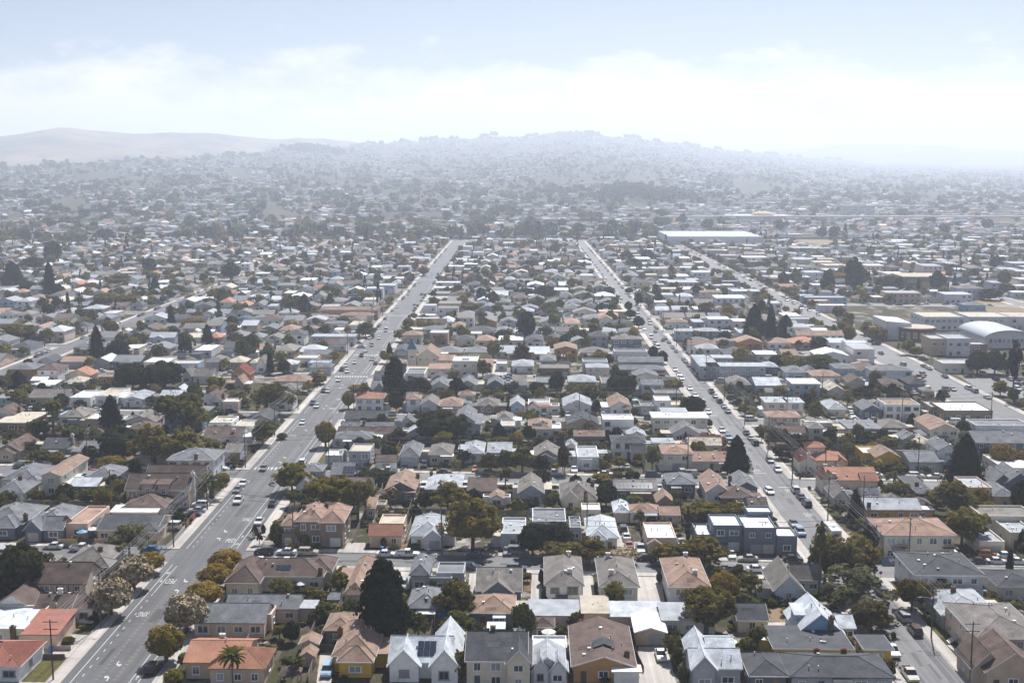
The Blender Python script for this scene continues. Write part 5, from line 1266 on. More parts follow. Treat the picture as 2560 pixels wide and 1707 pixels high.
TD = '''
a 1380 560 275 365 gold;a 1230 712 350 420 bloom;a 1020 948 365 635 bloom;a 2075 578 295 355 gold;a 1985 705 300 485 gold;a 1880 868 325 650 gold;a 1715 1100 380 770 bloom;a 1525 1370 315 1055 gold
a 190 800 470 355 dark;a 845 705 215 530 green;a 1190 398 365 145 grey;a 2140 1610 220 1275 palm;a 1600 1565 205 1440 ybush;a 620 1060 160 960 ybush;a 845 1000 120 905 dbush;a 630 1195 130 1140 bush;a 490 1190 90 1125 bush;a 1690 1360 110 1290 ybush;a 2030 920 150 840 ybush;a 2130 730 130 630 bush;a 2250 620 120 515 bush;a 1990 900 100 860 bush;a 575 480 90 415 bush;a 30 880 160 790 bush;a 2340 230 75 120 purple
b 1175 1180 530 490 cedar;b 235 830 195 615 yg;b 345 745 115 645 green;b 500 775 135 685 olive;b 575 855 160 720 olive;b 768 725 185 555 olive;b 640 1010 220 835 green;b 330 1195 150 1015 dark;b 215 1160 130 1045 yg;b 1845 1000 310 675 olive;b 1845 1140 290 935 green;b 1895 1290 135 1135 yg;b 1885 1540 145 1300 olive;b 1490 1150 205 935 green;b 2065 1125 95 1025 yg;b 385 1575 130 1345 palm;b 1990 340 415 -70 olive;b 455 300 90 205 ybush;b 190 300 130 100 bush;b 30 300 100 175 purple;b 1265 352 72 285 ybush;b 68 190 45 115 cyp;b 330 350 60 265 ybush;b 570 345 60 285 bush;b 1170 325 60 235 bush;b 1620 800 80 630 green;b 1745 770 60 640 green;b 420 840 70 780 yg;b 520 860 120 770 bush;b 690 860 120 735 bush;b 225 1240 70 1170 bush;b 560 1170 100 1060 grey;b 630 1270 70 1215 bush;b 1450 330 110 280 bush;b 1960 1460 70 1330 yg;b 2250 300 50 220 bush;b 1240 1510 60 1470 bush
c 100 1160 210 860 green;c 582 1065 150 925 green;c 1835 1095 400 745 olive;c 1940 840 250 560 gold;c 2190 810 230 560 airy;c 450 1165 100 1070 green;c 430 1045 85 985 purple;c 190 400 240 140 dark;c 420 370 250 120 dark;c 430 455 340 290 mag;c 715 475 310 255 mag;c 1010 480 280 330 bloom;c 1420 475 290 310 mag;c 1735 510 370 265 mag;c 1850 580 150 490 mag;c 305 870 85 775 dbush;c 638 880 75 785 dbush;c 950 890 175 650 yg;c 1352 645 62 555 dbush;c 1480 1350 165 1145 green;c 1515 1430 125 1250 green;c 1570 1570 115 1425 bush;c 2150 1350 195 1165 green;c 2245 1300 165 1065 olive;c 440 1570 115 1445 dbush;c 2010 1085 80 1030 yg;c 1613 250 46 -20 cyp;c 1120 1560 90 1480 bush;c 850 1560 110 1500 bush;c 270 660 60 530 dbush;c 1130 880 70 850 ybush;c 140 640 95 560 olive;c 2080 640 130 490 red;c 2230 1200 90 1100 bush;c 1700 720 60 620 bush
d 463 842 95 165 fan;d 520 660 330 280 olive;d 770 720 390 295 olive;d 800 930 560 545 grey;d 945 1100 300 860 mag;d 1315 915 300 650 mag;d 1600 825 230 640 green;d 2213 612 72 360 cyp;d 1775 310 350 15 yg;d 930 400 150 140 dark;d 730 1235 88 1140 ybush;d 1100 1490 160 1340 airy;d 2325 340 70 170 dbush;d 60 815 130 755 bush;d 240 850 100 790 bush;d 430 860 115 735 olive;d 1680 1100 70 1040 bush;d 1470 1010 110 930 palm;d 280 520 90 460 purple;d 940 1380 60 1290 bush;d 1140 1500 60 1400 dbush;d 380 1180 80 1130 bush;d 2080 900 190 800 bush;d 200 310 70 250 bush;d 620 860 200 740 olive;d 1150 1160 50 1100 bush
e 170 135 185 -40 con;e 180 285 205 125 olive;e 340 342 85 265 bush;e 497 560 135 240 fan;e 1025 545 245 200 con;e 360 565 210 395 green;e 660 610 220 470 green;e 305 725 150 590 grey;e 360 800 185 680 green;e 520 795 165 690 ybush;e 690 725 140 630 gbush;e 1110 790 320 495 dark;e 1700 535 400 205 green;e 1405 815 330 500 yg;e 1690 835 330 530 yg;e 1890 790 260 590 yg;e 1030 875 250 730 gold;e 1245 925 115 760 dark;e 265 875 140 780 green;e 485 888 85 820 bush;e 1100 1130 140 955 yg;e 805 1195 220 1040 green;e 970 1200 190 1020 green;e 1200 1195 200 1060 green;e 1325 1160 150 1010 palm;e 1570 1120 150 960 palm;e 1945 1125 270 900 date;e 2055 1000 115 890 gbush;e 340 1135 140 1040 ybush;e 1640 1355 115 1250 dark;e 730 288 100 220 red;e 565 275 115 165 dark;e 1975 155 165 10 yg;e 1780 235 140 70 green;e 2110 135 110 70 purple;e 1220 115 280 -90 dark;e 1500 115 330 -110 dark;e 1430 260 70 190 grey;e 1940 320 100 260 olive;e 2190 760 70 690 bush;e 2150 850 50 800 bush;e 1060 1440 60 1390 bush;e 130 570 110 490 grey;e 1950 400 110 330 green;e 2190 430 130 350 olive;e 2050 370 100 320 dark;e 120 1060 60 1000 bush;e 1500 1280 90 1230 bush;e 2075 240 100 170 yg;e 2180 200 180 130 olive;e 2240 280 130 200 green
f 150 350 285 100 olive;f 60 630 200 410 olive;f 640 650 180 430 gold;f 330 1060 280 830 yg;f 410 875 150 790 grey;f 600 1205 280 970 yg;f 765 1215 330 955 yg;f 935 1310 260 1010 yg;f 355 1190 190 1055 green;f 1090 970 310 865 dark;f 1240 730 140 650 gold;f 1715 610 420 350 dark;f 1310 610 140 480 green;f 1250 460 120 385 yg;f 1550 1230 150 1065 dark;f 1765 1240 270 1000 yg;f 2000 1190 150 1040 dark;f 1380 1220 75 1145 dark;f 2155 880 220 720 green;f 2290 880 180 690 green;f 2290 1005 140 840 grey;f 945 135 175 80 gold;f 850 300 125 145 gold;f 1165 300 150 190 olive;f 1285 328 135 145 dark;f 1275 195 245 -150 cedar;f 1490 195 230 20 dark;f 1830 118 65 48 green;f 2270 165 90 88 green;f 520 985 60 930 dbush;f 625 985 150 922 dbush;f 2100 590 110 530 olive;f 2230 640 200 560 green;f 1820 1350 100 1240 olive;f 900 460 90 420 bush;f 1010 455 90 415 bush;f 800 455 40 410 bush;f 570 80 130 -10 olive;f 1030 860 70 780 grey;f 1060 1000 50 960 bush;f 1480 760 40 700 bush;f 2000 570 150 545 bush;f 2100 180 90 130 grey;f 960 1010 90 930 purple;f 1630 860 60 830 ybush;f 2310 330 60 260 bush;f 240 580 100 520 bush
g 95 880 215 650 olive;g 270 870 145 735 dark;g 468 890 125 660 red;g 262 645 110 550 green;g 455 645 130 530 purple;g 892 605 95 510 dark;g 770 355 82 225 dark;g 842 868 125 780 olive;g 982 848 130 740 yg;g 1287 858 130 660 olive;g 1205 505 145 420 bloom;g 2060 880 235 565 con;g 1650 368 205 190 dark;g 1480 160 205 35 yg;g 1010 200 245 -10 dark;g 615 178 200 65 green;g 240 195 155 60 dark;g 75 385 95 330 yg;g 1130 345 80 290 bush;g 702 535 95 450 yg;g 550 545 80 480 olive;g 1592 635 50 515 con;g 1330 600 185 540 bush;g 820 965 175 895 yg;g 865 1195 200 990 dark;g 970 965 125 880 olive;g 1105 965 140 868 dark;g 292 1065 40 905 cyp;g 130 1230 160 1130 dark;g 380 1215 150 1080 green;g 1570 1180 115 1065 purple;g 1468 1160 100 1060 green;g 1750 1330 275 1165 yg;g 1930 1320 160 1185 yg;g 2060 1335 260 1185 yg;g 1300 1355 130 1290 bush;g 800 745 50 680 palm;g 900 340 50 290 bush;g 960 390 110 340 dbush;g 460 370 55 310 bush;g 1070 1160 80 1100 ybush;g 550 1330 60 1280 bush;g 1060 600 180 560 bush;g 1930 640 110 560 gbush;g 830 620 60 580 bush;g 1810 470 60 400 dark;g 2290 600 60 480 red;g 230 350 40 310 bush;g 1440 640 60 590 bush;g 20 560 60 480 green
h 270 800 120 545 con;h 125 760 160 640 dark;h 70 650 190 480 red;h 560 645 115 490 dark;h 622 545 110 465 green;h 912 650 220 515 dark;h 1112 690 170 560 olive;h 1262 630 130 540 green;h 1800 1005 340 565 con;h 2150 840 230 630 gold;h 2310 840 140 690 gold;h 2310 1270 165 980 dark;h 1680 1300 340 1005 olive;h 1880 1370 150 1190 green;h 795 1350 165 1060 con;h 1005 1060 95 930 green;h 1180 1170 230 980 olive;h 1150 990 150 875 grey;h 1300 1210 110 1090 yg;h 1410 1210 110 1120 yg;h 432 410 110 250 olive;h 348 278 130 165 dark;h 240 235 90 180 olive;h 470 178 115 105 olive;h 600 245 90 180 yg;h 872 238 170 100 dark;h 1022 178 80 75 olive;h 1142 208 140 75 dark;h 112 198 110 90 yg;h 2200 556 70 490 dark;h 760 730 180 620 green;h 2245 210 180 -285 pine;h 920 800 90 720 olive;h 1000 850 90 780 green;h 1180 880 160 800 green;h 1430 880 160 800 bush;h 2150 1275 160 1190 grey;h 1960 1270 110 1190 olive;h 470 870 60 820 dbush;h 390 880 60 830 dbush;h 620 900 90 840 bush;h 1400 380 50 330 bush;h 690 590 110 530 green;h 380 1040 40 1010 bush;h 840 790 60 730 bush;h 730 430 60 380 yg;h 1250 860 90 800 bush;h 530 420 40 390 bush;h 620 1220 60 1180 bush
i 120 555 220 360 con;i 460 690 130 370 con;i 540 690 120 560 dark;i 485 370 155 170 dark;i 1370 455 130 320 dark;i 1425 645 110 490 con;i 960 770 210 640 olive;i 1160 765 200 650 olive;i 175 1085 290 935 olive;i 890 1215 140 950 con;i 1080 1225 190 1070 dark;i 1572 925 70 750 con;i 1905 1095 110 930 con;i 1700 1225 150 1010 green;i 265 645 150 530 dark;i 840 625 170 540 olive;i 262 1340 85 1240 dark;i 360 1355 85 1270 olive;i 290 430 190 310 dark;i 1100 570 240 470 olive;i 1560 500 140 420 yg;i 1620 640 180 560 olive;i 2120 520 160 360 dark;i 1510 1030 140 960 gold;i 1780 940 220 860 gold;i 1390 910 85 860 gbush;i 1750 760 110 680 olive;i 1920 760 120 680 olive;i 2050 780 110 670 green;i 450 840 110 740 dark
j 445 810 135 650 con;j 310 795 160 690 green;j 332 975 140 880 bloom;j 800 945 150 850 green;j 1005 1040 170 910 olive;j 1400 965 100 865 gold;j 1225 1225 75 1095 con;j 585 1465 140 1345 bloom;j 252 1375 105 1250 dark;j 130 1365 75 1180 con;j 2082 1405 140 1255 olive;j 1940 810 235 735 olive;j 2265 1070 145 975 dark;j 1012 205 65 60 con;j 1405 295 90 210 dark;j 1540 475 95 390 gold;j 1410 545 90 445 dark;j 1440 1320 70 1265 green;j 1560 1320 70 1270 green;j 265 405 95 325 dark;j 840 370 90 285 dark;j 930 745 160 670 dark;j 470 370 120 315 olive;j 2070 700 90 590 dark;j 1310 430 90 360 dark;j 1000 280 60 230 olive
k 130 1070 175 820 dark;k 2220 1065 230 755 con;k 2290 900 160 710 con;k 1992 888 145 755 gold;k 1162 955 100 855 dark;k 1085 868 90 790 dark;k 1068 798 70 715 dark;k 1002 1005 105 920 yg;k 572 1035 100 945 gold;k 1382 1285 100 1170 dark;k 1290 1245 95 1125 dark;k 795 1295 135 1175 yg;k 90 1300 170 1115 red;k 892 1295 80 1200 dark;k 1952 1078 125 985 green;k 890 668 110 580 dark;k 120 680 200 590 dark;k 310 690 200 570 dark;k 330 838 140 725 olive;k 650 838 110 750 olive;k 1160 748 80 640 dark;k 1770 858 150 730 red;k 1075 640 80 590 dark;k 800 830 70 740 dark;k 910 810 60 740 dark;k 750 990 100 870 olive;k 1240 350 110 240 dark;k 1045 345 100 255 dark;k 1110 390 130 320 dark;k 240 90 110 -20 con
l 785 640 170 330 dark;l 545 650 130 450 dark;l 140 600 100 450 dark;l 642 515 150 450 gold;l 1550 620 130 440 dark;l 1120 590 240 490 dark;l 155 1055 200 850 con;l 20 1110 120 770 con;l 640 890 110 760 olive;l 740 910 110 820 olive;l 690 1000 150 900 olive;l 740 1095 130 940 gold;l 905 1015 115 920 gold;l 995 1065 150 950 olive;l 1860 978 115 905 dark;l 2000 985 120 930 olive;l 1360 1215 120 1130 yg;l 1920 1375 200 1180 dark;l 2080 1375 180 1170 dark;l 2040 700 200 600 dark;l 1350 275 100 190 con;l 470 1310 260 1210 green;l 90 1325 170 1210 dark;l 460 1160 170 1040 dark;l 830 650 90 480 con;l 1380 600 50 500 con;l 1710 600 50 470 con;l 2220 650 90 560 dark
'''
for ln in TD.strip().split('\n'):
    tl, rest = ln.split(' ', 1)
    for k, it in enumerate(ln.split(';')):
        p = it.split()
        T(p[0], float(p[1]), float(p[2]), float(p[3]), float(p[4]), p[5])
# ------------------------------------------------------------------ cars
CARC = {'white':(.78,.78,.77),'silver':(.48,.49,.51),'grey':(.20,.21,.22),'slate':(.10,.125,.15),'black':(.018,.018,.02),'navy':(.025,.045,.09),'blue':(.06,.17,.36),'lblue':(.28,.42,.55),'red':(.34,.04,.03),'brown':(.09,.045,.03),'beige':(.50,.45,.37),'orange':(.55,.16,.05),'tan':(.30,.26,.21)}
CARN = dict((k,k) for k in CARC); CARN['lblue'] = 'light blue'; CARN['navy'] = 'navy blue'
def taper(mb, k0, z0, f):
    for i in range(k0, len(mb.v)):
        x, y, z = mb.v[i]
        if z > z0: mb.v[i] = (x*f, y, z)
def frustum(mb, y0, y1, hw, z0, y2, y3, hw2, z1):
    mb.add([(-hw,y0,z0),(hw,y0,z0),(hw,y1,z0),(-hw,y1,z0),(-hw2,y2,z1),(hw2,y2,z1),(hw2,y3,z1),(-hw2,y3,z1)], [(4,5,6,7),(0,1,5,4),(1,2,6,5),(2,3,7,6),(3,0,4,7)])
CARDEF = { # lower profile (y,z), half width, glass frustum, roof, length
 'sedan': dict(sec=[(-2.28,.3),(-2.3,.72),(-2.18,.9),(-1.35,.97),(.95,.95),(1.95,.80),(2.25,.66),(2.3,.45),(2.22,.24),(-2.2,.24)],hw=.90,g=(-1.62,1.12,.84,.93,-.95,.28,.63,1.40),wy=1.36),
 'suv': dict(sec=[(-2.28,.35),(-2.32,.95),(-2.26,1.08),(.95,1.06),(1.95,.96),(2.26,.78),(2.32,.5),(2.25,.28),(-2.2,.28)],hw=.94,g=(-2.22,1.2,.89,1.05,-1.95,.42,.72,1.66),wy=1.40),
 'pickup': dict(sec=[(-2.75,.45),(-2.78,1.02),(-1.0,1.02),(1.25,1.06),(2.35,1.0),(2.72,.86),(2.76,.5),(2.6,.36),(-2.6,.36)],hw=.98,g=(-.72,1.32,.92,1.04,-.55,.62,.74,1.74),wy=1.75),
 'van': dict(sec=[(-2.45,.4),(-2.48,1.2),(1.35,1.2),(2.1,1.02),(2.45,.82),(2.5,.5),(2.4,.3),(-2.4,.3)],hw=.97,g=(-2.42,1.75,.95,1.19,-2.3,.95,.84,1.98),wy=1.55)}
def wheel_mesh():
    mb = MB(); n = 14
    for x0, x1, r, m in ((-.11,.11,.33,0),(-.118,.118,.2,1)):
        for sgn in (0,):
            ring0 = [(x0, r*math.cos(2*math.pi*k/n), r*math.sin(2*math.pi*k/n)) for k in range(n)]
            ring1 = [(x1, p[1], p[2]) for p in ring0]
            mb.add(ring0+ring1, [tuple(range(n))[::-1], tuple(range(n,2*n))]+[(k,(k+1)%n,n+(k+1)%n,n+k) for k in range(n)], m)
    return mb.mesh('wheel', [M['tyre'], M['rim']])
WHEEL = wheel_mesh()
def lampm(mat): mb = MB(); mb.box(-.17,-.05,-.07,.17,.05,.07); return mb.mesh('lamp', [M[mat]])
HEAD, TAIL = lampm('lamp_lens'), lampm('tail_lens')
CARM = {}
for kk, d_ in CARDEF.items():
    mb = MB(); hw = d_['hw']; k0 = 0
    mb.prism(d_['sec'], 'x', -hw, hw); taper(mb, 0, .8, .95)
    y0,y1,ghw,z0,y2,y3,ghw2,z1 = d_['g']
    k0 = len(mb.v); mb.box(-ghw2-.02,y2-.03,z1,ghw2+.02,y3+.03,z1+.05)
    for s in (-1,1):
        for ty in (.12,.5,.86) if kk != 'pickup' else (.1,.55,.9):
            yb, yt = y0+(y1-y0)*ty, y2+(y3-y2)*ty
            a = (s*(ghw+.008),yb,z0); b = (s*(ghw2+.008),yt,z1)
            mb.add([(a[0],a[1]-.05,a[2]),(a[0],a[1]+.05,a[2]),(b[0],b[1]+.05,b[2]),(b[0],b[1]-.05,b[2])], [(0,1,2,3) if s > 0 else (3,2,1,0)])
        mb.box(s*hw if s > 0 else s*hw-.14, y1-.45, z0-.02, s*hw+.14 if s > 0 else s*hw, y1-.3, z0+.13)
    if kk == 'pickup':
        mb.box(-.93,-2.74,1.0,-.85,-.8,1.16); mb.box(.85,-2.74,1.0,.93,-.8,1.16); mb.box(-.85,-2.76,1.0,.85,-2.68,1.16)
    body = mb.mesh('body', [M['car']])
    mb = MB(); frustum(mb,y0,y1,ghw,z0,y2,y3,ghw2,z1)
    glass = mb.mesh('window', [M['car_glass']])
    bed = None
    if kk == 'pickup':
        mb = MB(); mb.box(-.84,-2.66,1.021,.84,-.8,1.03); bed = mb.mesh('load_bed', [M['tyre']])
    CARM[kk] = (body, glass, d_, bed)
CARS = []
def car(kind, X, Y, rz, colour, full=True, where=''):
    body, glass, d_, bed = CARM[kind]
    e = empty('parked_car' if kind != 'van' else 'parked_van', (X,Y,.05), rz)
    e.name = {'sedan':'parked_car','suv':'parked_car','pickup':'pickup_truck','van':'parked_van'}[kind]
    rng = random.Random(int(X*7+Y*3)); j = rng.uniform(.9,1.08)
    ob('body', body, e, color=tuple(min(.85,c*j) for c in CARC[colour])); ob('window', glass, e)
    if bed: ob('load_bed', bed, e)
    L = d_['sec'][7 if kind == 'sedan' else 6][0] if False else max(p[0] for p in d_['sec'])
    if full:
        for sx in (-1,1):
            for sy in (-1,1): ob('wheel', WHEEL, e, (sx*(d_['hw']-.09), sy*d_['wy'], .33))
            hz_ = .66 if kind == 'sedan' else .82
            ob('headlight', HEAD, e, (sx*.62, L-.03, hz_)); ob('tail_light', TAIL, e, (sx*.66, -L+.02, hz_+.12))
    else:
        for sx in (-1,1):
            for sy in (-1,1): ob('wheel', WHEEL, e, (sx*(d_['hw']-.09), sy*d_['wy'], .33))
    CARS.append((e, dict(X=X,Y=Y,kind=kind,colour=colour,where=where)))
    return e
CD = '''
a 755 355 r pickup white;a 995 358 r sedan brown;a 1385 362 l sedan blue;a 400 445 r sedan slate;a 1400 1455 y suv black;b 30 105 Y sedan white
b 80 382 l suv black;b 280 385 l sedan white;b 480 390 r suv beige;b 1195 405 r sedan white;b 1390 408 r pickup white;b 1170 508 r sedan slate;b 2005 415 l sedan slate;b 1965 528 r suv navy;b 1345 690 Y suv silver;b 655 1480 Y suv lblue;b 2200 205 y sedan silver;b 2305 380 Y sedan grey;b 270 472 l sedan white;b 30 468 l sedan white
c 1020 175 y suv black;c 1050 245 y sedan white;c 1072 322 y sedan red;c 1180 360 Y pickup silver;c 1550 295 y sedan silver;c 1235 440 r sedan black;c 1365 1335 Y sedan white;c 2010 412 Y sedan white;c 2165 447 l sedan beige;c 2020 548 r sedan slate;c 2245 545 r sedan white;c 40 540 r suv slate;c 60 385 r van grey
d 225 448 r sedan black;d 1015 462 r sedan blue;d 1200 462 l sedan white;d 230 125 Y sedan navy;d 290 205 Y suv lblue;d 550 150 y suv white;d 705 160 y sedan silver;d 1075 750 y suv black;d 1275 985 y suv silver;d 1350 1110 y suv brown;d 1105 1300 Y pickup white;d 1285 1520 Y pickup beige;d 1500 435 Y suv silver;d 1600 435 Y suv red;d 1690 432 Y van white;d 1940 472 r sedan black;d 2100 472 r sedan white;d 2290 475 r sedan white;d 2220 598 r suv black;d 2010 412 r suv orange;d 2180 420 r sedan white
e 395 830 r suv black;e 610 790 Y suv silver;e 2015 862 r sedan white;e 2172 1000 Y sedan white;e 2118 1060 Y sedan grey;e 2190 1160 Y pickup white;e 1870 1165 l sedan silver;e 1835 1200 l suv white;e 1810 1250 l sedan silver;e 1770 1283 l sedan slate;e 890 322 r sedan silver;e 290 316 r sedan white;e 2130 338 r suv black;e 1480 308 Y suv navy;e 1570 1405 l van white
f 70 862 Y sedan grey;f 430 440 Y sedan white;f 560 288 Y sedan white;f 660 147 Y sedan white;f 760 47 Y sedan white;f 472 262 Y suv slate;f 580 147 Y sedan black;f 155 1185 y sedan black;f 428 808 y suv white;f 1215 888 l pickup white;f 1360 862 Y suv black;f 1730 897 r sedan brown;f 2115 902 l sedan slate;f 2015 868 Y sedan orange;f 1235 362 l suv silver;f 1610 358 l sedan black;f 2310 384 r sedan slate;f 1915 1028 Y suv white;f 1545 1030 Y suv white;f 725 545 r suv navy;f 1545 830 Y suv black;f 1912 255 Y sedan white;f 430 172 r sedan black
g 380 910 r pickup silver;g 570 875 Y sedan white;g 855 915 r sedan white;g 1295 920 r suv slate;g 1565 910 Y suv silver;g 1665 925 r van tan;g 1935 930 l sedan beige;g 2075 930 l sedan slate;g 1050 848 y sedan white;g 295 390 l pickup grey;g 512 372 Y suv white;g 838 366 Y sedan white;g 1270 396 r suv black;g 1925 510 Y sedan white;g 1800 342 Y sedan white;g 1748 268 Y van white;g 1680 190 Y sedan white;g 1630 125 Y sedan white;g 1850 155 y pickup grey;g 1883 196 y sedan white;g 1928 242 y suv slate;g 1968 292 y sedan silver;g 2005 335 y sedan grey;g 2195 408 r suv white;g 2180 535 y sedan black;g 2223 583 y sedan white;g 2260 628 y suv black;g 1985 578 Y sedan blue;g 2020 212 r suv navy;g 2045 255 l sedan slate;g 1910 62 l van silver;g 2345 1065 Y sedan white;g 1410 990 y sedan grey;g 1350 1048 Y sedan silver
h 40 788 Y sedan grey;h 110 872 Y sedan white;h 272 1062 y suv white;h 328 1125 y sedan navy;h 382 1188 y suv black;h 15 1075 Y sedan white;h 375 922 r suv black;h 540 918 r suv grey;h 980 928 l sedan white;h 1360 934 r suv white;h 1335 975 r van tan;h 1535 938 l sedan white;h 2035 942 r sedan navy;h 750 418 l sedan white;h 585 392 Y suv black;h 755 332 Y suv white;h 770 378 Y sedan white;h 975 416 r sedan silver;h 1065 422 r sedan black;h 1310 424 r sedan black;h 1445 375 Y van white;h 1700 440 l van white;h 1815 430 r suv brown;h 1750 482 r sedan silver;h 1632 135 Y suv navy;h 1695 132 Y sedan silver;h 1345 90 r pickup black;h 1290 85 r sedan navy;h 1400 50 r sedan white;h 625 75 l sedan slate;h 705 100 l suv white;h 860 45 Y sedan white;h 890 70 Y sedan silver;h 140 66 r sedan white;h 15 60 r van grey
h 1400 118 y sedan silver;h 1460 128 y suv white;h 1340 168 y sedan white;h 1400 175 y suv silver;h 1445 178 y sedan beige;h 1490 172 y suv navy;h 1580 190 y sedan slate;h 1420 212 y suv black
j 1195 985 Y van white;j 1130 1055 Y sedan white;j 1062 1122 Y suv silver;j 1008 1172 Y sedan white;j 970 1218 Y suv navy;j 907 1280 Y sedan white;j 1065 1250 Y sedan silver;j 842 1362 Y sedan white;j 1315 1034 y sedan navy;j 1455 746 y sedan white;j 1290 768 Y sedan white;j 1395 650 Y suv white;j 1520 652 y sedan slate;j 1565 662 y van lblue;j 1535 708 y sedan white;j 1485 782 y suv silver;j 1435 858 y suv black;j 798 1308 Y sedan white;j 765 1348 Y suv black;j 1042 1056 Y sedan silver;j 1070 1032 Y suv navy;j 1500 540 Y sedan white;j 1610 465 Y sedan white;j 1670 465 y sedan slate
j 1680 1412 r suv silver;j 1795 1416 r suv slate;j 1900 1418 r sedan silver;j 1990 1420 r sedan navy;j 2235 1424 r suv lblue;j 2320 1426 r sedan grey;j 940 1102 r sedan silver;j 970 1135 r sedan white
k 1490 1345 Y sedan silver;k 1530 1392 Y sedan white;k 1558 1425 Y sedan silver;k 1578 1255 y sedan beige;k 1600 1272 y sedan silver;k 1628 1308 y sedan grey;k 1660 1348 y sedan silver;k 1682 1365 y sedan slate;k 1706 1392 y suv grey;k 1505 1175 y sedan white;k 1473 1140 y sedan white;k 1385 1075 y sedan grey;k 1275 1050 Y van white;k 1325 1140 Y van white;k 1310 1105 Y suv grey;k 1205 970 Y sedan white;k 1265 920 Y van white;k 1315 995 y sedan silver;k 1160 795 Y suv slate;k 1155 845 Y van white
l 1035 1195 y sedan slate;l 1240 1300 y suv silver;l 1420 1392 Y suv slate;l 1380 1415 r pickup orange;l 1420 1248 r sedan slate;l 990 1110 l suv black;l 950 1085 l sedan slate;l 170 705 Y sedan slate;l 235 735 Y suv white;l 300 782 Y pickup black;l 375 800 Y sedan slate;l 460 840 Y suv white;l 1975 1385 Y suv silver;l 1850 1410 r sedan black
'''
HEADING = {'r':-math.pi/2-.05,'l':math.pi/2-.05,'y':0.0,'Y':math.pi}
nfull = 0
for ln in CD.strip().split('\n'):
    for it in ln.split(';'):
        t_, x_, y_, hd, kd, cl = it.split()
        X, Y = tg(t_, float(x_), float(y_))
        # cars standing on the two avenues keep clear of the kerb
        if hd in 'yY' and -82 < X < -60:
            X = max(-76.9 if Y > 300 else -77.6, min(-64.35, X))
        if hd in 'yY' and 64 < X < 80: X = max(68.0, min(75.5, X))
        car(kd, X, Y, HEADING[hd]+random.Random(int(X*9+Y)).uniform(-.02,.02), cl, full=Y < 470)
# the white camper trailer on the narrow avenue
X, Y = tg('d', 652, 255)
e = empty('camper_trailer', (75.0, Y+1, .05), 0)
mb = MB(); mb.prism([(-3.4,.6),(3.2,.6),(3.6,1.2),(3.3,2.9),(-3.2,2.9),(-3.5,1.4)], 'x', -1.15, 1.15); ob('body', mb.mesh('body',[M['car']]), e, color=(.78,.78,.77))
for s in (-1,1):
    for k in (-.45,.45): ob('wheel', WHEEL, e, (s*1.05, k, .33))
mb = MB(); mb.box(-.7,-3.52,1.5,.7,-3.44,2.2); ob('window', mb.mesh('window',[M['car_glass']]), e)
mb = MB(); mb.box(-1.17,-1.8,1.6,-1.152,1.2,2.2); ob('window', mb.mesh('window',[M['car_glass']]), e)
mb = MB(); mb.box(-.35,-.3,2.9,.35,.4,3.08); ob('roof_vent', mb.mesh('roof_vent',[M['metal']]), e, color=(.7,.7,.7))
tag(e, 'white camper trailer parked on the narrow avenue behind a white car', 'trailer')

# ------------------------------------------------------------------ utility poles, lamps, signs, wires
def pole_mesh(h):
    mb = MB(); mb.tube([(0,0,-.3),(0,0,h)],[.17,.11],8); return mb.mesh('pole',[M['pole']])
PM = pole_mesh(11.0)
mb = MB(); mb.box(-1.25,-.06,-.06,1.25,.06,.06); ARM = mb.mesh('crossarm',[M['pole']])
mb = MB(); mb.tube([(0,0,.06),(0,0,.24)],[.05,.035],6); INS = mb.mesh('insulator',[M['lampgrey']])
mb = MB(); mb.tube([(0,0,0),(.9,0,.35),(2.2,0,.45)],[.05,.045,.04],6); LARM = mb.mesh('lamp_arm',[M['lampgrey']])
mb = MB(); mb.tube([(2.1,0,.42),(2.45,0,.45),(2.85,0,.42)],[.06,.15,.05],8); LHEAD = mb.mesh('lamp_head',[M['lampgrey']])
mb = MB(); mb.tube([(0,-.3,8.2),(0,-.3,9.1)],[.2,.2],8); TRANS = mb.mesh('transformer',[M['lampgrey']])
POLES = []
def upole(X, Y, rz=0.0, arms=2, lamp=0, tr=False, lab=''):
    e = empty('utility_pole', (X,Y,0), rz)
    ob('pole', PM, e)
    for k in range(arms):
        a = ob('crossarm', ARM, e, (0,.14,10.5-k*1.3))
        for q in (-1.1,-.45,.45,1.1): ob('insulator', INS, a, (q,0,0))
    if lamp:
        l = ob('lamp_arm', LARM, e, (0,0,7.6), 0 if lamp > 0 else math.pi); ob('lamp_head', LHEAD, l)
    if tr: ob('transformer', TRANS, e)
    POLES.append((e, X, Y, lab))
    return e
def wire(pts, label):
    mb = MB()
    for a, b in pts:
        a, b = Vector(a), Vector(b); sag = (b-a).length*.022; n = 9
        mb.tube([tuple(a.lerp(b,i/n)-Vector((0,0,sag*4*(i/n)*(1-i/n)))) for i in range(n+1)], [.042]*(n+1), 4, cap=False)
    tag(ob('power_line', mb.mesh('power_line',[M['wire']])), label, 'power line', 'overhead power lines')
wy = [196,220,269,299.6,343,386,428,470,512,556,600,650,700,760,820,890]
for i, y in enumerate(wy): upole(-80.6, y, .0, 2, 1 if i in (1,3,5,8) else 0, i in (2,6), 'west kerb of the wide avenue')
ny = [196,215.6,252,292,331.5,365,404,446,490,535,585,640,700,760]
for i, y in enumerate(ny): upole(77.8, y, .0, 2, -1 if i in (1,4,7) else 0, i == 3, 'east kerb of the narrow avenue')
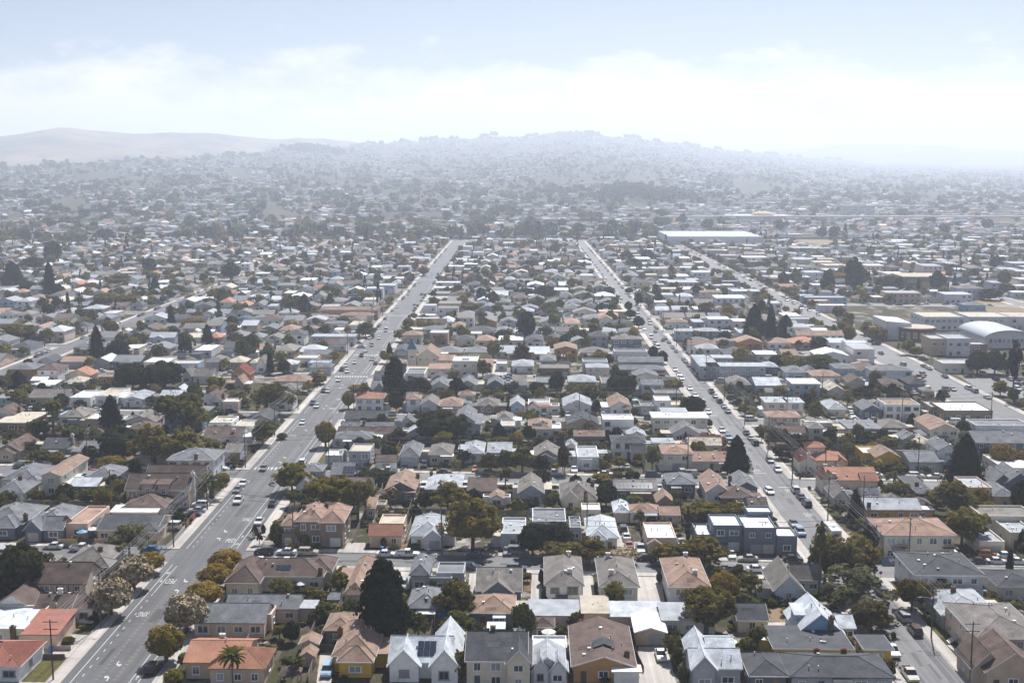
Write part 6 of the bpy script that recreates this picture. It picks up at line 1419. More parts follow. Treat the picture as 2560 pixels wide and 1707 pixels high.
for (ys, x, nm) in ((wy,-80.6,'wide avenue'),(ny,77.8,'narrow avenue')):
    for k, dx in enumerate((-1.1,-.45,.45,1.1)):
        wire([((x+dx,a+.14,10.7),(x+dx,b+.14,10.7)) for a, b in zip(ys, ys[1:])], '%s thin wire strung between the poles along the %s' % (ordw(k+1), nm))
    for k, dx in enumerate((-1.1,1.1)):
        wire([((x+dx,a+.14,9.4),(x+dx,b+.14,9.4)) for a, b in zip(ys, ys[1:])], '%s lower wire strung between the poles along the %s' % (ordw(k+1), nm))
rows = {'first':[('a',1022,-10),('b',1706,402),('d',1290,465)],'second':[('e',806,836),('f',672,858),('f',1873,882),('g',484,892),('g',1612,872),('h',525,905),('h',1375,900)],
        'third':[('e',600,332),('f',900,352),('g',617,382),('g',1506,345),('h',172,372),('h',1226,442),('h',2044,432)],
        'yard':[('c',687,248),('c',1680,260),('b',345,352),('h',870,1300),('f',1700,1360) ,('h',495,235)]}
for nm, q in rows.items():
    P = []
    for t_, x_, y_ in q:
        X, Y = tg(t_, x_, y_); upole(X, Y, math.pi/2, 2, 0, False, ('%s cross street' % nm) if nm != 'yard' else 'back yards of the middle block'); P.append((X,Y))
    if nm == 'yard': continue
    for k, dz in enumerate((10.7, 9.4)):
        wire([((a[0],a[1]+.5,dz),(b[0],b[1]+.5,dz)) for a, b in zip(P, P[1:])], '%s thin wire crossing above the %s row of houses' % (ordw(k+1), nm))
def sign(X, Y, kind, label, rz=0):
    e = empty('stop_sign' if kind == 'stop' else 'street_sign', (X,Y,.1), rz)
    mb = MB(); mb.tube([(0,0,-.2),(0,0,2.4)],[.035,.035],6); ob('post', mb.mesh('post',[M['lampgrey']]), e)
    if kind == 'stop':
        mb = MB(); pts = [(.38*math.cos(math.pi/8+math.pi/4*k), 2.25+.38*math.sin(math.pi/8+math.pi/4*k)) for k in range(8)]
        mb.prism(pts, 'y', -.07, -.045); pl = ob('plate', mb.mesh('plate',[M['signred']]), e)
        cu = bpy.data.curves.new('txt','FONT'); cu.body = 'STOP'; cu.align_x = 'CENTER'; cu.align_y = 'CENTER'; cu.size = .26
        tmp = bpy.data.objects.new('txt', cu); col.objects.link(tmp); bpy.context.view_layer.update(); me = bpy.data.meshes.new_from_object(tmp); bpy.data.objects.remove(tmp)
        me.materials.clear(); me.materials.append(M['signwhite'])
        o = ob('lettering', me, pl, (0,-.075,2.25)); o.rotation_euler = (math.pi/2,0,0)
    else:
        mb = MB(); mb.box(-.4,-.05,2.2,.4,-.03,2.4); ob('plate', mb.mesh('plate',[M['signblue']]), e)
    tag(e, label, 'sign')
X, Y = tg('d',1030,650); sign(X,Y,'stop','red stop sign on the corner below the cream apartments')
X, Y = tg('h',290,1010); sign(X,Y,'stop','red stop sign at the corner by the orange-tiled white house')
X, Y = tg('a',2280,320); sign(X,Y,'blue','small blue sign on a post at the avenue corner')
X, Y = tg('b',392,350); sign(X,Y,'blue','small blue sign in front of the brown stucco house')
X, Y = tg('a',1110,470); sign(X,Y,'blue','street name sign beside the first cross street left of the avenue')

# ------------------------------------------------------------------ fences and garden things
def fence(name, pts, h, c, label, mat='wood', post=2.4, group=None, picket=False):
    """posts with a panel between each pair; every panel is its own part"""
    e = empty(name, (pts[0][0],pts[0][1],0))
    ox, oy = pts[0]
    for (ax,ay),(bx,by) in zip(pts, pts[1:]):
        L = math.hypot(bx-ax,by-ay); n = max(1,int(L/post)); an = math.atan2(by-ay,bx-ax); seg = L/n
        mb = MB()
        if picket:
            k = int(seg/.22)
            for i in range(k): mb.box(i*seg/k,-.012,.08,i*seg/k+.1,.012,h)
            mb.box(0,.013,.3,seg-.05,.05,.38); mb.box(0,.013,h-.35,seg-.05,.05,h-.27)
        else: mb.box(.06,-.03,.04,seg-.06,.03,h-.05)
        pm = mb.mesh('fence_panel',[M[mat]])
        mb = MB(); mb.box(-.055,-.055,0,.055,.055,h+.05); qm = mb.mesh('post',[M[mat]])
        for i in range(n):
            x, y = ax+(bx-ax)*i/n, ay+(by-ay)*i/n
            ob('fence_panel', pm, e, (x-ox,y-oy,0), an, color=c); ob('post', qm, e, (x-ox,y-oy,0), an, color=c)
    tag(e, label, 'fence', group)
g2 = lambda t, *q: [tg(t, *p) for p in q]
fence('picket_fence', g2('a',(1320,335),(1530,340),(1590,290),(1700,150)), 1.1, (.75,.75,.74), 'white picket fence around the corner yard by the wide avenue', 'trim', picket=True)
fence('garden_wall', g2('a',(530,318),(715,320)), 2.0, (.50,.37,.22), 'tan garden wall left of the dark gate', 'wall', 30)
fence('garden_wall', g2('a',(872,320),(960,320)), 2.0, (.50,.35,.25), 'peach garden wall right of the dark gate', 'wall', 30)
fence('wooden_gate', g2('a',(718,319),(870,320)), 1.9, (.06,.05,.04), 'dark wooden driveway gate between two garden walls')
fence('garden_fence', g2('a',(1712,140),(1795,50)), 1.7, (.30,.14,.09), 'reddish fence beside the row of parked cars')
fence('garden_fence', g2('b',(480,1560),(610,1165),(760,915),(870,560)), 1.8, (.30,.27,.24), 'long weathered fence running back beside the yellow house')
fence('garden_fence', g2('b',(560,1280),(720,1290)), 1.6, (.09,.075,.05), 'dark fence behind the drive of the yellow house')
fence('garden_fence', g2('f',(1150,1200),(1075,1400)), 1.6, (.45,.42,.40), 'pale fence between the orange-tiled cottage and its neighbour')
fence('garden_fence', g2('f',(1450,1250),(1380,1530)), 1.6, (.40,.36,.33), 'weathered fence left of the light grey hip-roofed house')
fence('garden_fence', g2('c',(1555,90),(1640,240)), 1.8, (.13,.11,.10), 'dark fence beside the slender cypress')
fence('garden_fence', g2('c',(2050,840),(2350,860)), 1.7, (.07,.055,.045), 'dark brown fence behind the charcoal garage')
fence('garden_fence', g2('b',(1220,340),(1160,400)), .9, (.6,.57,.53), 'low pale fence before the orange-tiled cottage')
fence('garden_fence', g2('c',(1130,1300),(1210,1470)), 1.2, (.12,.07,.05), 'dark balcony rail beside the craftsman bungalow')
fence('garden_wall', g2('h',(690,880),(1050,905)), 1.2, (.14,.13,.12), 'dark stone wall under the green bank', 'wall', 40)
fence('garden_fence', g2('g',(850,660),(905,800)), 1.6, (.25,.2,.16), 'brown fence left of the white house with round window')
fence('garden_fence', g2('f',(1130,1180),(1165,1020)), 1.5, (.3,.27,.25), 'grey fence beside the tan-gabled bungalow')
fence('garden_wall', g2('a',(390,1345),(600,1345)), 1.0, (.2,.14,.11), 'low brown brick wall at the edge of the lawn', 'brick', 30)
fence('garden_wall', g2('a',(480,1265),(655,1265)), .9, (.45,.37,.32), 'low pale wall beside the red tile porch', 'wall', 30)
def parasol(X, Y, c, label, r=1.5, square=False):
    e = empty('parasol', (X,Y,0))
    mb = MB(); mb.tube([(0,0,0),(0,0,2.4)],[.035,.035],6); ob('post', mb.mesh('post',[M['lampgrey']]), e)
    mb = MB(); n = 4 if square else 8; o = math.pi/4 if square else 0
    for k in range(n):
        a, b = 2*math.pi*k/n+o, 2*math.pi*(k+1)/n+o
        mb.add([(r*math.cos(a),r*math.sin(a),2.05),(r*math.cos(b),r*math.sin(b),2.05),(0,0,2.65)],[(0,1,2)])
        mb.add([(r*math.cos(a),r*math.sin(a),2.05),(r*math.cos(b),r*math.sin(b),2.05),(r*math.cos(b),r*math.sin(b),1.9),(r*math.cos(a),r*math.sin(a),1.9)],[(0,1,2,3)])
    ob('canopy', mb.mesh('canopy',[M['trim']]), e, color=c)
    tag(e, label, 'parasol')
for t_, x_, y_, c_, l_, r_, s_ in (('a',758,255,(.18,.36,.55),'blue parasol in the yard of the peach flat-roofed house',1.3,False),('a',855,230,(.7,.7,.68),'white parasol next to the blue one',1.3,False),('c',335,1190,(.72,.70,.66),'cream parasol behind the small grey gabled house',1.4,False),('b',412,740,(.7,.7,.69),'white parasol in the shrubby yard of the brown-roofed house',1.2,False),('b',2205,1130,(.74,.74,.73),'white square sail canopy by the tan hip roof',2.5,True),('c',1998,1290,(.62,.57,.50),'cream square canopy beside the grey house with solar strip',1.9,True),('f',1083,990,(.6,.35,.18),'orange parasol in the crowded yard by the avenue',1.3,False),('g',1130,268,(.35,.5,.7),'small blue canopy between the tan gable and grey flats',1.6,True)):
    X, Y = tg(t_, x_, y_); parasol(X, Y, c_, l_, r_, s_)
X, Y = tg('b',320,1575)
e = empty('garden_gazebo',(X,Y,0)); mb = MB()
for sx in (-1.5,1.5):
    for sy in (-1.5,1.5):
        q = MB(); q.box(sx-.07,sy-.07,0,sx+.07,sy+.07,2.2); ob('post', q.mesh('post',[M['wood']]), e, color=(.2,.14,.1))
mb.add([(-1.9,-1.9,2.2),(1.9,-1.9,2.2),(1.9,1.9,2.2),(-1.9,1.9,2.2),(0,0,3.4)],[(0,1,4),(1,2,4),(2,3,4),(3,0,4),(3,2,1,0)]); ob('roof', mb.mesh('roof',[M['roof']]), e, color=RC['B'])
tag(e, 'open brown-roofed garden gazebo on the patio at the bottom', 'gazebo')
X, Y = tg('b',1750,1010); e = empty('blue_tarpaulin',(X,Y,0))
mb = MB(); nx_ = 10
for i in range(nx_):
    for k in range(6):
        f = lambda a,b: (-1.4+2.8*a/nx_, -.9+1.8*b/6+.3*noise.noise(Vector((a*.6,b*.5,1))), 2.7-1.7*b/6*0+2.4*(b/6)-1.6+.35*noise.noise(Vector((a*.7,b*.9,2))))
        mb.add([f(i,k),f(i+1,k),f(i+1,k+1),f(i,k+1)],[(0,1,2,3)])
me_ = mb.mesh('blue_tarpaulin',[M['metal']]); bpy.data.objects.remove(e)
tag(ob('blue_tarpaulin', me_, None, (X,Y,.2), color=(.05,.2,.5)), 'crumpled bright blue tarpaulin beside the vented grey roof', 'tarpaulin')
for t_, x_, y_, c_, l_ in (('a',465,1285,(.03,.16,.42),'blue wheelie bin by the white wall below the red porch'),('d',40,1090,(.03,.16,.42),'blue wheelie bin on the pale drive left of the blue cottage'),('d',1990,760,(.03,.14,.36),'blue wheelie bin beside the pale grey apartments'),('g',1798,880,(.03,.16,.42),'blue wheelie bin before the long low cream house')):
    X, Y = tg(t_, x_, y_); e = empty('wheelie_bin',(X,Y,0))
    mb = MB(); frustum(mb,-.3,.3,.26,0.08,-.36,.36,.32,.95); mb.box(-.26,-.3,.02,.26,.3,.08); ob('body', mb.mesh('body',[M['metal']]), e, color=c_)
    mb = MB(); mb.prism([(-.4,.952),(.4,.952),(.36,1.06),(-.3,1.04)],'x',-.35,.35); ob('lid', mb.mesh('lid',[M['metal']]), e, color=tuple(c*.8 for c in c_))
    tag(e, l_, 'bin')
# drives, lawns and bare soil that the photograph shows clearly
PATCHES = []
FIELDS = []
def in_poly(x,y,pl):
    c = False
    for (ax,ay),(bx,by) in zip(pl, pl[1:]+pl[:1]):
        if (ay > y) != (by > y) and x < (bx-ax)*(y-ay)/(by-ay)+ax: c = not c
    return c
def ground_patch(nm, t, pts, mat, label, z=.02):
    if mat == 'drygrass': FIELDS.append([tg(t,*p) for p in pts])
    else: PATCHES.append([tg(t,*p) for p in pts])
    o = flat(nm, [tg(t,*p) for p in pts], z, M[mat], kind='structure'); tag(o, label); return o
ground_patch('lawn','a',[(215,1568),(430,1568),(590,1350),(400,1350)],'lawn','dull green lawn beside the white house with red tile roof')
ground_patch('lawn','a',[(500,1568),(540,1568),(705,1345),(680,1345)],'lawn','narrow green verge along the wide avenue')
ground_patch('paved_yard','a',[(380,1330),(640,1330),(900,1130),(480,1110)],'concrete','pale paved yard before the red tile porch',.022)
ground_patch('brick_drive','a',[(570,1080),(720,1080),(810,1005),(690,1005)],'dirt','reddish drive beside the white cottage',.03)
ground_patch('driveway','b',[(780,385),(1000,385),(1005,280),(840,280)],'concrete','pale driveway right of the brown stucco house')
ground_patch('driveway','b',[(555,1568),(690,1568),(730,1290),(590,1290)],'concrete','pale drive beside the yellow house')
ground_patch('driveway','b',[(1930,950),(2010,900),(2050,560),(1960,560)],'concrete','pale drive left of the grey-brown gabled house')
ground_patch('driveway','b',[(1230,540),(1425,540),(1410,700),(1290,760)],'concrete','pale drive where a silver car stands')
ground_patch('driveway','c',[(165,880),(262,880),(280,560),(185,560)],'concrete','pale drive left of the three apartment houses')
ground_patch('driveway','c',[(650,880),(770,880),(740,560),(650,560)],'concrete','drive between the first two apartment houses')
ground_patch('driveway','c',[(1165,890),(1410,890),(1360,560),(1120,560)],'concrete','broad pale forecourt between the second and third apartment houses')
ground_patch('driveway','c',[(1150,1568),(1510,1568),(1420,1230),(1160,1230)],'concrete','pale drive before the white garage')
ground_patch('driveway','c',[(955,330),(1110,330),(1060,120),(985,120)],'concrete','drive lined with three cars')
ground_patch('driveway','c',[(1110,390),(1225,390),(1200,270),(1130,270)],'concrete','short drive with a silver pickup')
ground_patch('bare_soil','d',[(0,1000),(165,1000),(165,880),(0,880)],'dirt','reddish bare soil left of the blue cottage')
ground_patch('driveway','d',[(0,1130),(165,1130),(165,1010),(0,1010)],'concrete','pale drive left of the blue cottage')
ground_patch('bare_soil','d',[(690,230),(790,230),(760,180),(690,180)],'dirt','reddish soil behind the camper trailer')
ground_patch('lawn','d',[(1560,1150),(1650,1150),(1640,1085),(1515,1080)],'lawn','small lawn by the outside stairs')
ground_patch('driveway','d',[(1640,1220),(1880,1400),(1900,1380),(1690,1215)],'concrete','strip of paving below the outside stairs')
ground_patch('lawn','h',[(680,800),(860,795),(945,855),(740,858)],'lawn','bright green terrace above a dark wall',.9)
ground_patch('car_park','h',[(1780,20),(2600,30),(2600,235),(2000,160)],'road_x','grey school car park at the right edge',.035)
ground_patch('lawn','f',[(500,835),(560,745),(640,745),(640,835)],'lawn','dry lawn at the avenue corner')
ground_patch('lawn','f',[(300,330),(380,290),(400,250),(300,250)],'lawn','dry lawn beside the wide avenue')
ground_patch('driveway','f',[(1290,870),(1450,870),(1440,825),(1300,825)],'concrete','pale drive before the blue garage door')
ground_patch('car_park','j',[(2130,1400),(2330,1410),(2240,1240),(2120,1240)],'concrete','pale paved lot right of the church')
ground_patch('dry_field','l',[(1900,700),(2600,700),(2600,830),(2050,830)],'drygrass','brown dry playing field at the right edge')
ground_patch('dry_field','l',[(100,110),(330,60),(1200,80),(560,215)],'drygrass','dry straw-coloured vacant field near the warehouse')
ground_patch('driveway','h',[(790,340),(900,410),(860,412),(770,350)],'concrete','narrow pale drive right of two white cars')
# timber framing, balconies and roof details of single houses
def find(s): return next(h[0] for h in HOUSES if h[1]['lab'] and s in h[1]['lab'])
ht = find('half-timbered')
mb = MB(); mb.box(-.07,-.05,0,.07,.02,4.9); TB = mb.mesh('timber',[M['wood']])
for k in range(6): ob('timber', TB, ht, (4.6+k*1.05,-.03,0), color=(.13,.10,.05))
cb = find('craftsman')
mb = MB(); mb.prism([(-1.9,0),(1.9,0),(0,.75)],'y',-.9,2.2); ob('roof_dormer', mb.mesh('roof_dormer',[M['wood']]), cb, (5.4,5.2,4.55), color=(.07,.075,.08))
ap = find('pinkish tan hip roof and balconies')
for bx_ in (1.6,13.0):
    mb = MB(); mb.box(0,-1.2,2.85,3.4,-.02,3.0); b_ = ob('balcony', mb.mesh('balcony',[M['wood']]), ap, (bx_,0,0), color=(.2,.15,.11))
    mb = MB()
    for k in range(18): mb.box(.02+k*.195,-1.18,3.0,.07+k*.195,-1.13,3.85)
    mb.box(0,-1.2,3.85,3.4,-1.1,3.95); ob('railing', mb.mesh('railing',[M['wood']]), b_, color=(.16,.12,.09))
# outside stairs of the pinkish apartments
X, Y = tg('d',1650,1200); e = empty('outside_stairs',(X,Y,0))
for k in range(9):
    mb = MB(); mb.box(.32*k,-.6,.27*k+.05,.32*k+.30,.9,.27*k+.27); ob('step', mb.mesh('step',[M['wall']]), e, color=(.62,.60,.58))
tag(e, 'flight of pale outside stairs against the pinkish apartments', 'stairs')
# cars filling the school car park
X0, Y0 = tg('h', 2090, 40)
for r_ in range(3):
    for k in range(8):
        rr = random.Random(r_*31+k)
        if rr.random() < .2: continue
        car(rr.choice(['sedan','suv','sedan']), X0+k*3.0-r_*1.5, Y0-r_*11, rr.choice([0,math.pi]), rr.choice(['white','silver','grey','slate','black','navy','silver','white']), full=False, where='lot')
# ------------------------------------------------------------------ the rest of the town, lot by lot
def hit(x0,y0,x1,y1,pad=.4):
    for a,b,c,d in FOOT:
        if x0 < c+pad and x1 > a-pad and y0 < d+pad and y1 > b-pad: return True
    return False
# lean-to additions, porches and dormers that break up the plain house boxes
mb = MB(); mb.box(-.07,-.07,0,.07,.07,1); PPOST = mb.mesh('porch_post',[M['trim']])
for e_, d_ in list(HOUSES):
    if d_['far'] or d_['cat'] != 'house' or d_['Y'] > 470: continue
    q = d_['rng']; w, dd, h = d_['w'], d_['d'], d_['h']
    for side in q.sample([-1,1],2):
        aw, ad = q.uniform(1.8,3.2), q.uniform(3,dd*.6); ay = q.uniform(.5,max(.6,dd-ad-.5)); ax = -aw-.02 if side < 0 else w+.02
        x0 = d_['X0']+ax; xm, ym_ = x0+aw/2, d_['Y0']+ay+ad/2
        if any(a-3.2 < x0+aw and x0 < b+3.2 for a,b in AVES.values()) or any(abs(ym_-cy_at(c,xm)) < CROSS_W/2+3+ad/2 for c in CROSS): continue
        if any(in_poly(xx_,yy_,pl) for pl in PATCHES for xx_ in (x0,xm,x0+aw) for yy_ in (ym_-ad/2,ym_,ym_+ad/2)): continue
        if any(abs(xm-c[1]['X']) < aw/2+1.2 and abs(ym_-c[1]['Y']) < ad/2+2.6 for c in CARS): continue
        if d_['lab'] and 'apartment' in d_['lab']: continue
        if q.random() < .75 and not hit(x0+.35,d_['Y0']+ay,x0+aw-.35,d_['Y0']+ay+ad,-.05):
            volume(e_, ax, ay, aw, ad, min(h-.5,2.5), q.choice(['flat','slab','hip']), .7, d_['wcc'], q.choice([d_['rcc'],RC['L'],RC['G'],RC['W'],RC['C']]), far=True, rng=q, door=False, wins=False)
            FOOT.append((x0,d_['Y0']+ay,x0+aw,d_['Y0']+ay+ad))
    if d_['nW'] == 0 and d_['roof'] != 'flat' and q.random() < .7 and w > 6:
        pw, pd = q.uniform(2.4,4.0), q.uniform(1.3,1.9); px_ = q.uniform(.4,w-pw-.4)
        if not hit(d_['X0']+px_,d_['Y0']-pd,d_['X0']+px_+pw,d_['Y0']-.6,-.05):
            mb = MB(); mb.prism([(-pd,2.3),(-.02,2.62),(-.02,2.76),(-pd,2.44)],'x',px_,px_+pw)
            pr = ob('porch_roof', mb.mesh('porch_roof',[M['roof']]), e_, color=q.choice([d_['rcc'],RC['W'],RC['L']]))
            for xx in (px_+.15,px_+pw-.15): ob('porch_post', PPOST, pr, (xx,-pd+.15,0), 0, (1,1,2.3), (.7,.7,.68))
def in_view(X, Y, m=26): return abs(X-.006*Y) < .435*Y+m
prng = random.Random(77)
FQ, FC = [], []            # quads and colours of the far houses
def fq(a,b,c,d,colr): FQ.append((a,b,c,d)); FC.append(colr)
def far_house(X, Y, w, d, h, roof, rh, wc, rc, z0=0.0, rz=0.0, wins=True, o=.4):
    cs, sn = math.cos(rz), math.sin(rz)
    def p(x,y,z): return (X+x*cs-y*sn, Y+x*sn+y*cs, z0+z)
    B0 = [p(0,0,-1.5),p(w,0,-1.5),p(w,d,-1.5),p(0,d,-1.5)]; T0 = [p(0,0,h),p(w,0,h),p(w,d,h),p(0,d,h)]
    for k in range(4): fq(B0[k],B0[(k+1)%4],T0[(k+1)%4],T0[k],wc)
    E_ = [p(-o,-o,h),p(w+o,-o,h),p(w+o,d+o,h),p(-o,d+o,h)]
    if roof == 'flat': fq(*[p(-.1,-.1,h+.3),p(w+.1,-.1,h+.3),p(w+.1,d+.1,h+.3),p(-.1,d+.1,h+.3)],rc); fq(p(-.1,-.1,h-.2),p(w+.1,-.1,h-.2),p(w+.1,-.1,h+.3),p(-.1,-.1,h+.3),wc)
    elif roof == 'gx':
        a, b = p(-o,d/2,h+rh), p(w+o,d/2,h+rh)
        fq(E_[0],E_[1],b,a,rc); fq(E_[2],E_[3],a,b,rc); fq(p(w,0,h),p(w,d,h),p(w,d/2,h+rh-.1),p(w,d/2,h+rh-.1),wc); fq(p(0,d,h),p(0,0,h),p(0,d/2,h+rh-.1),p(0,d/2,h+rh-.1),wc)
    elif roof == 'gy':
        a, b = p(w/2,-o,h+rh), p(w/2,d+o,h+rh)
        fq(E_[1],E_[2],b,a,rc); fq(E_[3],E_[0],a,b,rc); fq(p(0,0,h),p(w,0,h),p(w/2,0,h+rh-.1),p(w/2,0,h+rh-.1),wc)
    else:
        m = min(w,d)/2
        if w >= d: a, b = p(m,d/2,h+rh), p(w-m,d/2,h+rh); fq(E_[0],E_[1],b,a,rc); fq(E_[1],E_[2],b,b,rc); fq(E_[2],E_[3],a,b,rc); fq(E_[3],E_[0],a,a,rc)
        else: a, b = p(w/2,m,h+rh), p(w/2,d-m,h+rh); fq(E_[0],E_[1],a,a,rc); fq(E_[1],E_[2],b,a,rc); fq(E_[2],E_[3],b,b,rc); fq(E_[3],E_[0],a,b,rc)
    if wins:
        n = max(1,int(w/3.2)); st = 2 if h > 4.3 else 1
        for s in range(st):
            zc = (s+.5)*h/st
            for i in range(n):
                if prng.random() < .2: continue
                x = (i+.5)*w/n; ww = prng.choice([.5,.7,.9])
                fq(p(x-ww,-.04,zc-.55),p(x+ww,-.04,zc-.55),p(x+ww,-.04,zc+.6),p(x-ww,-.04,zc+.6),(.06,.07,.09))
ROOFW = 'GGGGGGDDDDMMMMLLTBBDWVCPGG'
WALLW = ['wh','wh','wh','cr','cr','lg','lg','gy','ta','pk','lb','bg','cr','wh','sg','or']
def rand_style(r):
    roof = r.choice(['hip','hip','gx','gy','gy','hip','flat','gx'])
    rc = r.choice(ROOFW)
    if roof == 'flat': rc = r.choice('WWWCLGV')
    elif rc == 'W' and r.random() < .6: rc = 'L'
    if r.random() < .03 and roof != 'flat': rc = 'O'
    two = r.random() < .16
    return roof, (0 if roof == 'flat' else r.uniform(1.5,2.3)), r.choice(WALLW), rc, (5.3 if two else r.uniform(2.9,3.4))
lots = []
for k in range(len(CROSS)-1):
    for g0, g1 in gaps:
        for row in (0,1):
            x = g0+1.5
            while x < g1-8:
                lw = prng.uniform(8.8,14.8)
                if x+lw > g1-.5: lw = g1-.5-x
                if lw < 7.5: break
                w = lw-prng.uniform(1.2,3.0); d = prng.uniform(9,17)
                X = x+prng.uniform(.5,lw-w-.4)
                if row == 0: Y = cy_at(CROSS[k],X+w/2)+CROSS_W/2+SWC+prng.uniform(2.2,8)
                else: Y = cy_at(CROSS[k+1],X+w/2)-CROSS_W/2-SWC-prng.uniform(2.2,8)-d
                lots.append((X,Y,w,d,row,k,lw,x)); x += lw
lots = [l for l in lots if l[1] > 196 and in_view(l[0]+l[2]/2,l[1]) and not (l[0]+l[2] > SCHOOL[0] and l[0] < SCHOOL[2] and l[1]+l[3] > SCHOOL[1] and l[1] < SCHOOL[3])]
lots = [l for l in lots if not any(in_poly(l[0]+l[2]/2,l[1]+l[3]/2,pl) for pl in FIELDS)]
lots.sort(key=lambda l: l[1])
# the big warehouse district on the right keeps larger, flatter buildings
n_house = len([1 for h_ in HOUSES if h_[1]['name'] == 'house'])
YARDS = []
for X,Y,w,d,row,k,lw,x in lots:
    roof, rh, wc, rc, h = rand_style(prng)
    comm = (X > 90 and Y > 520) or (X > -62 and X < -40 and Y > 560) or (X < -84 and X > -104 and Y > 600)
    if comm and prng.random() < .55:
        roof, rh, rc, wc = 'flat', 0, prng.choice('WLCLLVGM'), prng.choice(['wh','cr','lg','gy','ta']); h = prng.choice([3.6,4.2,5.6,6.5])
        if X > 90 and prng.random() < .6: w, d = w*prng.uniform(1.3,2.0), d*prng.uniform(1.0,1.4)
        for a_, b_ in axs:
            if X < a_-SWA and X+w > a_-SWA-1: w = a_-SWA-1-X
    if hit(X,Y,X+w,Y+d,.2):
        # a smaller building may still fit in the gap
        w2, d2 = w*.6, d*.6
        ok = False
        for _ in range(5):
            xx, yy = X+prng.uniform(0,w-w2), Y+prng.uniform(0,d-d2)
            if not hit(xx,yy,xx+w2,yy+d2,.5) and not any(math.hypot(xx+w2/2-a,yy+d2/2-b) < c+2.5 for a,b,c in TFOOT): ok = True; break
        if not ok or Y < 300: continue
        X, Y, w, d = xx, yy, w2, d2; h = min(h,3.2); rh = min(rh,1.5)
    if any(math.hypot(X+w/2-a,Y+d/2-b) < c*.5+2.0 for a,b,c in TFOOT): continue
    if n_house < 296:
        B('e',0,0,0,d,h,roof,rh,wc,rc,world=(X,Y,w),far=True,vents=0,W=[(prng.uniform(.2,w*.4),-1.3,w*.45,4,min(h,3.0),prng.choice(['gy','hip']),1.3)] if row == 0 and prng.random() < .5 and roof != 'flat' else [])
        n_house += 1
    else:
        j = prng.uniform(.85,1.15)
        far_house(X,Y,w,d,h,roof,rh,tuple(c*prng.uniform(.9,1.05) for c in WC[wc]),tuple(c*j for c in RC[rc]),rz=ROT,wins=Y < 1100)
        if row == 0 and prng.random() < .45 and roof != 'flat': far_house(X+prng.uniform(0,w*.5),Y-1.3,w*.45,4,3.0,prng.choice(['gy','hip']),1.2,WC[wc],tuple(c*j for c in RC[rc]),wins=Y<900)
        FOOT.append((X,Y,X+w,Y+d))
        if prng.random() < .45:   # additions at the back or side
            aw, ad = w*prng.uniform(.35,.7), prng.uniform(2.5,5); ax_ = X+prng.uniform(0,w-aw); ay_ = Y+d if row == 0 else Y-ad
            if not hit(ax_+.3,ay_+.3,ax_+aw-.3,ay_+ad-.3,-.2): far_house(ax_,ay_,aw,ad,prng.uniform(2.4,3.0),prng.choice(['flat','flat','gx']),.8,WC[wc],RC[prng.choice('WLGCM')],wins=Y<900); FOOT.append((ax_,ay_,ax_+aw,ay_+ad))
    # garage or shed at the back of the lot
    if prng.random() < .55:
        gw, gd = prng.uniform(3.2,6), prng.uniform(4,6.5)
        gx_ = X+prng.uniform(0,max(.1,w-gw)); gy2 = Y+d+prng.uniform(1.5,4) if row == 0 else Y-gd-prng.uniform(1.5,4)
        if not hit(gx_,gy2,gx_+gw,gy2+gd,.2) and Y > 430:
            far_house(gx_,gy2,gw,gd,2.5,prng.choice(['flat','gx','gy','hip']),1.1,WC[prng.choice(WALLW)],RC[prng.choice(ROOFW)],wins=False); FOOT.append((gx_,gy2,gx_+gw,gy2+gd))
    YARDS.append((X,Y,w,d,row,lw,x))
# hillside houses
hr = random.Random(9)
def wooded(sx, Y, z):
    return noise.noise(Vector((sx*.0055, Y*.0011, 1.7)))
HT = []
D_, row_i = HILL0+35, 0
while D_ < 8200:                       # houses stand along winding streets that follow the slope
    sx = -260.0
    while sx < 2860:
        d = D_+150*noise.noise(Vector((sx*.0016, row_i*.35, 1.0)))*min(1,(D_-HILL0)/600)+50*noise.noise(Vector((sx*.006, row_i*.9, 2.0)))*min(1,(D_-HILL0)/600)
        sx += hr.uniform(11.5,19)*FPX/d
        if d < HILL0+25: continue
        dr = interp(RDIST,sx); t = (d-HILL0)/(dr-HILL0)
        if t > .93 or (t > .45 and hr.random() < (t-.45)*1.5): continue
        wv = wooded(sx,d,0)
        if wv > .16 and d > 1900 and not (sx > 1650 and d < 2800): continue
        if noise.noise(Vector((sx*.011, d*.0013, 6.1))) > .40 and d > 1900: continue
        if noise.noise(Vector((sx*.014, d*.004, 2.2)))+.6*noise.noise(Vector((sx*.04, d*.011, 4.2))) > .3 and hr.random() < .7: continue
        if hr.random() < .12: continue
        a = math.atan((sx-1297.6)/FPX); X, Y = d*math.sin(a), d*math.cos(a)+hr.uniform(-3,3)
        roof, rh, wc, rc, h = rand_style(hr)
        if hr.random() < .35: h = 5.0
        far_house(X,Y,hr.uniform(9,15),hr.uniform(8,12),h,roof,rh,WC[wc],RC[rc],z0=hill_z(X,Y),rz=hr.uniform(-.2,.2),wins=False)
    D_ += hr.uniform(26,44)*(1+(D_-HILL0)/5200); row_i += 1
Vq = np.array(FQ, dtype=np.float32); Cq = np.array(FC, dtype=np.float32)
o = ob('distant_houses', quads_mesh('distant_houses', Vq, [M['far_house']], Cq)); tag(o, 'dense mass of small distant houses filling the plain and hillside', kind='stuff')

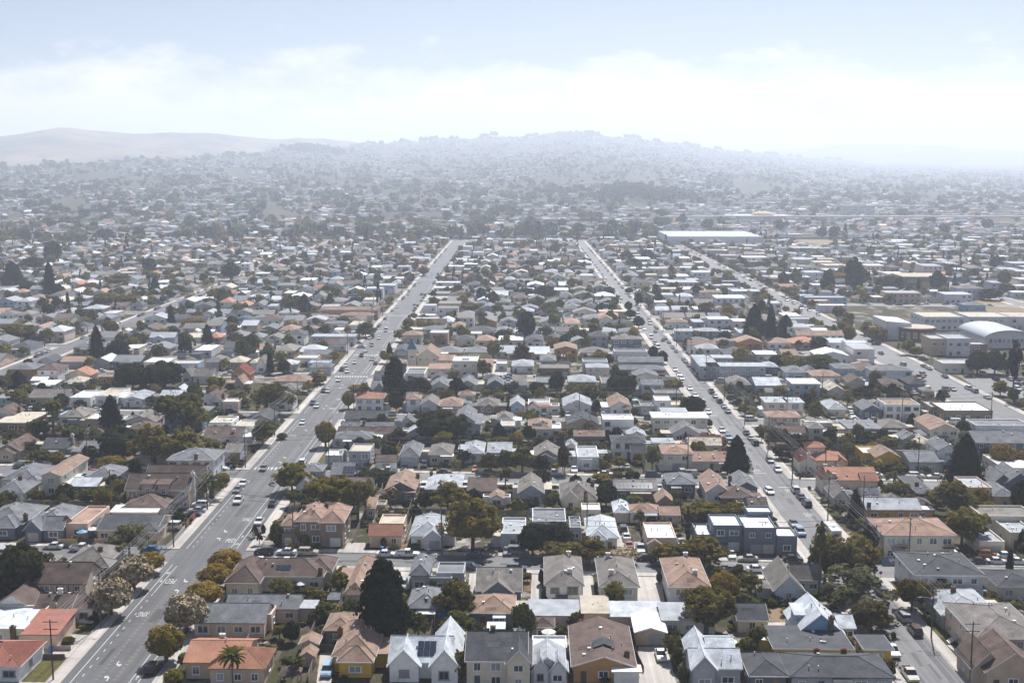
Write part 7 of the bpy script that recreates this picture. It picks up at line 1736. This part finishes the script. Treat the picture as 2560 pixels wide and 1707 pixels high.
# two pale landmarks on the plain below the hills
X_, Y_ = 566.0, 2100.0
B('k',0,0,0,22,17,'flat',0,'lg','L',world=(X_,Y_,54),far=True,vents=0,fl=4,name='office_block',cat='office block',lab='pale office slab with dark end standing far off on the right')
HOUSES[-1][0].location.z = hill_z(X_,Y_)
X_, Y_ = 340.0, 1960.0
B('k',0,0,0,60,6,'flat',0,'wh','W',world=(X_,Y_,100),far=True,vents=0,wins=False,name='store_building',cat='store',lab='low white store with shallow tan dome far off right of centre')
HOUSES[-1][0].location.z = hill_z(X_,Y_)
mb = MB(); nd_ = 14
for i in range(nd_):
    for k in range(4):
        f = lambda a,b: (20*math.cos(b*math.pi/8)*math.cos(2*math.pi*a/nd_), 20*math.cos(b*math.pi/8)*math.sin(2*math.pi*a/nd_), 6*math.sin(b*math.pi/8))
        mb.add([f(i,k),f(i+1,k),f(i+1,k+1),f(i,k+1)],[(0,1,2,3)])
ob('dome', mb.mesh('dome',[M['wall']]), HOUSES[-1][0], (62,28,6.2), color=(.55,.42,.28))
# --- trees and shrubs in the yards: single trees up to about 300, then one far mass
TPL = []
for s in range(8):
    r0 = np.random.RandomState(100+s); n = 54
    dd = sph(n,r0); dd[:,2] = np.abs(dd[:,2])*1.15-.30
    c = dd*r0.uniform(.62,1.0,(n,1))*np.array([.5,.5,.42])*(1+.25*np.sin(dd[:,:1]*5+s)); c[:,2] += .55
    q = leafquads(c, dd, .15, r0, .8); TPL.append(np.concatenate([q, core((0,0),.55,.5,.42,r0,6,4,.72)]))
TPC = []
for s in range(3):
    r0 = np.random.RandomState(200+s); n = 50; z = r0.rand(n)**1.2; a = r0.rand(n)*6.283; r = .5*(1-z)**.55*r0.uniform(.7,1.05,n)
    c = np.stack([r*np.cos(a),r*np.sin(a),.06+.94*z],1); TPC.append(np.concatenate([leafquads(c,np.stack([np.cos(a),np.sin(a),np.full(n,.5)],1),.12,r0,.8)]))
TPM = []   # smaller templates for the hillside
for s in range(5):
    r0 = np.random.RandomState(300+s); n = 14; dd = sph(n,r0); dd[:,2] = np.abs(dd[:,2])*1.2-.25
    c = dd*r0.uniform(.6,1.0,(n,1))*np.array([.5,.5,.42]); c[:,2] += .5
    TPM.append(np.concatenate([leafquads(c,dd,.26,r0,.8), core((0,0),.5,.5,.42,r0,5,3,.8)]))
FTQ, FTC = [], []
def far_tree(X,Y,z,h,w,c,tpl,r):
    q = tpl*np.array([w,w,h],dtype=np.float32)
    an = r.random()*6.28; cs, sn = math.cos(an), math.sin(an)
    x, y = q[:,:,0]*cs-q[:,:,1]*sn, q[:,:,0]*sn+q[:,:,1]*cs
    FTQ.append(np.stack([x+X,y+Y,q[:,:,2]+z],2)); FTC.append(np.tile(np.array(c,dtype=np.float32),(len(q),1)))
TKEYS = ['green','green','green','olive','dark','dark','green','yg','mag','grey','grey','gold','olive','red']
tr_ = random.Random(42)
n_tree = len([1 for q in TREES if q[1]['nm'] != 'shrub']); n_shr = len(TREES)-n_tree
for X,Y,w,d,row,lw,x in YARDS:
    spots = []
    for _ in range(tr_.choice([2,3,4,5,6]) if Y < 560 else tr_.choice([4,5,6,7])):
        if tr_.random() < .68: yy = Y+d+tr_.uniform(1.5,9) if row == 0 else Y-tr_.uniform(1.5,9)
        else: yy = Y-tr_.uniform(1.5,3.2) if row == 0 else Y+d+tr_.uniform(1.5,3.2)
        spots.append((x+tr_.uniform(0,lw),yy))
    for sx_, sy_ in spots:
        big = tr_.random()
        small = big < (.33 if Y < 560 else .22)
        h = tr_.uniform(1.2,2.8) if small else (tr_.uniform(5,10) if big < .92 else tr_.uniform(11,16))
        wd = h*tr_.uniform(.9,1.3) if small else h*tr_.uniform(.7,1.05)
        if hit(sx_-wd*.35,sy_-wd*.35,sx_+wd*.35,sy_+wd*.35,0): continue
        if any(abs(sx_-a) < c+wd*.4 and abs(sy_-b) < c+wd*.4 for a,b,c in TFOOT if abs(b-sy_) < 12): continue
        if sx_ > -84 and sx_ < -60 or 64 < sx_ < 80 or 161 < sx_ < 183: continue
        con = tr_.random() < .07 and not small
        kd = tr_.choice(TKEYS); 
        if not small and n_tree < 360 and Y < 700:
            tree('con' if con else {'green':'green','olive':'olive','dark':'dark','yg':'yg','mag':'mag','grey':'grey','red':'red','gold':'gold'}[kd], sx_, sy_, h, wd); n_tree += 1
        elif small and n_shr < 120 and Y < 520:
            tree(tr_.choice(['bush','ybush','dbush','bush','gbush']), sx_, sy_, h, wd); n_shr += 1
        else:
            c = TCOL['con' if con else kd]; j = tr_.uniform(.8,1.25)
            far_tree(sx_,sy_,0,h*(1.5 if con else 1),wd*(.6 if con else 1),tuple(q*j for q in c),tr_.choice(TPC if con else (TPL if not small else TPM)),tr_); TFOOT.append((sx_,sy_,wd*.4))
# greenery between the houses read off the photograph
nk = 0
for _ in range(14000):
    Y = 196+tr_.random()**.8*270; X = tr_.uniform(-.44*Y-10,.44*Y+10)
    if any(a-3.2 < X < b+3.2 for a,b in AVES.values()) or any(abs(Y-cy_at(c,X)) < CROSS_W/2+3.4 for c in CROSS): continue
    big = tr_.random() < .30
    h = tr_.uniform(3.2,6.5) if big else tr_.uniform(.9,2.4); wd = h*tr_.uniform(.8,1.1) if big else h*tr_.uniform(1.0,1.6)
    if hit(X-wd*.42,Y-wd*.42,X+wd*.42,Y+wd*.42,0) or any(abs(X-a) < c+wd*.3 and abs(Y-b) < c+wd*.3 for a,b,c in TFOOT): continue
    if big and Y < 262: h = min(h,4.2); wd = min(wd,4.0)
    if any(abs(X-c[1]['X']) < 2.6+wd*.4 and abs(Y-c[1]['Y']) < 3.4+wd*.4 for c in CARS): continue
    if any(in_poly(X,Y,pl) for pl in PATCHES): continue
    if big and n_tree < 500: tree(tr_.choice(['green','olive','dark','yg','grey','dark','gold','con']), X, Y, h, wd); n_tree += 1
    elif not big and n_shr < 296: tree(tr_.choice(['bush','bush','dbush','ybush','bush','gbush']), X, Y, h, wd); n_shr += 1
    else:
        cc_ = TCOL[tr_.choice(['green','olive','dark','yg','green','dark','mag'])]; j = tr_.uniform(.8,1.2); far_tree(X,Y,0,h,wd,tuple(q*j for q in cc_),tr_.choice(TPL),tr_); TFOOT.append((X,Y,wd*.5))
    nk += 1
    if nk > 1500: break
# street trees along the school road and the far avenues
for y in range(560, 1430, 13):
    for xx in (161.6, 182.4):
        if tr_.random() < .62:
            h = tr_.uniform(5,8); far_tree(xx+tr_.uniform(-1,1), y+tr_.uniform(-4,4), 0, h, h*.95, tuple(q*tr_.uniform(.8,1.2) for q in TCOL['red' if tr_.random() < .5 else 'olive']), tr_.choice(TPL), tr_)
for y in range(430, 1430, 17):
    for xx in (-229, -213.5, -83, -60.5):
        if tr_.random() < .2 and not hit(xx-1,y-1,xx+1,y+1):
            h = tr_.uniform(4,7); far_tree(xx, y, 0, h, h*.95, tuple(q*tr_.uniform(.8,1.2) for q in TCOL['gold' if tr_.random() < .5 else 'olive']), tr_.choice(TPL), tr_)
# dark belt of trees along the railway
for _ in range(190):
    X = tr_.uniform(-720, 1000); 
    if X > 140 and tr_.random() < .65: continue
    con = tr_.random() < .3; h = tr_.uniform(5,11) if not con else tr_.uniform(11,20)
    far_tree(X, tr_.choice([tr_.uniform(1446,1460),tr_.uniform(1468,1530)]), 0, h, h*(.9 if not con else .42), tuple(q*tr_.uniform(.8,1.2) for q in TCOL['con' if con else 'dark']), tr_.choice(TPC if con else TPL), tr_)
# hillside trees
for i in range(30000):
    if i < len(HT) and tr_.random() < .9: X, Y = HT[i]; X += tr_.uniform(-8,8); Y += tr_.uniform(-8,8); d = math.hypot(X,Y)
    else:
        d = HILL0+(tr_.random()**1.7)*7000; sx = tr_.uniform(-250,2850); a = math.atan((sx-1297.6)/FPX); X, Y = d*math.sin(a), d*math.cos(a)
    sx = 1297.6+FPX*X/Y; dr = interp(RDIST,sx)
    if d > dr*1.03: continue
    if sx > 1650 and d < 2600 and tr_.random() < .7: continue
    if d < 2300 and tr_.random() < .62: continue
    cl_ = noise.noise(Vector((sx*.014, d*.004, 2.2)))+.6*noise.noise(Vector((sx*.04, d*.011, 4.2)))
    if cl_ < .05 and tr_.random() < .80: continue
    if noise.noise(Vector((sx*.011, d*.0013, 6.1))) > .36 and d > 1900: continue
    h = tr_.uniform(5,12) if tr_.random() < .85 else tr_.uniform(13,20)
    if d > dr*.9: h *= 1.25
    far_tree(X,Y,hill_z(X,Y)-.5,h,h*tr_.uniform(.8,1.2),tuple(q*tr_.uniform(.75,1.25) for q in TCOL[tr_.choice(['green','dark','dark','green','olive','grey'])]),tr_.choice(TPM),tr_)
# ridge-top trees that notch the skyline, and the wooded knoll at centre right
for _ in range(900):
    sx = tr_.uniform(880,2150); dr = interp(RDIST,sx)*tr_.uniform(.975,1.0); a = math.atan((sx-1297.6)/FPX); X, Y = dr*math.sin(a), dr*math.cos(a)
    h = tr_.uniform(10,18)*(2.0 if noise.noise(Vector((sx*.02,0,0))) > .08 else .8)
    far_tree(X,Y,hill_z(X,Y)-1,h,h*.8,tuple(q*tr_.uniform(.8,1.2) for q in TCOL['dark']),tr_.choice(TPM),tr_)
for _ in range(330):
    sx = tr_.gauss(1590,62); d = tr_.gauss(2700,140); a = math.atan((sx-1297.6)/FPX); X, Y = d*math.sin(a), d*math.cos(a)
    h = tr_.uniform(10,20); far_tree(X,Y,hill_z(X,Y)-1+10*math.exp(-((sx-1580)/70)**2),h,h*.9,tuple(q*tr_.uniform(.8,1.2) for q in TCOL['dark']),tr_.choice(TPM),tr_)
for _ in range(300):
    sx = tr_.gauss(795,30); d = tr_.gauss(6000,90); a = math.atan((sx-1297.6)/FPX); X, Y = d*math.sin(a), d*math.cos(a)
    h = tr_.uniform(20,38); far_tree(X,Y,hill_z(X,Y)-1,h,h*.9,tuple(q*tr_.uniform(.8,1.2) for q in TCOL['dark']),tr_.choice(TPM),tr_)
Vq = np.concatenate(FTQ); Cq = np.concatenate(FTC)
o = ob('distant_trees', quads_mesh('distant_trees', Vq, [M['far_leaf']], Cq)); tag(o, 'countless distant trees between the houses and over the hillside', kind='stuff')
print('far house quads', len(FQ), 'far tree quads', len(Vq), 'houses', len(HOUSES), 'trees', len(TREES))
# roads seen winding up the hillside
def hill_road(pts, wdt=9):
    mb = MB(); P = []
    for (x0,d0),(x1,d1) in zip(pts,pts[1:]):
        for i in range(12):
            t = i/12; sx, d = x0+(x1-x0)*t, d0+(d1-d0)*t; a = math.atan((sx-1297.6)/FPX); P.append((d*math.sin(a), d*math.cos(a)))
    for i, (x,y) in enumerate(P):
        dx, dy = (P[min(i+1,len(P)-1)][0]-P[max(i-1,0)][0], P[min(i+1,len(P)-1)][1]-P[max(i-1,0)][1]); L = math.hypot(dx,dy); nx, ny = -dy/L*wdt/2, dx/L*wdt/2
        for s in (-1,1): mb.v.append((x+nx*s, y+ny*s, hill_z(x+nx*s,y+ny*s)+1.2))
    for i in range(len(P)-1): mb.f.append((2*i,2*i+1,2*i+3,2*i+2)); mb.m.append(0)
    return ob('hill_road', mb.mesh('hill_road',[M['concrete']]))
for k, (pts, lb) in enumerate((([(450,1560),(385,1900),(350,2100),(392,2500)],'pale road climbing the hillside at left'),([(118,1640),(98,1800),(90,1900)],'short pale street on the far left slope'),([(1650,1560),(1560,1750),(1578,1900)],'pale road bending up below the wooded knoll'),([(660,1800),(622,2050)],'short pale street on the slope left of centre'))):
    tag(hill_road(pts), lb, kind='structure')
def straight(x, y0, y1): pass
# --- kerbside cars on the streets that were not read off one by one
cr_ = random.Random(8)
n_car = len(CARS)
CX = [(c[1]['X'],c[1]['Y']) for c in CARS]
cand = []
for k, c in enumerate(CROSS[1:12]):
    for s in (-1,1):
        x = -.44*c-20
        while x < .44*c+20:
            if not any(a-8 < x < b+8 for a,b in AVES.values()) and not (450 < c < 760 and x > 160):
                cand.append((x, cy_at(c,x)+s*(CROSS_W/2-1.15), (-math.pi/2 if s < 0 else math.pi/2)-.06, 'cross'))
            x += 6.3
for nm, (xl,xr) in AVES.items():
    for xx, rz in ((xl+1.2,math.pi),(xr-1.2,0.0)):
        y = 200
        while y < 1300:
            if not any(abs(y-cy_at(c,xx)) < 9 for c in CROSS): cand.append((xx,y,rz,'ave'))
            y += 6.6
for x,y,w,d,row,lw,lx in YARDS:
    if cr_.random() < .35: cand.append((lx+1.2, (y-2.6 if row == 0 else y+d+2.6), cr_.choice([0,math.pi]), 'drive'))
cand = [q for q in cand if in_view(q[0],q[1],4)]
cand.sort(key=lambda q: q[1])
FCQ, FCC = [], []
def far_car(X,Y,rz,c):
    cs, sn = math.cos(rz), math.sin(rz)
    def bx(y0,y1,hw,z0,y2,y3,hw2,z1,cc):
        p = [(-hw,y0,z0),(hw,y0,z0),(hw,y1,z0),(-hw,y1,z0),(-hw2,y2,z1),(hw2,y2,z1),(hw2,y3,z1),(-hw2,y3,z1)]
        p = [(X+a*cs-b*sn, Y+a*sn+b*cs, z+.05) for a,b,z in p]
        for f in ((0,1,5,4),(1,2,6,5),(2,3,7,6),(3,0,4,7),(4,5,6,7)): FCQ.append([p[i] for i in f]); FCC.append(cc)
    bx(-2.3,2.3,.9,.2,-2.25,2.25,.86,.92,c); bx(-1.6,1.1,.8,.92,-.95,.35,.62,1.38,(.03,.035,.04)); bx(-.95,.35,.62,1.38,-.93,.33,.6,1.44,c)
for x,y,rz,wh in cand:
    p_ = .42 if wh == 'cross' else (.34 if wh == 'ave' else 1)
    if cr_.random() > p_: continue
    if any(abs(x-a) < 4.8 and abs(y-b) < 4.8 for a,b in CX): continue
    if y < 440 and -105 < x < 130 and wh == 'cross': continue
    if wh == 'ave' and (-80 < x < -60 and y < 520 or 60 < x < 80 and y < 560): continue
    if wh == 'drive' and hit(x-1.1,y-2.4,x+1.1,y+2.4,0): continue
    cl = cr_.choice(['white','white','silver','silver','grey','slate','black','black','navy','red','beige','lblue','white','slate'])
    if n_car < 298: car(cr_.choice(['sedan','sedan','suv','suv','pickup','van']), x, y, rz, cl, full=False, where=wh); n_car += 1
    else: far_car(x,y,rz,CARC[cl])
    CX.append((x,y))
mf = M['car_far'] = tint_material('far_cars', src='attr', rough=.35, grain=1.0, grain_amt=.05, patch=.2, patch_amt=.05, spec=.5)
o = ob('distant_cars', quads_mesh('distant_cars', np.array(FCQ,dtype=np.float32), [mf], np.array(FCC,dtype=np.float32))); tag(o, 'many tiny distant cars along the farther streets', kind='stuff')

# --- timber fences along the lot lines of the nearer blocks
fr_ = random.Random(61); nf = 0
FENCE_M = {}
def lot_fence(x0,y0,x1,y1):
    global nf
    L = math.hypot(x1-x0,y1-y0); n = max(1,int(L/3.0)); runs = []; cur = []
    for i in range(n):
        ax,ay = x0+(x1-x0)*i/n, y0+(y1-y0)*i/n; bx,by = x0+(x1-x0)*(i+1)/n, y0+(y1-y0)*(i+1)/n
        bad = hit(min(ax,bx)-.1,min(ay,by)-.1,max(ax,bx)+.1,max(ay,by)+.1,.05) or any(math.hypot((ax+bx)/2-c[1]['X'],(ay+by)/2-c[1]['Y']) < 3.2 for c in CARS) or any(in_poly((ax+bx)/2,(ay+by)/2,pl) for pl in PATCHES)
        if bad:
            if len(cur) > 1: runs.append(cur)
            cur = []
        else:
            if not cur: cur = [(ax,ay)]
            cur.append((bx,by))
    if len(cur) > 1: runs.append(cur)
    for r in runs:
        if len(r) < 3: continue
        nf += 1
        c = fr_.choice([(.20,.16,.13),(.28,.25,.22),(.13,.09,.07),(.36,.33,.30),(.24,.15,.10)])
        fence('garden_fence', [r[0],r[-1]], fr_.uniform(1.5,1.9), c, 'x', post=3.0)
        FEN.append((r[0][0],r[0][1],c))
FEN = []; FOBJ0 = set(o.name for o in col.objects if o.name.startswith('garden_fence'))
for k in range(0,3):
    for g0,g1 in gaps:
        x = g0+10
        while x < g1-6:
            ya, yb = cy_at(CROSS[k],x)+CROSS_W/2+SWC+5.5, cy_at(CROSS[k+1],x)-CROSS_W/2-SWC-5.5
            if abs(x) < .44*yb+5 and yb > 205: lot_fence(x,max(ya,196),x,yb)
            x += fr_.uniform(11,13.5)
        xa, xb = max(g0+1,-.44*CROSS[k+1]), min(g1-1,.44*CROSS[k+1])
        if xb-xa > 12:
            ym = lambda x: (cy_at(CROSS[k],x)+cy_at(CROSS[k+1],x))/2
            lot_fence(xa,ym(xa),xb,ym(xb))
newf = [o for o in col.objects if o.name.startswith('garden_fence') and o.name not in FOBJ0]
newf.sort(key=lambda o: (int((o.location.y-190)//30), o.location.x))
rowk = {}
for o in newf:
    b = int((o.location.y-190)//30); rowk[b] = rowk.get(b,0)+1
    o['label'] = 'weathered timber yard fence, %s from left in %s band of back yards' % (ordw(rowk[b]), ordw(b+1)); o['group'] = 'timber fences between the yards'

# --- wheelie bins put out along the first two cross streets
br_ = random.Random(4); kb = {}
for k, c in ((1,'first'),(2,'second')):
    for i in range(14):
        X = -.38*CROSS[k]+.76*CROSS[k]*(i+br_.uniform(.2,.8))/14
        if any(a-4 < X < b+4 for a,b in AVES.values()): continue
        Y = cy_at(CROSS[k],X)+CROSS_W/2+br_.uniform(.4,1.8)
        if any(abs(X-q[1]['X']) < 2.8 and abs(Y-q[1]['Y']) < 2.8 for q in CARS): continue
        cn_, cc_ = br_.choice([('blue',(.03,.16,.42)),('grey',(.2,.21,.22)),('green',(.04,.14,.06)),('brown',(.12,.08,.05))])
        e = empty('wheelie_bin',(X,Y,.15),br_.uniform(-.3,.3))
        mb = MB(); frustum(mb,-.3,.3,.26,0.08,-.36,.36,.32,.95); mb.box(-.26,-.3,.02,.26,.3,.08); ob('body', mb.mesh('body',[M['metal']]), e, color=cc_)
        mb = MB(); mb.prism([(-.4,.952),(.4,.952),(.36,1.06),(-.3,1.04)],'x',-.35,.35); ob('lid', mb.mesh('lid',[M['metal']]), e, color=tuple(q*.8 for q in cc_))
        kb[c] = kb.get(c,0)+1
        tag(e, '%s wheelie bin on the pavement, %s from left along the %s cross street' % (cn_, ordw(kb[c]), c), 'bin', 'bins put out on the pavement')
# ------------------------------------------------------------------ labels that single each thing out
def rows_of(items, step):
    """group by depth band, number from left to right"""
    out = {}
    for it in items: out.setdefault(int((it[1]['Y']-190)//step), []).append(it)
    bands = sorted(out)
    for bi, b in enumerate(bands):
        for k, it in enumerate(sorted(out[b], key=lambda q: q[1]['X']/q[1]['Y'])): yield bi+1, k+1, it
def nband(Y, base, step): return int((Y-base)//step)+1
for bi, k, (e, d) in rows_of([h for h in HOUSES if not h[1]['lab']], 36.0):
    two = 'two-storey ' if d['h'] > 4.3 else ''
    wn_ = WNAME[d['wc']]
    noun = d['cat'] if d['cat'] != 'house' else 'house'
    d['lab'] = '%s %s%s, %s %s roof, %s from left in %s row' % (wn_, two, noun, RNAME[d['rc']], TNAME[d['roof']], ordw(k), ordw(bi))
for e, d in HOUSES:
    tag(e, d['lab'], d['cat'], 'houses of the town' if d['cat'] == 'house' else ('garages behind the houses' if d['cat'] == 'garage' else None))
for bi, k, (e, d) in rows_of(TREES, 14.0):
    where = ''
    if -86 < d['X'] < -57: where = 'by wide avenue, ' 
    elif 60 < d['X'] < 84: where = 'by narrow avenue, '
    sh = d['nm'] == 'shrub'
    tag(e, '%s %s%s from left in %s green row' % (d['words'], where, ordw(k), ordw(bi)), 'shrub' if sh else ('palm' if d['nm'] == 'palm_tree' else 'tree'), 'garden shrubs' if sh else 'trees among the houses')
KN = {'sedan':'saloon car','suv':'SUV','pickup':'pickup truck','van':'van'}
for bi, k, (e, d) in rows_of(CARS, 15.0):
    w = 'on the wide avenue' if -79 < d['X'] < -62 else ('on the narrow avenue' if 66 < d['X'] < 77 else ('in the school car park' if d['where'] == 'lot' else 'by the houses'))
    tag(e, '%s %s %s, %s from left in %s car row' % (CARN[d['colour']], KN[d['kind']], w, ordw(k), ordw(bi)), {'sedan':'car','suv':'car','pickup':'pickup truck','van':'van'}[d['kind']], 'cars parked and driving in the streets')
cnt = {}
for e, X, Y, lab in sorted(POLES, key=lambda q: (q[3], q[2] if 'avenue' in q[3] else q[1])):
    cnt[lab] = cnt.get(lab, 0)+1
    if 'avenue' in lab: l = 'timber utility pole, %s from the bottom along the %s' % (ordw(cnt[lab]), lab)
    else: l = 'timber utility pole, %s from left along the %s' % (ordw(cnt[lab]), lab)
    tag(e, l, 'utility pole', 'utility poles')
# ------------------------------------------------------------------ haze over everything
mb = MB(); mb.box(-15900, -1000, -4.5, 15900, 15900, 560)
hz = ob('haze', mb.mesh('haze'))
hm = bpy.data.materials.new('haze_air'); hm.use_nodes = True
hn, hl = hm.node_tree.nodes, hm.node_tree.links
hn.clear()
ho = hn.new('ShaderNodeOutputMaterial'); pv_ = hn.new('ShaderNodeVolumePrincipled')
pv_.inputs['Color'].default_value = (0.80, 0.87, 1.0, 1)
pv_.inputs['Density'].default_value = HAZE_DENSITY
pv_.inputs['Anisotropy'].default_value = 0.35
hl.new(pv_.outputs[0], ho.inputs['Volume'])
hz.data.materials.append(hm)
tag(hz, 'thin pale haze that whitens the far hills', kind='stuff')
